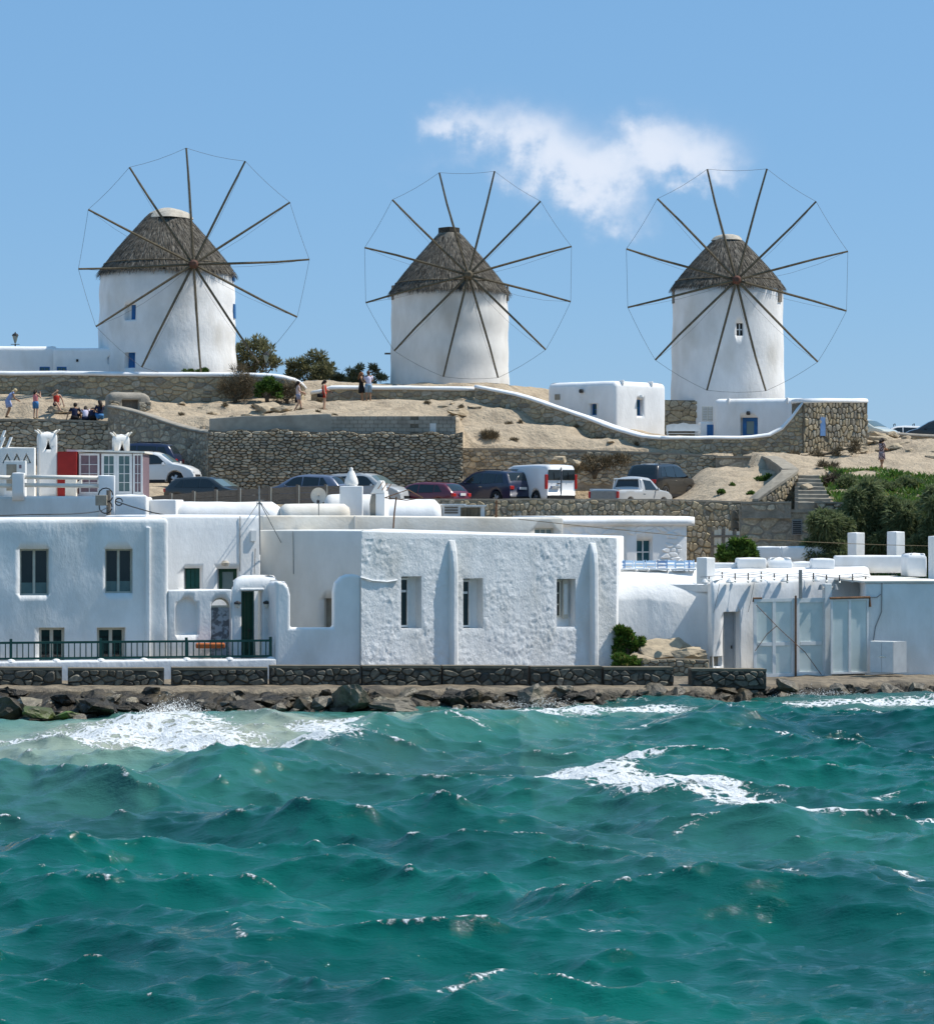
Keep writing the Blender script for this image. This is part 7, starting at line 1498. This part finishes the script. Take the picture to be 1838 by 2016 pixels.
# ---------------------------------------------------------------- people
def ell(c, ax, rx, ry, seg=10):
    ax = Vector(ax).normalized(); s = Vector((1, 0, 0)); s = (s - ax * s.dot(ax)); s = s.normalized() if s.length > .1 else Vector((0, 1, 0)); f = ax.cross(s)
    return [Vector(c) + s * (rx * math.cos(2 * math.pi * k / seg)) + f * (ry * math.sin(2 * math.pi * k / seg)) for k in range(seg)]
def shell(pts, rad): 
    rg = []
    for i, p in enumerate(pts):
        a = Vector(pts[min(i + 1, len(pts) - 1)]) - Vector(pts[max(i - 1, 0)]); rg.append(ell(p, a, *rad[i]))
    return MB().loft(rg)
def person(label, loc, rz, h, J, skin, top, bottom, hair, hairlen=.0, shoes=True, dress=False, extra=None, group='visitors on the hill', sleeve=.45, bl=.5):
    """J: joints in the person's own frame, facing +Y, for a 1.70 m figure; keys pelvis chest neck head, (l/r)sh el wr hip kn an"""
    t = thing('person', label, 'person', loc, group, rz); k = h / 1.70; t.scale = (k, k, k); V = {q: Vector(p) for q, p in J.items()}
    vs, es, rs = [], [], []
    def add(p, r, par=None):
        vs.append(tuple(p)); rs.append(r if isinstance(r, tuple) else (r, r))
        if par is not None: es.append((par, len(vs) - 1))
        return len(vs) - 1
    pe = add(V['pelvis'], (.135, .10)); wa = add(V['pelvis'].lerp(V['chest'], .5), (.115, .085), pe); ch = add(V['chest'], (.145, .10), wa); nb = add(V['chest'].lerp(V['neck'], .65), (.10, .07), ch); ne = add(V['neck'], .052, nb)
    hd = V['head']; up = (hd - V['neck']).normalized(); fw = Vector(J.get('look', (0, 1, 0))).normalized(); jw = add(hd - up * .07 + fw * .01, (.062, .072), ne); hc = add(hd + up * .02, (.080, .096), jw); ht = add(hd + up * .105, (.05, .06), hc); add(hd + fw * .115 - up * .01, .014, hc)
    for s in 'lr':
        sg = -1 if s == 'l' else 1; a = add(V[s + 'sh'], .056, nb); b = add(V[s + 'el'], .040, a); c = add(V[s + 'wr'], .030, b); d = (V[s + 'wr'] - V[s + 'el']).normalized(); pm = add(V[s + 'wr'] + d * .07, (.040, .022), c); sd = d.cross(Vector((0, 1, 0))); sd = sd.normalized() if sd.length > .2 else Vector((1, 0, 0)); cr = d.cross(sd)
        for q, ln in ((-.03, .07), (-.01, .085), (.01, .08), (.03, .065)): f1 = add(V[s + 'wr'] + d * .105 + sd * q, .010, pm); add(V[s + 'wr'] + d * (.105 + ln * .7) + sd * q + cr * .02, .008, f1)
        th = add(V[s + 'wr'] + d * .06 - sd * .05, .011, c); add(V[s + 'wr'] + d * .10 - sd * .062 + cr * .015, .009, th)
        hp = add(V[s + 'hip'], .088, pe); kn = add(V[s + 'kn'], .058, hp); cf = add(V[s + 'kn'].lerp(V[s + 'an'], .3), .056, kn); an = add(V[s + 'an'], .038, cf); ft = Vector(J.get(s + 'toe', V[s + 'an'] + Vector((0, .16, -.05)))); add(ft, (.042, .028), an)
    me = bpy.data.meshes.new('body'); me.from_pydata(vs, es, []); o = bpy.data.objects.new('body', me); COL.objects.link(o); o.parent = t; me.materials.append(MATS[skin])
    sk = o.modifiers.new('skin', 'SKIN'); sk.use_smooth_shade = True
    for i, sv in enumerate(me.skin_vertices[0].data): sv.radius = rs[i]; sv.use_root = (i == 0)
    su = o.modifiers.new('subdivision', 'SUBSURF'); su.levels = 1; su.render_levels = 1
    B = lambda mb, nm, m: mb.build(nm, m, t, local=True, smooth=True)
    P, C, N = V['pelvis'], V['chest'], V['neck']
    hem = P - (C - P).normalized() * (.0 if not dress else 0.05)
    tp = shell([hem, P.lerp(C, .5), C, C.lerp(N, .55), C.lerp(N, .82)], [(.175, .135), (.15, .12), (.175, .135), (.165, .11), (.07, .065)]); B(tp, 'top', top)
    for s in 'lr':
        if sleeve > 0: a, b = V[s + 'sh'], V[s + 'el']; B(shell([C.lerp(N, .5).lerp(a, .6), a, a.lerp(b, sleeve)], [(.075, .075), (.075, .075), (.06, .06)]), 'sleeve', top)
        hp, kn, an = V[s + 'hip'], V[s + 'kn'], V[s + 'an']
        if not dress: q = hp.lerp(kn, bl); B(shell([hp + (hp - kn).normalized() * .09, hp, q], [(.10, .11), (.112, .115), (.098, .10)]), 'shorts', bottom)
        if shoes: tt = Vector(J.get(s + 'toe', an + Vector((0, .16, -.05)))); B(MB().tube([an - (tt - an) * .25 - Vector((0, 0, .03)), an.lerp(tt, .5) - Vector((0, 0, .02)), tt + (tt - an) * .25], [.04, .05, .03], 8), 'shoe', 'leaf_dry' if shoes is True else shoes)
    if not dress: B(shell([P - (C - P) * .22, P, P.lerp(C, .25)], [(.16, .13), (.182, .14), (.165, .13)]), 'waistband', bottom)
    else:
        mk = (V['lkn'] + V['rkn']) / 2; B(shell([P.lerp(C, .15), P, P.lerp(mk, .45), P.lerp(mk, .85)], [(.16, .125), (.19, .15), (.215, .17), (.225 + dress * .05, .185)]), 'skirt', bottom)
    hb = hd - fw * .022 + up * .028; B(shell([hb - up * .09 - fw * .04, hb - up * .04 - fw * .02, hb + up * .02, hb + up * .075, hb + up * .105], [(.07, .06), (.094, .098), (.098, .108), (.078, .085), (.02, .02)]), 'hair', hair)
    if hairlen: B(shell([hb + up * .03 - fw * .05, hb - up * .1 - fw * .085, hb - up * (.1 + hairlen) - fw * .10 - Vector((0, 0, .02))], [(.08, .06), (.095, .06), (.05, .035)]), 'long_hair', hair)
    if extra: extra(t, V, B)
    return t
def stand(**o):
    J = dict(pelvis=(0, 0, .93), chest=(0, 0, 1.25), neck=(0, .0, 1.46), head=(0, .02, 1.575), lsh=(-.17, 0, 1.41), rsh=(.17, 0, 1.41), lel=(-.22, -.02, 1.14), rel=(.22, -.02, 1.14), lwr=(-.22, .08, .92), rwr=(.22, .08, .92),
             lhip=(-.09, 0, .88), rhip=(.09, 0, .88), lkn=(-.10, .02, .50), rkn=(.10, .02, .50), lan=(-.10, -.02, .08), ran=(.10, -.02, .08))
    J.update(o); return J
def sit(**o):
    J = dict(pelvis=(0, 0, .14), chest=(0, .06, .46), neck=(0, .12, .66), head=(0, .16, .775), lsh=(-.18, .10, .61), rsh=(.18, .10, .61), lel=(-.26, .24, .40), rel=(.26, .24, .40), lwr=(-.14, .42, .44), rwr=(.14, .42, .44),
             lhip=(-.1, .05, .13), rhip=(.1, .05, .13), lkn=(-.13, .40, .45), rkn=(.13, .40, .45), lan=(-.12, .62, .07), ran=(.12, .62, .07))
    J.update(o); return J
def camera_box(a, b): return lambda t, V, B: B(MB().box(tuple(Vector(a) - Vector((.06, .035, .04))), tuple(Vector(a) + Vector((.06, .035, .04)))), b, 'metal_dark')
def bag(t, V, B):
    B(MB().box((-.30, -.20, .55), (-.18, .12, .83)), 'shoulder_bag', 'cloth_black'); B(MB().tube([(-.24, -.05, .82), (-.15, -.1, 1.1), (.05, -.14, 1.42), (.13, .02, 1.46), (.02, .14, 1.3), (-.2, .08, .84)], .012, 5), 'bag_strap', 'cloth_black')
def foot(x, y, d): p = W(x, y, d); return (p.x, d, max(surf_z(p.x, d), surf_z(p.x, d + .1)) - .01)
RT_, LF_, AW_, TO_ = -math.pi / 2, math.pi / 2, 0.0, math.pi          # facing right, left, away, towards the sea
person('blonde woman in pale blue dress bending forward at the left edge', foot(17, 826, 135.1), RT_ + .2, 1.66, stand(chest=(0, .13, 1.2), neck=(0, .27, 1.36), head=(0, .35, 1.44), lsh=(-.17, .22, 1.32), rsh=(.17, .22, 1.32), lel=(-.2, .30, 1.05), rel=(.2, .30, 1.05), lwr=(-.15, .48, .95), rwr=(.15, .48, .95), pelvis=(0, -.05, .92), lhip=(-.09, -.05, .87), rhip=(.09, -.05, .87), lkn=(-.1, .08, .50), rkn=(.1, .02, .50), lan=(-.1, -.1, .08), ran=(.1, -.15, .08)),
       'skin_tan', 'cloth_lightblue', 'cloth_lightblue', 'hair_blonde', .03, dress=.1, sleeve=.2)
person('girl in pink top and denim shorts seen from behind taking a picture', foot(70, 828, 135.0), AW_ - .5, 1.52, stand(lel=(-.2, .2, 1.2), rel=(.22, .2, 1.22), lwr=(-.06, .3, 1.45), rwr=(.1, .3, 1.46)), 'skin', 'cloth_pink', 'cloth_denim', 'hair_dark', .08, sleeve=0, bl=.75, extra=camera_box((.03, .34, 1.52), 'camera'))
sp_ = W(112, 806, 135.7); sz_ = surf_z(sp_.x, 135.7)
person('woman in red top sitting on a rock and holding a camera to her eyes', (sp_.x, 135.6, sz_ + .34), TO_ + .35, 1.68, sit(pelvis=(0, 0, .12), chest=(0, -.02, .45), neck=(0, .0, .66), head=(0, .03, .78), lsh=(-.18, 0, .61), rsh=(.18, 0, .61), lel=(-.30, .02, .36), lwr=(-.36, .02, .12), rel=(.28, .2, .62), rwr=(.08, .22, .76), lkn=(-.05, .44, .16), rkn=(.12, .42, .20), lan=(.02, .52, -.30), ran=(-.10, .60, -.22), ltoe=(.02, .66, -.34), rtoe=(-.16, .72, -.27)), 'skin', 'cloth_red', 'cloth_navy', 'hair_brown', .16, sleeve=0, bl=.4, extra=camera_box((.02, .2, .78), 'camera'))
for (x, rz, hgt, tp, bt, hr, hl, lb, kw) in [(146, -.25, 1.75, 'cloth_navy', 'cloth_black', 'hair_dark', 0, 'man in navy shirt sitting on the wall, seen from behind', dict(lel=(-.30, -.05, .36), lwr=(-.36, -.12, .06))),
        (168, .1, 1.6, 'cloth_violetwhite', 'cloth_navy', 'hair_dark', .05, 'woman in white top sitting between two people in navy, head lowered', dict(head=(0, .26, .70), neck=(0, .18, .62))),
        (183, .35, 1.7, 'cloth_navy', 'cloth_black', 'hair_dark', 0, 'man in navy shirt bending low beside the woman in white', dict(head=(.05, .34, .58), neck=(0, .26, .56), chest=(0, .13, .40), lsh=(-.18, .22, .53), rsh=(.18, .22, .53))),
        (198, .7, 1.72, 'cloth_navy', 'cloth_denim', 'hair_dark', .28, 'woman with long dark hair sitting at the right end of the group', dict(pelvis=(0, 0, .2), chest=(0, .03, .54), neck=(0, .07, .76), head=(0, .1, .88), lsh=(-.18, .05, .7), rsh=(.18, .05, .7)))]:
    person(lb, foot(x, 829, 134.75), rz, hgt, sit(**kw), 'skin_tan', tp, bt, hr, hl, sleeve=.6)
walk = dict(lkn=(-.09, .12, .5), lan=(-.09, .16, .08), rkn=(.09, .02, .5), ran=(.09, -.2, .12))
person('woman in pale pink top and print shorts walking with a black shoulder bag', foot(587, 815, 136.8), RT_, 1.66, stand(rel=(.2, .1, 1.14), rwr=(.12, .28, 1.08), lel=(-.2, .1, 1.14), lwr=(-.1, .28, 1.05), **walk), 'skin', 'cloth_palepink', 'cloth_greyprint', 'hair_dark', .05, sleeve=.5, bl=.5, extra=bag)
person('woman in red playsuit with dark ponytail walking right with a camera bag', foot(638, 817, 136.8), RT_ - .1, 1.64, stand(head=(0, .05, 1.56), rel=(.2, .02, 1.12), rwr=(.2, .1, .86), lel=(-.2, .12, 1.14), lwr=(-.1, .32, 1.06)), 'skin', 'cloth_red', 'cloth_red', 'hair_dark', .06, sleeve=0, bl=.45, extra=lambda t, V, B: (B(MB().box((.12, -.34, .72), (.30, -.04, .92)), 'camera_bag', 'cloth_black'), B(MB().tube([(.05, .3, 1.06), (.05, .5, .98)], .03, 6), 'phone_grip', 'cloth_black')))
person('woman in black dress standing close to the man in the white shirt', foot(711, 789, 141.2), RT_ - .1, 1.70, stand(rel=(.2, .12, 1.16), rwr=(.15, .3, 1.12), lel=(-.22, 0, 1.12), lwr=(-.2, .1, .9), rkn=(.09, .06, .5), ran=(.09, .14, .08)), 'skin_tan', 'cloth_black', 'cloth_black', 'hair_ginger', .2, sleeve=0, dress=.6)
person('man in white T-shirt and light denim shorts seen from behind', foot(725, 790, 141.1), AW_ + .2, 1.74, stand(lel=(-.24, .08, 1.16), lwr=(-.1, .26, 1.22), rel=(.25, .06, 1.16), rwr=(.12, .25, 1.2)), 'skin_tan', 'cloth_violetwhite', 'cloth_jeanlight', 'hair_brown', 0, sleeve=.7, bl=.85)
person('woman in dark patterned dress looking at her phone on the sandy path', foot(1735, 927, 129), RT_ + .35, 1.64, stand(head=(0, .06, 1.55), lel=(-.2, .1, 1.14), lwr=(-.06, .3, 1.1), rel=(.2, .1, 1.14), rwr=(.06, .3, 1.1), lan=(-.12, .12, .08), ran=(.1, -.15, .08)), 'skin_tan', 'cloth_pattern', 'cloth_pattern', 'hair_dark', .06, sleeve=.8, dress=.1, extra=camera_box((0, .36, 1.12), 'phone'))

# ---------------------------------------------------------------- spray thrown up where the swell hits the rocks
def spray(label, x, y, d, rx, rz, n, seed):
    rng = random.Random(seed); c = W(x, y, d); mb = MB()
    for _ in range(n):
        a = rng.gauss(0, 1) * rx; h = abs(rng.gauss(0, 1)) * rz * max(.15, 1 - (a / rx / 2.2) ** 2); p = Vector((c.x + a, c.y + rng.gauss(0, .35), c.z + h)); r = .003 + .008 * rng.random() ** 2
        mb.add([p + Vector((r, r, r)), p + Vector((-r, -r, r)), p + Vector((-r, r, -r)), p + Vector((r, -r, -r))], [(0, 1, 2), (0, 3, 1), (0, 2, 3), (1, 3, 2)])
    tag(mb.build('sea_spray', 'spray_white'), label, 'spray', kind='stuff')
mat('spray_white', (.82, .84, .84), None, rough=.5)
spray('burst of white spray against the rocks in front of the third bench wall', 345, 1405, 81.5, .55, .20, 1800, 1)
spray('fine spray at the rocks below the right buttress rib', 1060, 1392, 86.2, .9, .14, 900, 2)
spray('fine spray at the rocks in front of the glass screen', 1620, 1372, 90.6, .9, .14, 900, 3)
spray('drops flung from the crest of the centre-right whitecap', 1200, 1528, 66.0, 1.1, .10, 900, 4)
